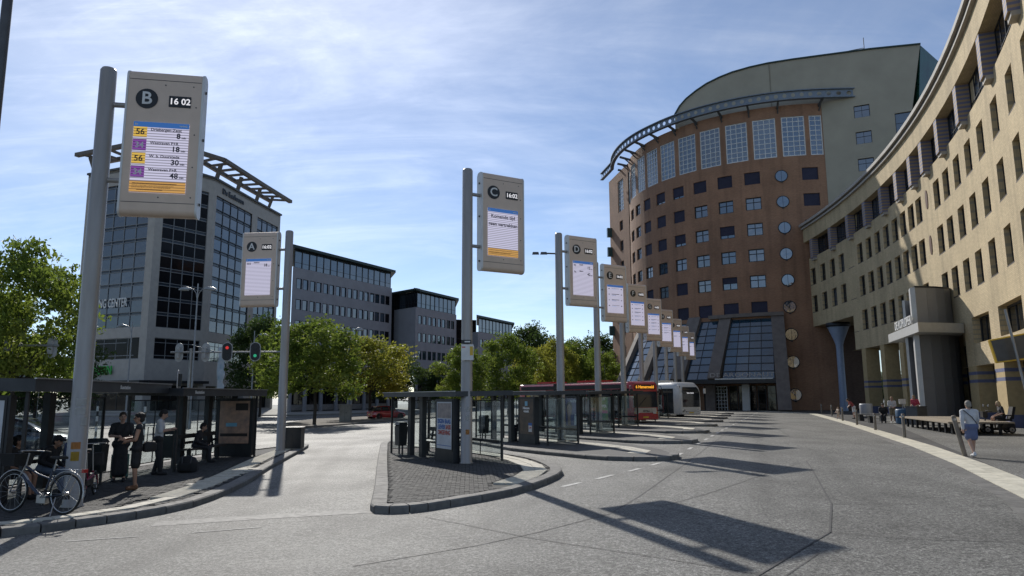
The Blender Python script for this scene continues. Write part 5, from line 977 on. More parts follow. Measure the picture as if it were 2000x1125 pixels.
# ------------------------------------------------------------------ cars
def car(loc, rz, mt, label, sc_=1.):
    t = thing('parked_car', label, 'car', loc, rz); t.scale = (sc_,)*3; b = MB(); W = .88
    def sec(w_, z0, z1): return rrect(w_, z0, z1, min(.2, (z1-z0)*.4), .08, 3)
    loft(b, [(-2.02, sec(W*.84, .35, .78)), (-1.9, sec(W*.95, .25, .92)), (-1.2, sec(W, .2, .96)), (.3, sec(W, .2, .95)), (1.1, sec(W*.98, .2, .88)), (1.75, sec(W*.92, .24, .74)), (1.98, sec(W*.78, .32, .6))]); b.obj('body', mt, t)
    c = MB(); loft(c, [(-1.85, sec(W*.8, .88, .97)), (-1.5, sec(W*.8, .88, 1.36)), (-1.0, sec(W*.79, .88, 1.44)), (-.2, sec(W*.8, .88, 1.45)), (.35, sec(W*.79, .88, 1.32)), (1.05, sec(W*.85, .84, .92))]); c.obj('cabin_glass', 'vehicle_glass', t)
    r_ = MB(); loft(r_, [(-1.5, sec(W*.74, 1.32, 1.41)), (-.9, sec(W*.75, 1.36, 1.475)), (-.1, sec(W*.75, 1.38, 1.475)), (.3, sec(W*.72, 1.3, 1.38))]); r_.obj('roof', mt, t)
    for s in (-1, 1):
        for x in (-.95, -.05): MB().bar((x, s*W*.83, .93), (x-.05, s*W*.77, 1.36), .07, .03, up=(1, 0, 0)).obj('pillar', mt, t)
        for x in (-1.25, 1.25): MB().disc((x, s*(W-.03), .33), .37, .06).obj('wheel_arch', 'black_print', t); wheel(t, x, s*(W-.08), .31, .31, .2)
        MB().box((-1.98, s*.66, .78), (.08, .22, .2)).obj('tail_light', 'tail_red', t); MB().box((1.86, s*.6, .62), (.16, .3, .14)).obj('headlight', 'headlamp', t); MB().box((.55, s*.95, .98), (.16, .16, .12)).obj('mirror', mt, t)
    MB().box((-2.05, 0, .55), (.02, .5, .12)).obj('number_plate', 'plate_yellow', t); return t
p = gnd(755, 819); car((p.x, p.y, g(p.x)), R(35), 'car_red', 'red hatchback parked at the kerb behind the trees', .95)
car((-21.2, 31.5, g(-21)), R(8), 'car_dark', 'dark car on the road seen through the near bus shelter', 1.05)
# ------------------------------------------------------------------ bicycles
def bicycle(loc, rz, label, wr=.35, wb=1.1, col='dark_steel', fold=False, lean=0.):
    t = thing('bicycle', label, 'bicycle', loc, rz, 'bicycles'); t.rotation_euler = (lean, 0, rz)
    for x, nm in ((0, 'rear'), (wb, 'front')):
        o = MB().ring((0, 0, 0), wr-.02, .02, (0, 1, 0), 36, 8).obj('wheel', 'rubber', t, mx=T(x, 0, wr)); MB().ring((0, 0, 0), wr-.045, .01, (0, 1, 0), 32, 6).obj('rim', 'chrome', o); sp = MB()
        for i in range(16): a = i*math.pi/8; sp.tube([(0, .03*(-1)**i, 0), ((wr-.05)*math.cos(a), 0, (wr-.05)*math.sin(a))], .0022, 4, caps=False)
        sp.obj('spokes', 'steel', o); MB().disc((0, 0, 0), .03, .1).obj('hub', 'steel', o)
        mg = MB(); pts = [V((x+(wr+.03)*math.cos(a), 0, wr+(wr+.03)*math.sin(a))) for a in np.linspace(R(-10 if x == 0 else 10), R(150 if x == 0 else 165), 12)] if x else [V(((wr+.03)*math.cos(a), 0, wr+(wr+.03)*math.sin(a))) for a in np.linspace(R(20), R(190), 12)]
        mg.tube(pts, .018, 6); mg.obj('mudguard', 'steel' if not fold else 'dark_steel', t)
    bbx, bbz = wb*.4, .28 if not fold else .3; sx, sz = wb*.27, .85 if not fold else .62; hx, hz = wb*.82, .82 if not fold else .5
    f = MB(); f.tube([(bbx, 0, bbz), (sx, 0, sz)], .017, 8)
    if fold: f.tube([(.22, 0, .36), (hx, 0, .42)], .03, 10); f.tube([(0, .05, wr), (.22, .04, .36)], .012, 6); f.tube([(0, -.05, wr), (.22, -.04, .36)], .012, 6); f.tube([(0, .05, wr), (bbx, .03, bbz)], .012, 6)
    else:
        f.tube([(bbx, 0, bbz), (wb*.6, 0, .42), (hx+.02, 0, hz-.16)], .03, 10); f.tube([(sx+.02, 0, .6), (wb*.55, 0, .68), (hx, 0, hz)], .016, 8)
        for s in (-1, 1): f.tube([(0, s*.06, wr), (bbx, s*.04, bbz)], .01, 6); f.tube([(0, s*.06, wr), (sx+.02, s*.02, .68)], .009, 6)
    f.obj('frame', col, t); k = MB(); k.tube([(hx-.02, 0, hz+.02), (wb*.9, 0, .62 if not fold else .4)], .02, 8)
    for s in (-1, 1): k.tube([(wb*.9, s*.05, .62 if not fold else .42), (wb, s*.06, wr)], .012, 6)
    k.obj('fork', col if fold else 'steel', t); st_ = MB(); tz = 1.08; st_.tube([(hx, 0, hz-.05), (hx-.05, 0, tz-.03)], .014, 8); st_.tube([(hx-.22, -.28, tz-.02), (hx-.1, -.26, tz), (hx-.02, -.12, tz+.01), (hx-.02, .12, tz+.01), (hx-.1, .26, tz), (hx-.22, .28, tz-.02)], .012, 8); hb = st_.obj('handlebar', 'steel', t)
    gpn = MB(); [gpn.tube([(hx-.23, s*.285, tz-.022), (hx-.11, s*.262, tz)], .019, 8) for s in (-1, 1)]; gpn.obj('grips', 'rubber', hb)
    so = MB(); so.tube([(sx, 0, sz-.1), (sx-.03, 0, .95)], .014, 8); so.obj('seat_post', 'steel', t); sd_ = MB(); loft(sd_, [(-.15, rrect(.1, .955, 1.0, .02, .01, 2)), (-.1, rrect(.11, .95, 1.015, .02, .01, 2)), (.02, rrect(.06, .96, 1.01, .02, .01, 2)), (.14, rrect(.02, .965, .995, .01, .01, 2))]); sd_.obj('saddle', 'rubber', t, mx=T(sx-.03, 0, 0))
    cr = MB(); cr.disc((bbx, -.05, bbz), .09, .01); cr.tube([(bbx, -.07, bbz), (bbx+.1, -.08, bbz-.13)], .01, 6); cr.tube([(bbx, .07, bbz), (bbx-.1, .08, bbz+.13)], .01, 6); cro = cr.obj('crank', 'chrome', t); pd = MB(); pd.box((bbx+.1, -.13, bbz-.13), (.09, .09, .025)); pd.obj('pedal', 'rubber', cro); pd = MB(); pd.box((bbx-.1, .13, bbz+.13), (.09, .09, .025)); pd.obj('pedal', 'rubber', cro)
    cc = MB(); cc.box((bbx/2, -.06, bbz+.03), (bbx+.05, .035, .1)); cc.obj('chain_case', 'dark_frame', t)
    if not fold:
        rk = MB(); [rk.tube([(.2, s*.06, .78), (-.3, s*.07, .78), (-.33, s*.05, .78)], .008, 6) for s in (-1, 1)]; [rk.tube([(-.2, s*.065, .78), (0, s*.07, wr)], .007, 6) for s in (-1, 1)]; [rk.tube([(x, -.065, .78), (x, .065, .78)], .006, 6) for x in (-.3, -.15, 0, .15)]; rk.obj('luggage_rack', 'chrome', t); MB().box((-.36, 0, .76), (.04, .1, .06)).obj('rear_light', 'tail_red', t); MB().box((wb*.93, 0, .98), (.1, .09, .09)).obj('front_lamp', 'rubber', t); MB().box((bbx, 0, bbz-.02), (.2, .1, .14)).obj('motor', 'steel', t); ks = MB(); ks.tube([(.12, .08, .3), (.02, .24, .0)], .01, 6); ks.obj('kick_stand', 'steel', t)
        bg_ = MB(); bg_.hexa([V((hx+.08, -.17, .82)), V((hx+.34, -.17, .82)), V((hx+.34, .17, .82)), V((hx+.08, .17, .82)), V((hx+.04, -.21, 1.04)), V((hx+.42, -.21, 1.04)), V((hx+.42, .21, 1.04)), V((hx+.04, .21, 1.04))]); bg_.obj('front_bag', 'rubber', t)
    else: ks = MB(); ks.tube([(.3, .05, .3), (.25, .2, 0)], .01, 6); ks.obj('kick_stand', 'steel', t); MB().box((hx+.16, 0, .75), (.2, .32, .26)).obj('front_bag', 'rubber', t)
    return t
mat('bike_blue', (.05, .065, .1), .35, .4); mat('bike_red', (.28, .02, .06), .35, .3)
bicycle((-7.92, 13.05, zi(-7.9)), math.atan2(.34, -1.24), 'dark electric city bicycle with chrome rack parked in front of pole B', .36, 1.2, 'bike_blue', lean=.06)
bicycle((-8.72, 15.0, zi(-8.7)), R(108), 'red folding bicycle with small wheels parked behind pole B', .23, .98, 'bike_red', True, lean=-.05)
# ------------------------------------------------------------------ luggage
mat('suitcase_shell', (.24, .34, .04), .4, col2=(.03, .16, .3), scale=1.2); mat('bag_black', (.012, .012, .013), .75, bump=.3, bscale=40)
def suitcase(loc, rz, label):
    t = thing('suitcase', label, 'suitcase', loc, rz); b = MB(); xprism(b, [(y, z+.36) for y, z in profile(.58, .26, .06)], -.2, .2, 0, True); b.obj('shell', 'suitcase_shell', t)
    k = MB(); [k.tube([(x, .1, .62), (x, .1, 1.0)], .01, 6) for x in (-.11, .11)]; k.tube([(-.11, .1, 1.0), (.11, .1, 1.0)], .014, 6); k.obj('handle', 'dark_steel', t); [wheel(t, x, y, .035, .035, .03) for x in (-.15, .15) for y in (-.09, .09)]
    for x in (-.12, -.04, .04, .12): MB().box((x, -.132, .36), (.012, .006, .5)).obj('shell_rib', 'suitcase_shell', t)
def backpack(loc, rz, label):
    t = thing('backpack', label, 'backpack', loc, rz); b = MB(); loft(b, [(-.26, [(y*.6, z*.75+.03) for y, z in rrect(.15, .0, .34, .12, .05)]), (-.18, rrect(.16, .0, .42, .14, .05)), (.0, rrect(.18, .0, .46, .16, .05)), (.18, rrect(.16, .0, .4, .14, .05)), (.27, [(y*.6, z*.7+.03) for y, z in rrect(.15, .0, .34, .12, .05)])]); b.obj('pack', 'bag_black', t)
    p_ = MB(); loft(p_, [(-.14, rrect(.05, .04, .26, .05, .03)), (.14, rrect(.05, .04, .26, .05, .03))]); p_.obj('front_pocket', 'bag_black', t, mx=T(0, -.17, 0)); s_ = MB(); [s_.tube([(x, -.2, .08), (x*1.2, -.14, .4), (x, .02, .5)], .014, 6) for x in (-.1, .1)]; s_.obj('straps', 'dark_steel', t)
q = gnd(232, 938, .13); suitcase((q.x, q.y, zi(q.x)), R(25), 'upright suitcase in green and blue beside the two women'); q = gnd(366, 922, .13); backpack((q.x, q.y, zi(q.x)), R(10), 'black backpack left on the paving near the man in white')
# ------------------------------------------------------------------ street lamps, signals, flags, cabinets
mat('lamp_glass', (.5, .5, .48), .3); mat('lamp_grey', (.32, .33, .34), .4, .5); mat('signal_black', (.012, .012, .013), .5); mat('signal_rim', (.5, .5, .5), .5); screenmat('signal_red', (1, .03, .02), .55); screenmat('signal_green', (.03, .8, .4), .4); mat('flag_white', (.62, .63, .66), .8, var=.1, scale=2, col2=(.3, .42, .5)); mat('flag_green', (.2, .35, .22), .8, var=.4, scale=2, col2=(.5, .55, .5))
def lamp(px, d, ztop, label, arms=((1, 1.0), (-1, 1.0)), tilt=0., x=None, y=None):
    P = aty(px, 800, d); x = P.x; zb = g(x); t = thing('street_lamp', label, 'street lamp', (x, d, zb), tilt, 'street lamps'); h = ztop-zb
    MB().lathe([(.11, 0), (.11, .8), (.08, .85), (.05, h-.6), (.045, h)], 12).obj('pole', 'lamp_grey', t)
    for s, L_ in arms:
        MB().tube([(0, 0, h-1.3), (s*.12, 0, h-.75), (s*.35, 0, h-.45), (s*.6, 0, h-.4)], .03, 8).obj('arm', 'lamp_grey', t)
        hd = MB(); loft(hd, [(s*.5, [(y_*.5, z_) for y_, z_ in rrect(.14, h-.46, h-.36, .05, .02)]), (s*(.5+L_*.35), rrect(.2, h-.5, h-.24, .11, .02)), (s*(.5+L_*.7), rrect(.19, h-.52, h-.28, .1, .02)), (s*(.5+L_), [(y_*.4, z_) for y_, z_ in rrect(.14, h-.52, h-.44, .04, .02)])]); o = hd.obj('lamp_head', 'lamp_grey', t); MB().box((s*(.5+L_*.55), 0, h-.53), (L_*.6, .26, .03)).obj('lamp_lens', 'lamp_glass', o)
lamp(372, 56, 11.0, 'tall twin-arm street lamp in front of the stone office tower'); lamp(679, 68, 8.85, 'twin-arm street lamp rising from the middle street tree', ((1, .8), (-1, .8))); lamp(897, 99, 8.9, 'street lamp half hidden behind the pole of sign C', ((1, .9), (-1, .9))); lamp(246, 65, 9., 'single-arm street lamp to the left before the tower', ((-1, .9),)); lamp(490, 75, 9., 'street lamp behind the trees below sign A', ((1, .9),)); lamp(1183, 110, 9., 'thin pale street lamp in front of the trees behind sign E', ((-1, .6),), R(60))
def capsule_plate(w_, h_, y0, y1, n=10):
    pr = [(w_/2*math.cos(a), (h_-w_)/2+w_/2*math.sin(a)) for a in np.linspace(0, math.pi, n)]+[(w_/2*math.cos(a), -(h_-w_)/2+w_/2*math.sin(a)) for a in np.linspace(math.pi, 2*math.pi, n)]
    return MB().extrude(pr, y0, y1)
def signal(loc, rz, label, lit, back=False, sc_=1.):
    t = thing('traffic_light', label, 'traffic light', loc, rz, 'traffic lights'); t.scale = (sc_,)*3; capsule_plate(.86, 1.62, -.02, .02).obj('rim', 'signal_rim', t); capsule_plate(.74, 1.5, -.05, -.021).obj('backboard', 'signal_black' if not back else 'signal_rim', t); MB().box((0, .12, 0), (.34, .24, .98)).obj('housing', 'signal_black' if not back else 'signal_rim', t)
    for i, z in enumerate((.34, 0, -.34)):
        o = MB().disc((0, -.065, z), .13, .03).obj('lens', ('signal_red' if lit == 'r' and i == 0 else 'signal_green' if lit == 'g' and i == 2 else 'black_print'), t); v = MB(); v.tube([(.15*math.cos(a), -.06, z+.15*math.sin(a)) for a in np.linspace(-.3, math.pi+.3, 10)], .02, 5); v.obj('visor', 'signal_black', o)
def gantry(px, d, pxs, label, z, x_end):
    P = aty(px, 800, d); t = thing('signal_gantry', label, 'signal gantry', (P.x, d, g(P.x))); zz_ = z-g(P.x); E_ = aty(x_end, 700, d).x-P.x; MB().tube([(-1.6 if E_ > 0 else 1.6, 0, zz_), (E_, 0, zz_)], .07, 10).obj('beam', 'lamp_grey', t); MB().lathe([(.16, 0), (.14, 1), (.12, zz_+.3)], 12).obj('post', 'lamp_grey', t); MB().tube([(0, 0, zz_+.6), (E_*.25, 0, zz_+.05)], .03, 6).obj('brace', 'lamp_grey', t)
gantry(366, 56.6, None, 'grey gantry with a long beam carrying four traffic lights before the tower', 5.62, 560)
for px, d, lit, bk, lb in ((445, 56.4, 'r', False, 'traffic light showing red on the long beam'), (500, 56.4, 'g', False, 'traffic light showing green on the long beam near pole A'), (350, 56.8, '', True, 'back of a grey traffic light left of the gantry post'), (402, 56.8, '', True, 'back of a grey traffic light right of the gantry post')):
    P = aty(px, 687, d); signal((P.x, d-.16 if not bk else d+.0, 5.62), R(12) if not bk else R(-20+180), lb, lit, bk, .93)
gantry(-60, 45, None, 'grey gantry beam reaching in from the left edge over the trees', 5.35, 112)
for px, lb in ((16, 'back of a grey traffic light at the left edge over the shelter'), (101, 'back of a grey traffic light at the right end of the left beam')): P = aty(px, 687, 45.2); signal((P.x, 45.2, 5.25), R(170), lb, '', True, .85)
P = aty(348, 745, 43); signal((P.x, 43, 3.1), R(-75), 'black traffic light on a low post behind the shelter roofs', '', False, .75); tl = thing('signal_post', 'thin post carrying the low black traffic light', 'post', (P.x, 43.25, g(P.x))); MB().lathe([(.07, 0), (.07, .3), (.05, .32), (.05, 3.1)], 10).obj('shaft', 'lamp_grey', tl)
def flag(px, d, z0, z1, mt, label):
    P = aty(px, 720, d); t = thing('banner_flag', label, 'flag', (P.x, d, g(P.x)), 0, 'banner flags'); MB().tube([(0, 0, 0), (0, 0, z1+.3)], .03, 6).obj('mast', 'lamp_grey', t); b = MB(); n = 10; vs = []
    for i in range(n+1):
        z = z0+(z1-z0)*i/n; wv = .12*math.sin(i*1.3); w_ = 1.0*(.85+.15*math.sin(i*2.1))*(1-.6*(i/n)**4)
        for k in (0, .5, 1): vs.append((.05+w_*k*.8, wv*k+.12*math.sin(k*4+i), z-.1*k))
    b.add(vs, [(3*i+k, 3*i+k+1, 3*i+k+4, 3*i+k+3) for i in range(n) for k in (0, 1)], 0, True); b.obj('cloth', mt, t)
flag(424, 72, 3.2, 7.4, 'flag_white', 'long white banner flag hanging before the stone tower'); flag(32, 60, 3.2, 6.2, 'flag_white', 'pale banner flag at the left edge below the tree'); flag(80, 60, 3.2, 6.0, 'flag_green', 'greenish banner flag at left, second from the edge')
P = aty(675, 808, 66.5); cb = thing('utility_cabinet', 'tall grey utility cabinet at the foot of the middle street lamp', 'cabinet', (P.x, 66.5, g(P.x)+.1)); MB().box((0, 0, .78), (1.0, .6, 1.5)).obj('housing', 'concrete', cb); MB().box((0, 0, 1.56), (1.08, .68, .06)).obj('lid', 'concrete', cb); MB().box((0, -.305, .8), (.015, .012, 1.3)).obj('door_gap', 'black_print', cb); MB().box((.12, -.31, .85), (.05, .03, .14)).obj('lock', 'dark_steel', cb); MB().box((0, 0, .02), (1.02, .62, .04)).obj('plinth', 'dark_steel', cb)
def road_sign(px, py, d, label, mt):
    P = aty(px, py, d); t = thing('road_sign', label, 'road sign', (P.x, d, g(P.x))); MB().tube([(0, 0, 0), (0, 0, P.z-g(P.x)+.4)], .035, 8).obj('post', 'lamp_grey', t); b = MB().box((0, -.05, P.z-g(P.x)), (.5, .03, .75)).obj('plate', mt, t); MB().box((0, -.068, P.z-g(P.x)-.28), (.46, .006, .14)).obj('lower_plate', 'white_print', b)
mat('sign_blue', (.02, .1, .4), .4); road_sign(687, 766, 70, 'small blue road sign beside the utility cabinet', 'sign_blue')
def striped(px, d, label, h=1.5):
    P = aty(px, 810, d); t = thing('striped_post', label, 'post', (P.x, d, g(P.x)), 0, 'black and white striped posts')
    for i in range(8): MB().lathe([(.06, h*i/8), (.06, h*(i+1)/8-.001)]+([(0, h)] if i == 7 else []), 10).obj('band', 'black_print' if i % 2 else 'white_print', t)
striped(283, 36, 'black and white post seen between the man and the women', 2.2); striped(353, 34, 'black and white post just right of the man in white', 2.6); striped(190, 40, 'black and white post behind the near shelter glass', 2.2)
# near lamp pole at the left edge of the square
q = aty(15, 0, 11.6); np_ = thing('lamp_pole', 'dark slim lamp pole rising along the left edge of the picture', 'lamp pole', (q.x, q.y, zi(q.x))); MB().lathe([(.14, 0), (.14, 1.0), (.1, 1.1), (.085, 7), (.075, 10.8)], 16).obj('shaft', 'dark_steel', np_); MB().tube([(0, 0, 10.7), (-.3, 0, 11.2), (-1.0, .1, 11.35)], .045, 8).obj('arm', 'dark_steel', np_); MB().box((-1.3, .1, 11.35), (.8, .3, .14)).obj('lamp_head', 'dark_steel', np_)
# ------------------------------------------------------------------ plaza furniture at the right
for i, ((px, py), h, ln, lb) in enumerate([((1605, 808), .95, 0, 'slim steel bollard farthest along the plaza edge'), ((1625, 812), .95, 0, 'slim steel bollard left of the small child'), ((1646, 822), .95, 0, 'slim steel bollard right of the small child'), ((1674, 830), .95, 0, 'slim steel bollard in front of the stooping woman'), ((1710, 840), .85, 0, 'slim steel bollard below the benches'), ((1767, 855), 1.0, 0, 'slim steel bollard in front of the grey tower'), ((1885, 891), 1.2, -.2, 'nearest steel bollard, bent to the left')]):
    p = gnd(px, py, .016); t = thing('bollard', lb, 'bollard', (p.x, p.y, pz(p)), 0, 'bollards along the plaza edge'); t.rotation_euler = (0, ln, 0); MB().lathe([(.065, -.05), (.065, h-.02), (.05, h), (0, h)], 14).obj('post', 'wood_post' if 'wood_post' in MT else mat('wood_post', (.24, .21, .17), .6, .2, var=.2), t); MB().lathe([(.068, h-.14), (.068, h-.08)], 14).obj('band', 'steel', t)
pl_ = thing('deck_bench', 'long low timber deck bench in front of the grey tower', 'bench', (21, 37, pz((21, 37)))); c0, c1 = V((19.7, 33.0)), V((22.4, 42.2)); tdk = (c1-c0).normalized(); ndk = V((tdk.y, -tdk.x))
for i in range(11):
    a = c0+ndk*(.24*i); e = c1+ndk*(.24*i); MB().hexa([V((*x, .5)) for x in (a, e, e+ndk*.225, a+ndk*.225)]+[V((*x, .57)) for x in (a, e, e+ndk*.225, a+ndk*.225)]).obj('plank', 'wood', pl_, off=V((21, 37, .0)))
for i in range(9):
    a = c0.lerp(c1, (i+.5)/9)+ndk*.3; MB().bar((*a, 0), (*a, .499), .1, .1).obj('leg', 'dark_frame', pl_, off=V((21, 37, 0))); a = a+ndk*1.9; MB().bar((*a, 0), (*a, .499), .1, .1).obj('leg', 'dark_frame', pl_, off=V((21, 37, 0)))
p = gnd(1792, 829, .016); bl = thing('concrete_block', 'dark grey concrete block at the end of the deck bench', 'block', (p.x, p.y, pz(p)), R(20)); MB().hexa([V((-.42, -.42, 0)), V((.42, -.42, 0)), V((.42, .42, 0)), V((-.42, .42, 0)), V((-.4, -.4, 1.05)), V((.4, -.4, 1.05)), V((.4, .4, 1.05)), V((-.4, .4, 1.05))]).obj('core', 'grey_trim', bl); MB().box((0, 0, 1.08), (.86, .86, .05)).obj('cap', 'dark_steel', bl); BLOCK = p
p = gnd(1693, 817, .016); pt = thing('planter', 'pale blue-grey planter with rounded rim left of the benches', 'planter', (p.x, p.y, pz(p))); MB().lathe([(0, 0), (.42, 0), (.46, .3), (.48, 1.05), (.44, 1.13), (.38, 1.1), (.36, .95), (0, .95)], 24).obj('tub', 'cladding', pt); MB().lathe([(.36, .96), (.25, 1.05), (0, 1.1)], 14).obj('soil', 'soil', pt)
def bench(loc, rz, L_, label):
    t = thing('park_bench', label, 'bench', loc, rz, 'benches on the plaza')
    for i in range(4): MB().box((0, -.2+.13*i, .46), (L_, .11, .05)).obj('slat', 'concrete', t)
    for x in (-L_/2+.4, L_/2-.4): MB().box((x, 0, .21), (.3, .46, .42)).obj('leg', 'dark_frame', t)
p = gnd(1703, 822, .016); bench((p.x, p.y, pz(p)), R(-10), 2.2, 'low dark bench with a pale top near the planter'); p = gnd(1728, 826, .016); bench((p.x, p.y, pz(p)), R(-10), 2.4, 'low bench under the person dressed in black'); BENCH = p
p = gnd(1766, 828, .016); bb = thing('blue_drum', 'round blue bin with a small white notice board on top', 'bin', (p.x, p.y, pz(p))); MB().lathe([(0, 0), (.42, 0), (.45, .1), (.45, .85), (.4, .92), (0, .93)], 20).obj('drum', 'bin_blue' if 'bin_blue' in MT else mat('bin_blue', (.03, .09, .17), .5), bb); MB().lathe([(.46, .4), (.46, .46)], 20).obj('hoop', 'dark_steel', bb); MB().tube([(0, 0, .9), (0, 0, 1.25)], .03, 6).obj('stem', 'lamp_grey', bb); MB().box((0, 0, 1.38), (.42, .04, .32)).obj('notice_board', 'white_print', bb)
# tilted banner board at the right edge
d_ = 26.; tb = thing('banner_board', 'dark tilted board with a yellow rim on a slanting pole at the right edge', 'banner board', (18.95, 26, .3)); Q = [aty(px, py, d_)-V((18.95, 26, .3)) for px, py in ((1947, 708), (2032, 697), (2022, 648), (1933, 665))]
k = MB(); k.hexa([Q[0], Q[1], Q[1]+V((0, .06, 0)), Q[0]+V((0, .06, 0)), Q[3], Q[2], Q[2]+V((0, .06, 0)), Q[3]+V((0, .06, 0))]); k.obj('board', 'grey_trim', tb); k = MB()
for i in range(4): k.bar(Q[i]+V((0, .03, 0)), Q[(i+1) % 4]+V((0, .03, 0)), .05, .09, up=(0, 1, 0))
k.obj('rim', 'yellow_sticker', tb); a, c = aty(1963, 604, 25.7)-V((18.95, 26, .3)), aty(2000, 748, 25.7)-V((18.95, 26, .3)); k = MB(); k.tube([a, c, c+(c-a)*.78], .045, 10); k.obj('slanting_pole', 'lamp_grey', tb); MB().lathe([(0, 0), (.35, 0), (.35, .08), (0, .12)], 16).obj('foot', 'concrete', tb, mx=T(*( (c+(c-a)*.78).x, (c+(c-a)*.78).y, 0)))
# ------------------------------------------------------------------ trees
def leafmat(name, c1, c2, c3):
    m = bpy.data.materials.new(name); m.use_nodes = True; t = m.node_tree; k = t.links.new; b = t.nodes['Principled BSDF']; b.inputs['Roughness'].default_value = .55; b.inputs['Specular IOR Level'].default_value = .35
    tc = t.nodes.new('ShaderNodeTexCoord'); n = t.nodes.new('ShaderNodeTexNoise'); n.inputs['Scale'].default_value = .9; n.inputs['Detail'].default_value = 6; n.inputs['Roughness'].default_value = .75; k(tc.outputs['Object'], n.inputs['Vector'])
    r = t.nodes.new('ShaderNodeValToRGB'); r.color_ramp.elements[0].position = .3; r.color_ramp.elements[0].color = (*c1, 1); r.color_ramp.elements[1].position = .72; r.color_ramp.elements[1].color = (*c3, 1); e = r.color_ramp.elements.new(.52); e.color = (*c2, 1); k(n.outputs['Fac'], r.inputs[0]); k(r.outputs[0], b.inputs['Base Color'])
    tr = t.nodes.new('ShaderNodeBsdfTranslucent'); k(r.outputs[0], tr.inputs[0]); mx = t.nodes.new('ShaderNodeMixShader'); mx.inputs[0].default_value = .55; k(b.outputs[0], mx.inputs[1]); k(tr.outputs[0], mx.inputs[2]); k(mx.outputs[0], t.nodes['Material Output'].inputs['Surface']); MT[name] = m
leafmat('leaf_green', (.08, .135, .02), (.17, .225, .035), (.31, .33, .065)); leafmat('leaf_yellow', (.14, .18, .025), (.3, .3, .045), (.52, .4, .06)); leafmat('leaf_dark', (.03, .055, .014), (.06, .095, .022), (.1, .13, .032))
mat('bark', (.06, .05, .04), .9, var=.3, scale=4, bump=.6, bscale=14, stretch=(3, 3, .5))
def tree_meshes(seed, nleaf, leaf, mt, ragged=.25, flat=1.):
    rs = np.random.RandomState(seed); b = MB()        # unit crown: radius 1 in x and y, z from 0 to 1.5; trunk below
    lobes = []; limbs = []; nl = 20
    for i in range(nl):          # boughs: flattened lobes of leaves at limb ends, uneven in size and reach
        zz_ = .08+1.2*(i+.5)/nl; env = math.sin(math.pi*min(1, max(.0, (zz_+.16)/1.66)))**.55; a = i*2.39996+.7*rs.rand(); r_ = env*(.45+.5*rs.rand()) if i < nl-2 else .12*rs.rand()
        q = V((r_*math.cos(a), r_*math.sin(a), zz_)); limbs.append(q); lobes.append((q, .24+.17*rs.rand()))
    nper = nleaf//nl; C = []
    for q, rr_ in lobes:
        k = nper//9; dv = rs.normal(0, 1, (k, 3)); dv /= np.linalg.norm(dv, axis=1)[:, None]; rad = rr_*(rs.rand(k, 1)**.45)*rs.uniform(.75, 1.3, (k, 1)); cc = np.array(q)+dv*rad*np.array([1.15, 1.15, .62])
        C.append(np.repeat(cc, 9, 0)+rs.normal(0, .035, (k*9, 3))*np.array([1.5, 1.5, .6]))
    c = np.concatenate(C); n = len(c); s = leaf*rs.uniform(.6, 1.35, n)
    d1 = rs.normal(0, 1, (n, 3))*np.array([1, 1, .6]); d1 /= np.linalg.norm(d1, axis=1)[:, None]; d2 = rs.normal(0, 1, (n, 3)); d2 -= d1*(d1*d2).sum(1)[:, None]; d2 /= np.linalg.norm(d2, axis=1)[:, None]
    v = np.stack([c-d1*s[:, None], c+d2*s[:, None]*.45, c+d1*s[:, None], c-d2*s[:, None]*.45], 1).reshape(-1, 3)
    me = bpy.data.meshes.new('crown'); me.vertices.add(4*n); me.vertices.foreach_set('co', v.ravel()); me.loops.add(4*n); me.loops.foreach_set('vertex_index', np.arange(4*n)); me.polygons.add(n); me.polygons.foreach_set('loop_start', np.arange(n)*4); me.polygons.foreach_set('loop_total', np.full(n, 4)); me.materials.append(MT[mt]); me.update(); me.validate()
    t = MB(); t.tube([(0, 0, -.75), (.01, 0, -.3), (-.01, .01, .1), (.0, 0, .7)], [.05, .04, .036, .012], 10)
    for q in limbs[::1]: s0 = V((0, 0, .05+.3*rs.rand())); t.tube([s0, s0.lerp(q, .5)+V((0, 0, .06)), q], [.02, .012, .004], 6)
    return me, t.mesh('trunk', 'bark')
TV = {'g1': tree_meshes(3, 15000, .034, 'leaf_green'), 'g2': tree_meshes(8, 15000, .036, 'leaf_green', .4), 'y': tree_meshes(5, 14000, .036, 'leaf_yellow', .3), 'd': tree_meshes(11, 16000, .034, 'leaf_dark', .35)}
def tree(px, d, ztop, wid, kind, label, zc=None, rot=0., x=None):
    P = aty(px, 790, d); x = P.x; zb = g(x); zc = zc if zc is not None else .28*(ztop-zb); hc = ztop-zb-zc; t = thing('tree', label, 'tree', (x, d, zb), rot, 'trees round the square'); c, tr = TV[kind]
    link('crown', c, t, T(0, 0, zc) @ M.Diagonal((wid/2, wid/2, hc/1.48, 1))); link('trunk', tr, t, T(0, 0, zc*.97) @ M.Diagonal((wid/2*.8, wid/2*.8, zc/.75, 1)) if zc > .3 else T(0, 0, 0))
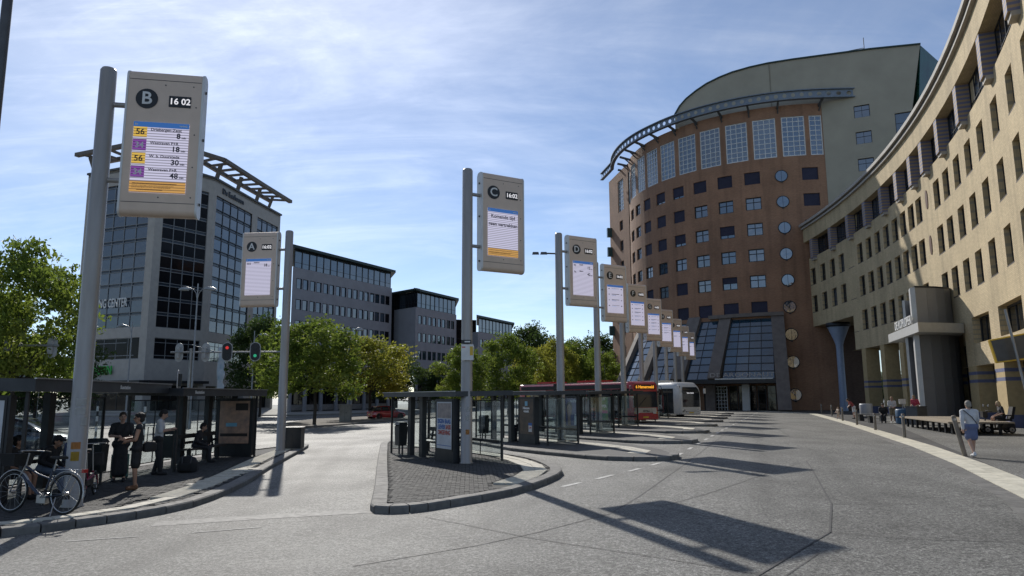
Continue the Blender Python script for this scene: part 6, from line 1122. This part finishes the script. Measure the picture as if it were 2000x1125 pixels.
    # inner limbs reach up into the crown
for a in [(22, 46, 12.6, 8.6, 'g1', 'large light green tree at the left edge above the shelter', 3.0, .3), (-75, 54, 12., 9, 'g2', 'green tree cut off by the left edge behind the large one', 2.5, 1.), (70, 70, 9., 10, 'd', 'dark low tree below the large left tree', 1.2, 2.), (-20, 80, 10., 12, 'd', 'dark tree behind the shelters at the far left', 1., .2), (615, 60.7, 9.0, 8.2, 'g2', 'street tree with light green crown just right of pole A', 2.6, 0), (722, 76, 8.7, 9.2, 'y', 'street tree with yellowing crown before the grey office block', 2.5, .8), (508, 92, 13., 9.5, 'd', 'dark green tree below sign A by the stone tower', 3., 1.3), (545, 70, 9.6, 5.6, 'g1', 'slim light green tree directly behind pole A', 2.6, 2.2), (770, 100, 9., 8, 'd', 'dark tree beside the yellowing one, farther back', 2.2, .5),
          (905, 72, 7.4, 5.6, 'g2', 'small light green tree just behind pole C', 2., 1.7), (992, 84, 9.6, 7.2, 'g1', 'dense green tree to the right of the grey office block', 1.8, .4), (1042, 92, 8.4, 5.6, 'y', 'yellow-green tree between signs C and D', 1.8, 2.), (1082, 98, 10.2, 6.6, 'y', 'taller yellowing tree behind the pole of sign D', 1.6, 3.), (1122, 104, 10.2, 7.4, 'g2', 'green tree between the poles D and E', 1.6, .9), (1168, 112, 9.6, 7.6, 'g1', 'light green tree right of the pole of sign E', 1.6, 1.9), (1205, 122, 9.8, 8., 'g2', 'green tree beside the round building behind sign F', 1.6, 2.6),
          (1040, 185, 21.5, 17, 'd', 'tall dark tree rising behind the dense green tree', 3., .2), (1118, 190, 17.5, 16, 'd', 'dark far tree behind the poles D and E', 2., 1.2), (1172, 165, 17., 15, 'd', 'tall dark tree right behind sign E pole', 2., 2.4), (985, 200, 13, 16, 'd', 'dark far tree low behind the grey block corner', 1., .6), (1215, 150, 11, 12, 'd', 'dark far tree touching the round building', 1., 1.1), (1748, 170, 8., 14, 'd', 'distant dark tree seen through the arcade', .8, .3), (1700, 175, 7., 12, 'd', 'distant dark tree behind the arcade pillars at left', .8, .9), (860, 130, 8, 9, 'd', 'dark tree at the foot of the middle office step', 1.5, 2.0)]: tree(*a)
# ------------------------------------------------------------------ people
for nm, c in dict(skin=(.52, .31, .22), skin_tan=(.44, .24, .155), cloth_black=(.016, .016, .018), cloth_dark=(.03, .03, .036), cloth_white=(.56, .56, .57), cloth_jeans=(.16, .2, .27), cloth_blue=(.12, .15, .27), cloth_khaki=(.24, .2, .13), cloth_red=(.5, .05, .08), cloth_plaid=(.3, .06, .06), cloth_beige=(.42, .34, .26), hair_black=(.012, .01, .009), hair_brown=(.05, .03, .018), hair_grey=(.27, .24, .2), hair_blonde=(.5, .38, .22), hair_sand=(.34, .22, .12), leather=(.2, .09, .04), white_shoe=(.65, .65, .65), lip=(.26, .09, .07), eye_dark=(.02, .015, .015)).items(): mat(nm, c, .75 if 'skin' not in nm else .55, var=.12, scale=6, bump=.9 if 'cloth' in nm else 0, bscale=11)
MT['cloth_plaid'].node_tree.nodes['Noise Texture'].inputs['Scale'].default_value = 22
REM = []
def ball(b, c, r_, n=12):
    c = V(c); rx, ry, rz_ = r_; m_ = 8; vs = []
    for i in range(m_+1):
        ph = math.pi*i/m_
        for k in range(n): a = 2*math.pi*k/n; vs.append((c.x+rx*max(.02, math.sin(ph))*math.cos(a), c.y+ry*max(.02, math.sin(ph))*math.sin(a), c.z+rz_*math.cos(ph)))
    b.add(vs, [(i*n+k, (i+1)*n+k, (i+1)*n+(k+1) % n, i*n+(k+1) % n) for i in range(m_) for k in range(n)]+[tuple(range(n)), tuple(range((m_+1)*n-1, m_*n-1, -1))], 0, True)
def cap(b, p, q, r0_, r1_, n=10):
    p, q = V(p), V(q); d = q-p
    if d.length < 1e-4: d = V((0, 0, .001)); q = p+d
    d.normalize(); b.tube([p-d*r0_*.97, p-d*r0_*.7, p, q, q+d*r1_*.7, q+d*r1_*.97], [r0_*.22, r0_*.71, r0_, r1_, r1_*.71, r1_*.22], n)
def remesh(o, vox):
    m = o.modifiers.new('r', 'REMESH'); m.mode = 'VOXEL'; m.voxel_size = vox; m.use_smooth_shade = True; s = o.modifiers.new('s', 'SMOOTH'); s.factor = .5; s.iterations = 3; REM.append(o)
ARM = {'down': (((.145, -.01, .64), (.155, .03, .49)),)*2, 'walk': (((.15, -.06, .65), (.17, -.08, .5)), ((.14, .05, .65), (.15, .14, .52))), 'crossed': (((.15, .03, .65), (.02, .13, .62)), ((.15, .03, .66), (.04, .14, .655))), 'phone': (((.135, .03, .66), (.06, .17, .69)), ((.135, .03, .66), (.05, .17, .68))), 'lap': (((.14, .0, .64), (.07, .2, .55)), ((.14, .0, .64), (.07, .2, .55))), 'reach': (((.14, .1, .66), (.15, .24, .56)), ((.13, .08, .64), (.1, .2, .55))), 'held': (((.13, .02, .66), (.04, .12, .6)), ((.13, .02, .66), (.04, .12, .6)))}
def person(label, loc, rz, Ht, arms='down', legs='stand', top=('cloth_black', .5), bottom=('trousers', 'cloth_black'), hair='hair_black', hs='short', shoes='cloth_black', skin='skin', lean=(0, 0), headturn=0., headdown=0., wide=1., vox=.013, extra=(), group=None, seat=.45):
    t = thing('person', label, 'person', loc, rz, group); S = Ht; sit = legs == 'sit'
    dz = (seat/S+.035-.52) if sit else 0.
    def up(p, k):          # shift of the upper body by lean, growing with height over the hips
        f_ = max(0, (p[2]-.52))/.4; return V((p[0]+lean[0]*f_, p[1]+lean[1]*f_, p[2]-abs(lean[1])*.35*f_*f_+dz))*S
    sx = .112*wide; J = {'pel': V((0, 0, .54+dz))*S, 'chest': up((0, 0, .73), 1), 'neck': up((0, 0, .845), 1)}
    hc = up((0, .012+headdown*.03, .925-headdown*.012), 1)
    for s, k in ((-1, 'l'), (1, 'r')):
        J[k+'s'] = up((s*sx, 0, .805), 1); J[k+'h'] = V((s*.052*wide, 0, .52+dz))*S
        e, w_ = ARM[arms][0 if s < 0 else 1]; J[k+'e'] = up((s*e[0]*wide, e[1], e[2]), 1); J[k+'w'] = up((s*w_[0], w_[1], w_[2]), 1)
        if sit: kn, an = (s*.06, .245, .30+dz*0+.0), (s*.06, .25+(.03 if s > 0 else -.02), .045); J[k+'k'] = V((kn[0], kn[1], seat/S+.02))*S; J[k+'a'] = V(an)*S
        elif legs == 'walk': J[k+'k'] = V((s*.045, .05 if s > 0 else .0, .285))*S; J[k+'a'] = V((s*.04, .09 if s > 0 else -.13, .045 if s > 0 else .07))*S
        elif legs == 'cross': J[k+'k'] = V((s*.05, .02, .285))*S; J[k+'a'] = V((s*.035, .05 if s > 0 else -.04, .045))*S
        else: J[k+'k'] = V((s*.058, .012, .285))*S; J[k+'a'] = V((s*.065, -.005, .045))*S
    def torso(b, ex, lo=0., hi=1.):
        for s in (-1, 0, 1):
            a = J['pel']+V((s*.036*wide, .0, 0))*S; m_ = J['pel'].lerp(J['chest'], .5)+V((s*.03*wide, 0, 0))*S; c = J['chest']+V((s*.048*wide, .004, 0))*S; d = J['neck'].lerp(J['chest'], .35)+V((s*.06*wide, 0, -.005))*S
            cap(b, a, m_, .058*S*wide+ex, .054*S*wide+ex); cap(b, m_, c, .054*S*wide+ex, .06*S*wide+ex); cap(b, c, d, .06*S*wide+ex, .04*S+ex)
        for k in 'lr': cap(b, J[k+'s']*1., J['neck']+(J[k+'s']-J['neck'])*.3+V((0, 0, -.012))*S, .036*S+ex, .03*S+ex)
    b = MB(); torso(b, 0.); cap(b, J['chest'].lerp(J['neck'], .7), hc-V((0, .0, .03))*S, .032*S, .029*S)
    hx = M.Rotation(headturn, 4, 'Z') @ M.Rotation(-headdown*.5, 4, 'X'); H_ = lambda p: hc+(hx @ V(p))*S
    hb = MB(); ball(hb, (0, -.004, .012), (.046, .057, .06)); ball(hb, (0, .012, -.025), (.036, .04, .043)); cap(hb, (0, .052, .005), (0, .062, -.014), .007, .01, 8); [cap(hb, (s*.046, -.004, .004), (s*.047, -.004, -.014), .009, .008, 6) for s in (-1, 1)]
    o0 = len(b.v); b.add([H_(v) for v in hb.v], hb.f, 0, True)
    for k, s in (('l', -1), ('r', 1)):
        cap(b, J[k+'s'], J[k+'e'], .03*S, .025*S); cap(b, J[k+'e'], J[k+'w'], .025*S, .017*S); fd = (J[k+'w']-J[k+'e']).normalized(); q = J[k+'w']+fd*.035*S; cap(b, J[k+'w'], q, .017*S, .022*S)
        sd_ = fd.cross(V((0, 0, 1))); sd_ = sd_.normalized() if sd_.length > .1 else V((0, 1, 0)); cu = sd_.cross(fd)*-.012*S
        for i, (off, ln) in enumerate(((-.016, .036), (-.005, .042), (.006, .04), (.016, .032))): f0 = q+sd_*off*S; f1 = f0+fd*ln*.6*S+cu*.4; cap(b, f0, f1, .0062*S, .0056*S, 6); cap(b, f1, f1+fd*ln*.4*S+cu, .0056*S, .005*S, 6)
        th = J[k+'w']+fd*.012*S-sd_*s*.018*S; cap(b, th, th+fd*.028*S-sd_*s*.016*S, .007*S, .006*S, 6)
        cap(b, J[k+'h'], J[k+'k'], .05*S*wide, .034*S); cap(b, J[k+'k'], J[k+'a'], .034*S, .02*S); a = J[k+'a']; cap(b, a+V((0, -.012, -.02))*S, a+V((0, .085, -.028))*S, .022*S, .016*S)
    bo = b.obj('body', skin, t); remesh(bo, vox*S/1.7)
    c = MB(); torso(c, .012)
    for k in 'lr':
        L_ = top[1]
        if L_ > 0: e = J[k+'s'].lerp(J[k+'e'], min(1, L_*2)); cap(c, J[k+'s'], e, .038*S+.004, .034*S+.004)
        if L_ > .5: cap(c, J[k+'e'], J[k+'e'].lerp(J[k+'w'], (L_-.5)*2), .032*S, .026*S)
    if top[0]: co = c.obj('top', top[0], t); remesh(co, vox*S/1.7)
    kind, bm = bottom; c = MB(); cap(c, J['lh']+V((0, 0, .02))*S, J['rh']+V((0, 0, .02))*S, .066*S*wide+.012, .066*S*wide+.012)
    if kind in ('trousers', 'shorts'):
        f_ = 1. if kind == 'trousers' else .0
        for k in 'lr':
            cap(c, J[k+'h'], J[k+'k'] if f_ else J[k+'h'].lerp(J[k+'k'], .82), .056*S*wide+.01, .042*S+.008 if f_ else .05*S)
            if f_: cap(c, J[k+'k'], J[k+'a']+V((0, 0, .02))*S, .042*S+.004, .031*S)
    else:
        hem = {'skirt': .3, 'dress': .27, 'long': .08}[kind]; mid = (J['lk']+J['rk'])/2; z1 = V((mid.x*.6, mid.y*.6, hem*S)); 
        for s in (-1, 0, 1): cap(c, J['pel']+V((s*.03, 0, -.01))*S, z1+V((s*.05, 0, .05))*S, .066*S, .062*S)
    po = c.obj({'trousers': 'trousers', 'shorts': 'shorts', 'skirt': 'skirt', 'dress': 'dress_skirt', 'long': 'long_skirt'}[kind], bm, t); remesh(po, vox*S/1.7)
    for k in 'lr':
        a = J[k+'a']; c = MB(); cap(c, a+V((0, -.014, -.018))*S, a+V((0, .088, -.024))*S, .027*S, .021*S); cap(c, a+V((0, -.014, -.018))*S, a+V((0, -.006, .01))*S, .027*S, .026*S); so = c.obj('shoe', shoes, t); remesh(so, vox*S/1.7)
    c = MB(); hb = MB(); ball(hb, (0, -.012, .026), (.053, .06, .058)); ball(hb, (0, -.032, -.005), (.05, .042, .05))
    if hs == 'long': ball(hb, (0, -.034, -.05), (.058, .036, .075)); [ball(hb, (s*.042, -.006, -.03), (.018, .035, .07)) for s in (-1, 1)]
    if hs == 'curly': [ball(hb, (.04*math.cos(a), -.014+.044*math.sin(a), .045), (.022, .022, .022), 8) for a in np.linspace(0, 6.28, 9)]
    if hs == 'bun': ball(hb, (0, -.075, .03), (.026, .026, .026), 8)
    c.add([H_(v) for v in hb.v], hb.f, 0, True); ho = c.obj('hair', hair, t); remesh(ho, vox*.8*S/1.7)
    fc_ = [MB(), MB()]
    for s in (-1, 1): e = MB(); ball(e, H_((s*.018, .049, .006)), (.006*S, .004*S, .005*S), 8); e.obj('eye', 'eye_dark', t); e = MB(); cap(e, H_((s*.011, .053, .018)), H_((s*.027, .049, .019)), .0028*S, .0022*S, 6); e.obj('eyebrow', hair, t)
    e = MB(); cap(e, H_((-.013, .05, -.034)), H_((.013, .05, -.034)), .0042*S, .0042*S, 6); e.obj('mouth', 'lip', t)
    for ex in extra:
        if ex == 'glasses': e = MB(); [ball(e, H_((s*.019, .055, .007)), (.017*S, .006*S, .013*S), 10) for s in (-1, 1)]; cap(e, H_((-.046, .01, .01)), H_((-.03, .055, .01)), .002*S, .002*S, 6); cap(e, H_((.046, .01, .01)), H_((.03, .055, .01)), .002*S, .002*S, 6); e.obj('sunglasses', 'black_print', t)
        if ex == 'cap': e = MB(); ball(e, H_((0, -.008, .04)), (.058*S, .066*S, .045*S)); cap(e, H_((-.03, .06, .03)), H_((.03, .06, .03)), .02*S, .02*S); cap(e, H_((-.02, .08, .026)), H_((.02, .08, .026)), .014*S, .014*S); co = e.obj('cap', 'cloth_black', t); remesh(co, .008)
        if ex == 'strap': e = MB(); e.tube([J['ls']+V((0, -.05, .03))*S, J['chest']+V((0, -.082, -.02))*S, J['pel']+V((.085, -.05, .05))*S], .012, 6); e.obj('bag_strap', 'cloth_black', t)
        if ex == 'straps_front': e = MB(); e.tube([J['ls']+V((.03, .04, .03))*S, J['chest']+V((0, .085, -.02))*S, J['pel']+V((.08, .06, .04))*S], .012, 6); e.obj('bag_strap', 'cloth_black', t)
    t['handz'] = 0; del t['handz']; return t, J
def held(label, name, cat, J, t, mt, size, k='r', off=(0, .06, .01), parts=True):
    p = t.matrix_basis @ (J[k+'w']+V(off)); o = thing(name, label, cat, p, t.rotation_euler.z); a, c, h_ = size; b = MB(); b.box((0, 0, 0), size); b.obj('case', mt, o); MB().box((0, 0, h_/2+.001), (a*.9, c*.9, .002)).obj('screen', 'vehicle_glass', o); return o
def shoulder_bag(label, p, rz, w_=.4, h_=.3, mt='bag_black'):
    t = thing('shoulder_bag', label, 'bag', p, rz); b = MB(); loft(b, [(-w_/2, [(y*.6, z) for y, z in rrect(.08, .03, h_*.8, .06, .04)]), (-w_/2+.05, rrect(.09, .0, h_, .07, .05)), (w_/2-.05, rrect(.09, 0, h_, .07, .05)), (w_/2, [(y*.6, z) for y, z in rrect(.08, .03, h_*.8, .06, .04)])]); b.obj('bag', mt, t); s = MB(); s.tube([(-w_/2+.08, 0, h_-.02), (-.06, 0, h_+.32), (.06, 0, h_+.32), (w_/2-.08, 0, h_-.02)], .012, 6); s.obj('handle', mt, t)
# waiting on the left island
zL = lambda p: zi(p[0])
person('boy in black t-shirt seated in the near shelter, looking right', (-10.55, 15.5, zi(-10.5)), R(-90), 1.72, 'lap', 'sit', ('cloth_black', .45), ('shorts', 'cloth_dark'), 'hair_black', 'curly', skin='skin_tan', headturn=R(20), lean=(0, .04))
person('boy in black cap and light jeans leaning forward on the shelter bench', (-10.42, 16.35, zi(-10.4)), R(-92), 1.74, 'lap', 'sit', ('cloth_black', 1.), ('trousers', 'cloth_jeans'), 'hair_black', 'short', skin='skin_tan', lean=(0, .13), headdown=.3, extra=('cap',))
t_, J_ = person('person in blue shirt holding a phone, mostly behind pole B', (-10.62, 17.5, zi(-10.6)), R(-80), 1.72, 'phone', 'sit', ('cloth_blue', .6), ('trousers', 'cloth_dark'), 'hair_brown', 'short', lean=(0, .04)); held('phone held by the person hidden behind pole B', 'phone', 'phone', J_, t_, 'black_print', (.075, .15, .012))
q = gnd(231, 941, .13); person('woman in black t-shirt and dark trousers with arms folded', (q.x, q.y, zL(q)), R(-155), 1.72, 'crossed', 'stand', ('cloth_black', .42), ('long', 'cloth_black'), 'hair_brown', 'bun', extra=('straps_front',), headturn=R(10))
q = gnd(262, 956, .13); WP = q; person('woman in black sleeveless dress and sunglasses with bare legs', (q.x, q.y, zL(q)), R(118), 1.72, 'crossed', 'stand', ('cloth_black', 0.), ('dress', 'cloth_black'), 'hair_black', 'curly', 'leather', 'skin_tan', extra=('glasses',), lean=(0, -.01))
shoulder_bag('black shoulder bag hanging behind the woman in the dress', (q.x+.2, q.y+.16, zL(q)+.82), R(60), .3, .24)
q = gnd(305, 928, .13); t_, J_ = person('man in white short-sleeved shirt and black trousers reading his phone', (q.x, q.y, zL(q)), R(-70), 1.78, 'phone', 'cross', ('cloth_white', .55), ('trousers', 'cloth_black'), 'hair_black', 'short', headdown=.7, lean=(0, .02)); held('dark phone in the hands of the man in white', 'phone', 'phone', J_, t_, 'black_print', (.075, .15, .012))
person('person in dark clothes seated at the far end of the second shelter', (-10.35, 23.9, zi(-10.4)), R(-80), 1.72, 'lap', 'sit', ('cloth_dark', 1.), ('trousers', 'cloth_dark'), 'hair_black', 'short', lean=(0, .1), headdown=.4)
bx_, by_ = -1.72+.5*2.7+.866*.92, 33.44-.866*2.7+.5*.92; person('person in black seated on the bench of the shelter by sign D', (bx_, by_, zi(bx_)), R(120), 1.72, 'lap', 'sit', ('cloth_dark', 1.), ('trousers', 'cloth_dark'), 'hair_brown', 'short', lean=(0, .05))
# on the plaza
def PP(px, py): q = gnd(px, py, .016); return (q.x, q.y, pz(q))
person('small child in beige walking hand out near the bollards', PP(1638, 819), R(95), .92, 'reach', 'walk', ('cloth_beige', .5), ('shorts', 'cloth_beige'), 'hair_sand', 'short', 'white_shoe', wide=1.25, vox=.02)
person('woman in red checked top and white shorts stooping towards the child', PP(1669, 818), R(80), 1.66, 'reach', 'stand', ('cloth_plaid', .4), ('shorts', 'cloth_white'), 'hair_brown', 'bun', 'cloth_black', lean=(0, .22), headdown=.5, vox=.02)
person('person in white shirt and khaki shorts standing facing the road', PP(1745, 826), R(165), 1.68, 'held', 'stand', ('cloth_white', .8), ('shorts', 'cloth_khaki'), 'hair_sand', 'short', 'white_shoe', vox=.02)
person('person in black hat and dark clothes seated on the low bench', (BENCH.x, BENCH.y+.05, pz(BENCH)), R(150), 1.7, 'lap', 'sit', ('cloth_black', 1.), ('trousers', 'cloth_dark'), 'hair_black', 'short', lean=(0, .1), extra=('cap',), vox=.02)
person('person in bright red top seated behind the concrete block', (BLOCK.x+.42, BLOCK.y+.75, pz(BLOCK)+.5), R(120), 1.68, 'lap', 'sit', ('cloth_red', .5), ('trousers', 'cloth_dark'), 'hair_sand', 'short', lean=(0, .08), headdown=.5, vox=.02)
person('older woman in white jacket and blue skirt walking away', PP(1902, 893), R(-8), 1.62, 'walk', 'walk', ('cloth_white', 1.), ('skirt', 'cloth_blue'), 'hair_grey', 'short', 'white_shoe', extra=('strap',), lean=(0, .02), wide=1.05)
# mobility scooter with its rider, both facing left
q = gnd(1952, 846, .016); mat('scooter_black', (.02, .02, .022), .4); sc_ = thing('mobility_scooter', 'black four-wheeled mobility scooter beside the deck bench', 'mobility scooter', (q.x, q.y, pz(q)), R(165))
b = MB(); loft(b, [(-.62, rrect(.2, .2, .42, .05, .04)), (-.5, rrect(.27, .18, .5, .06, .04)), (-.1, rrect(.27, .16, .46, .05, .04)), (.0, rrect(.27, .14, .24, .03, .03)), (.5, rrect(.26, .14, .24, .03, .03)), (.72, rrect(.16, .18, .4, .05, .04))]); b.obj('chassis', 'scooter_black', sc_)
for x, y in ((-.42, -.3), (-.42, .3), (.55, -.26), (.55, .26)): wheel(sc_, x, y, .17, .17, .12)
b = MB(); loft(b, [(-.5, rrect(.24, .56, .66, .04, .03)), (-.02, rrect(.24, .56, .66, .04, .03))]); st_ = b.obj('seat', 'bag_black', sc_); b = MB(); b.hexa([V((-.56, -.26, .66)), V((-.44, -.26, .66)), V((-.44, .26, .66)), V((-.56, .26, .66)), V((-.7, -.24, 1.22)), V((-.58, -.24, 1.22)), V((-.58, .24, 1.22)), V((-.7, .24, 1.22))]); b.obj('seat_back', 'bag_black', sc_); MB().tube([(-.27, 0, .4), (-.27, 0, .56)], .05, 8).obj('seat_post', 'dark_steel', sc_)
b = MB(); b.tube([(.62, 0, .3), (.42, 0, 1.0)], .035, 8); b.obj('tiller', 'dark_steel', sc_); b = MB(); b.tube([(.3, -.3, 1.0), (.42, -.2, 1.04), (.42, .2, 1.04), (.3, .3, 1.0)], .018, 8); b.obj('handlebar', 'rubber', sc_); MB().box((.56, 0, .86), (.2, .36, .28)).obj('front_basket', 'scooter_black', sc_); [MB().tube([(.42, s*.22, 1.04), (.44, s*.3, 1.25)], .008, 5).obj('mirror_stalk', 'dark_steel', sc_) for s in (-1, 1)]; [MB().disc((.45, s*.31, 1.28), .06, .02, (1, 0, .2)).obj('mirror', 'chrome', sc_) for s in (-1, 1)]
for s in (-1, 1): MB().box((-.28, s*.28, .82), (.36, .06, .05)).obj('armrest', 'bag_black', sc_)
d_ = V((math.cos(R(165)), math.sin(R(165)))); person('blonde woman in dark top with bare legs riding the mobility scooter', (q.x-d_.x*.2, q.y-d_.y*.2, pz(q)+.16), R(75), 1.62, 'lap', 'sit', ('cloth_dark', .45), ('shorts', 'cloth_dark'), 'hair_blonde', 'long', 'white_shoe', lean=(0, .06), headdown=.5, seat=.52, wide=1.08)
dg_ = bpy.context.evaluated_depsgraph_get()
for o in REM:
    me = bpy.data.meshes.new_from_object(o.evaluated_get(dg_)); me.name = o.name; mts = [m for m in o.data.materials]; o.modifiers.clear(); o.data = me
    if not me.materials: [me.materials.append(m) for m in mts]
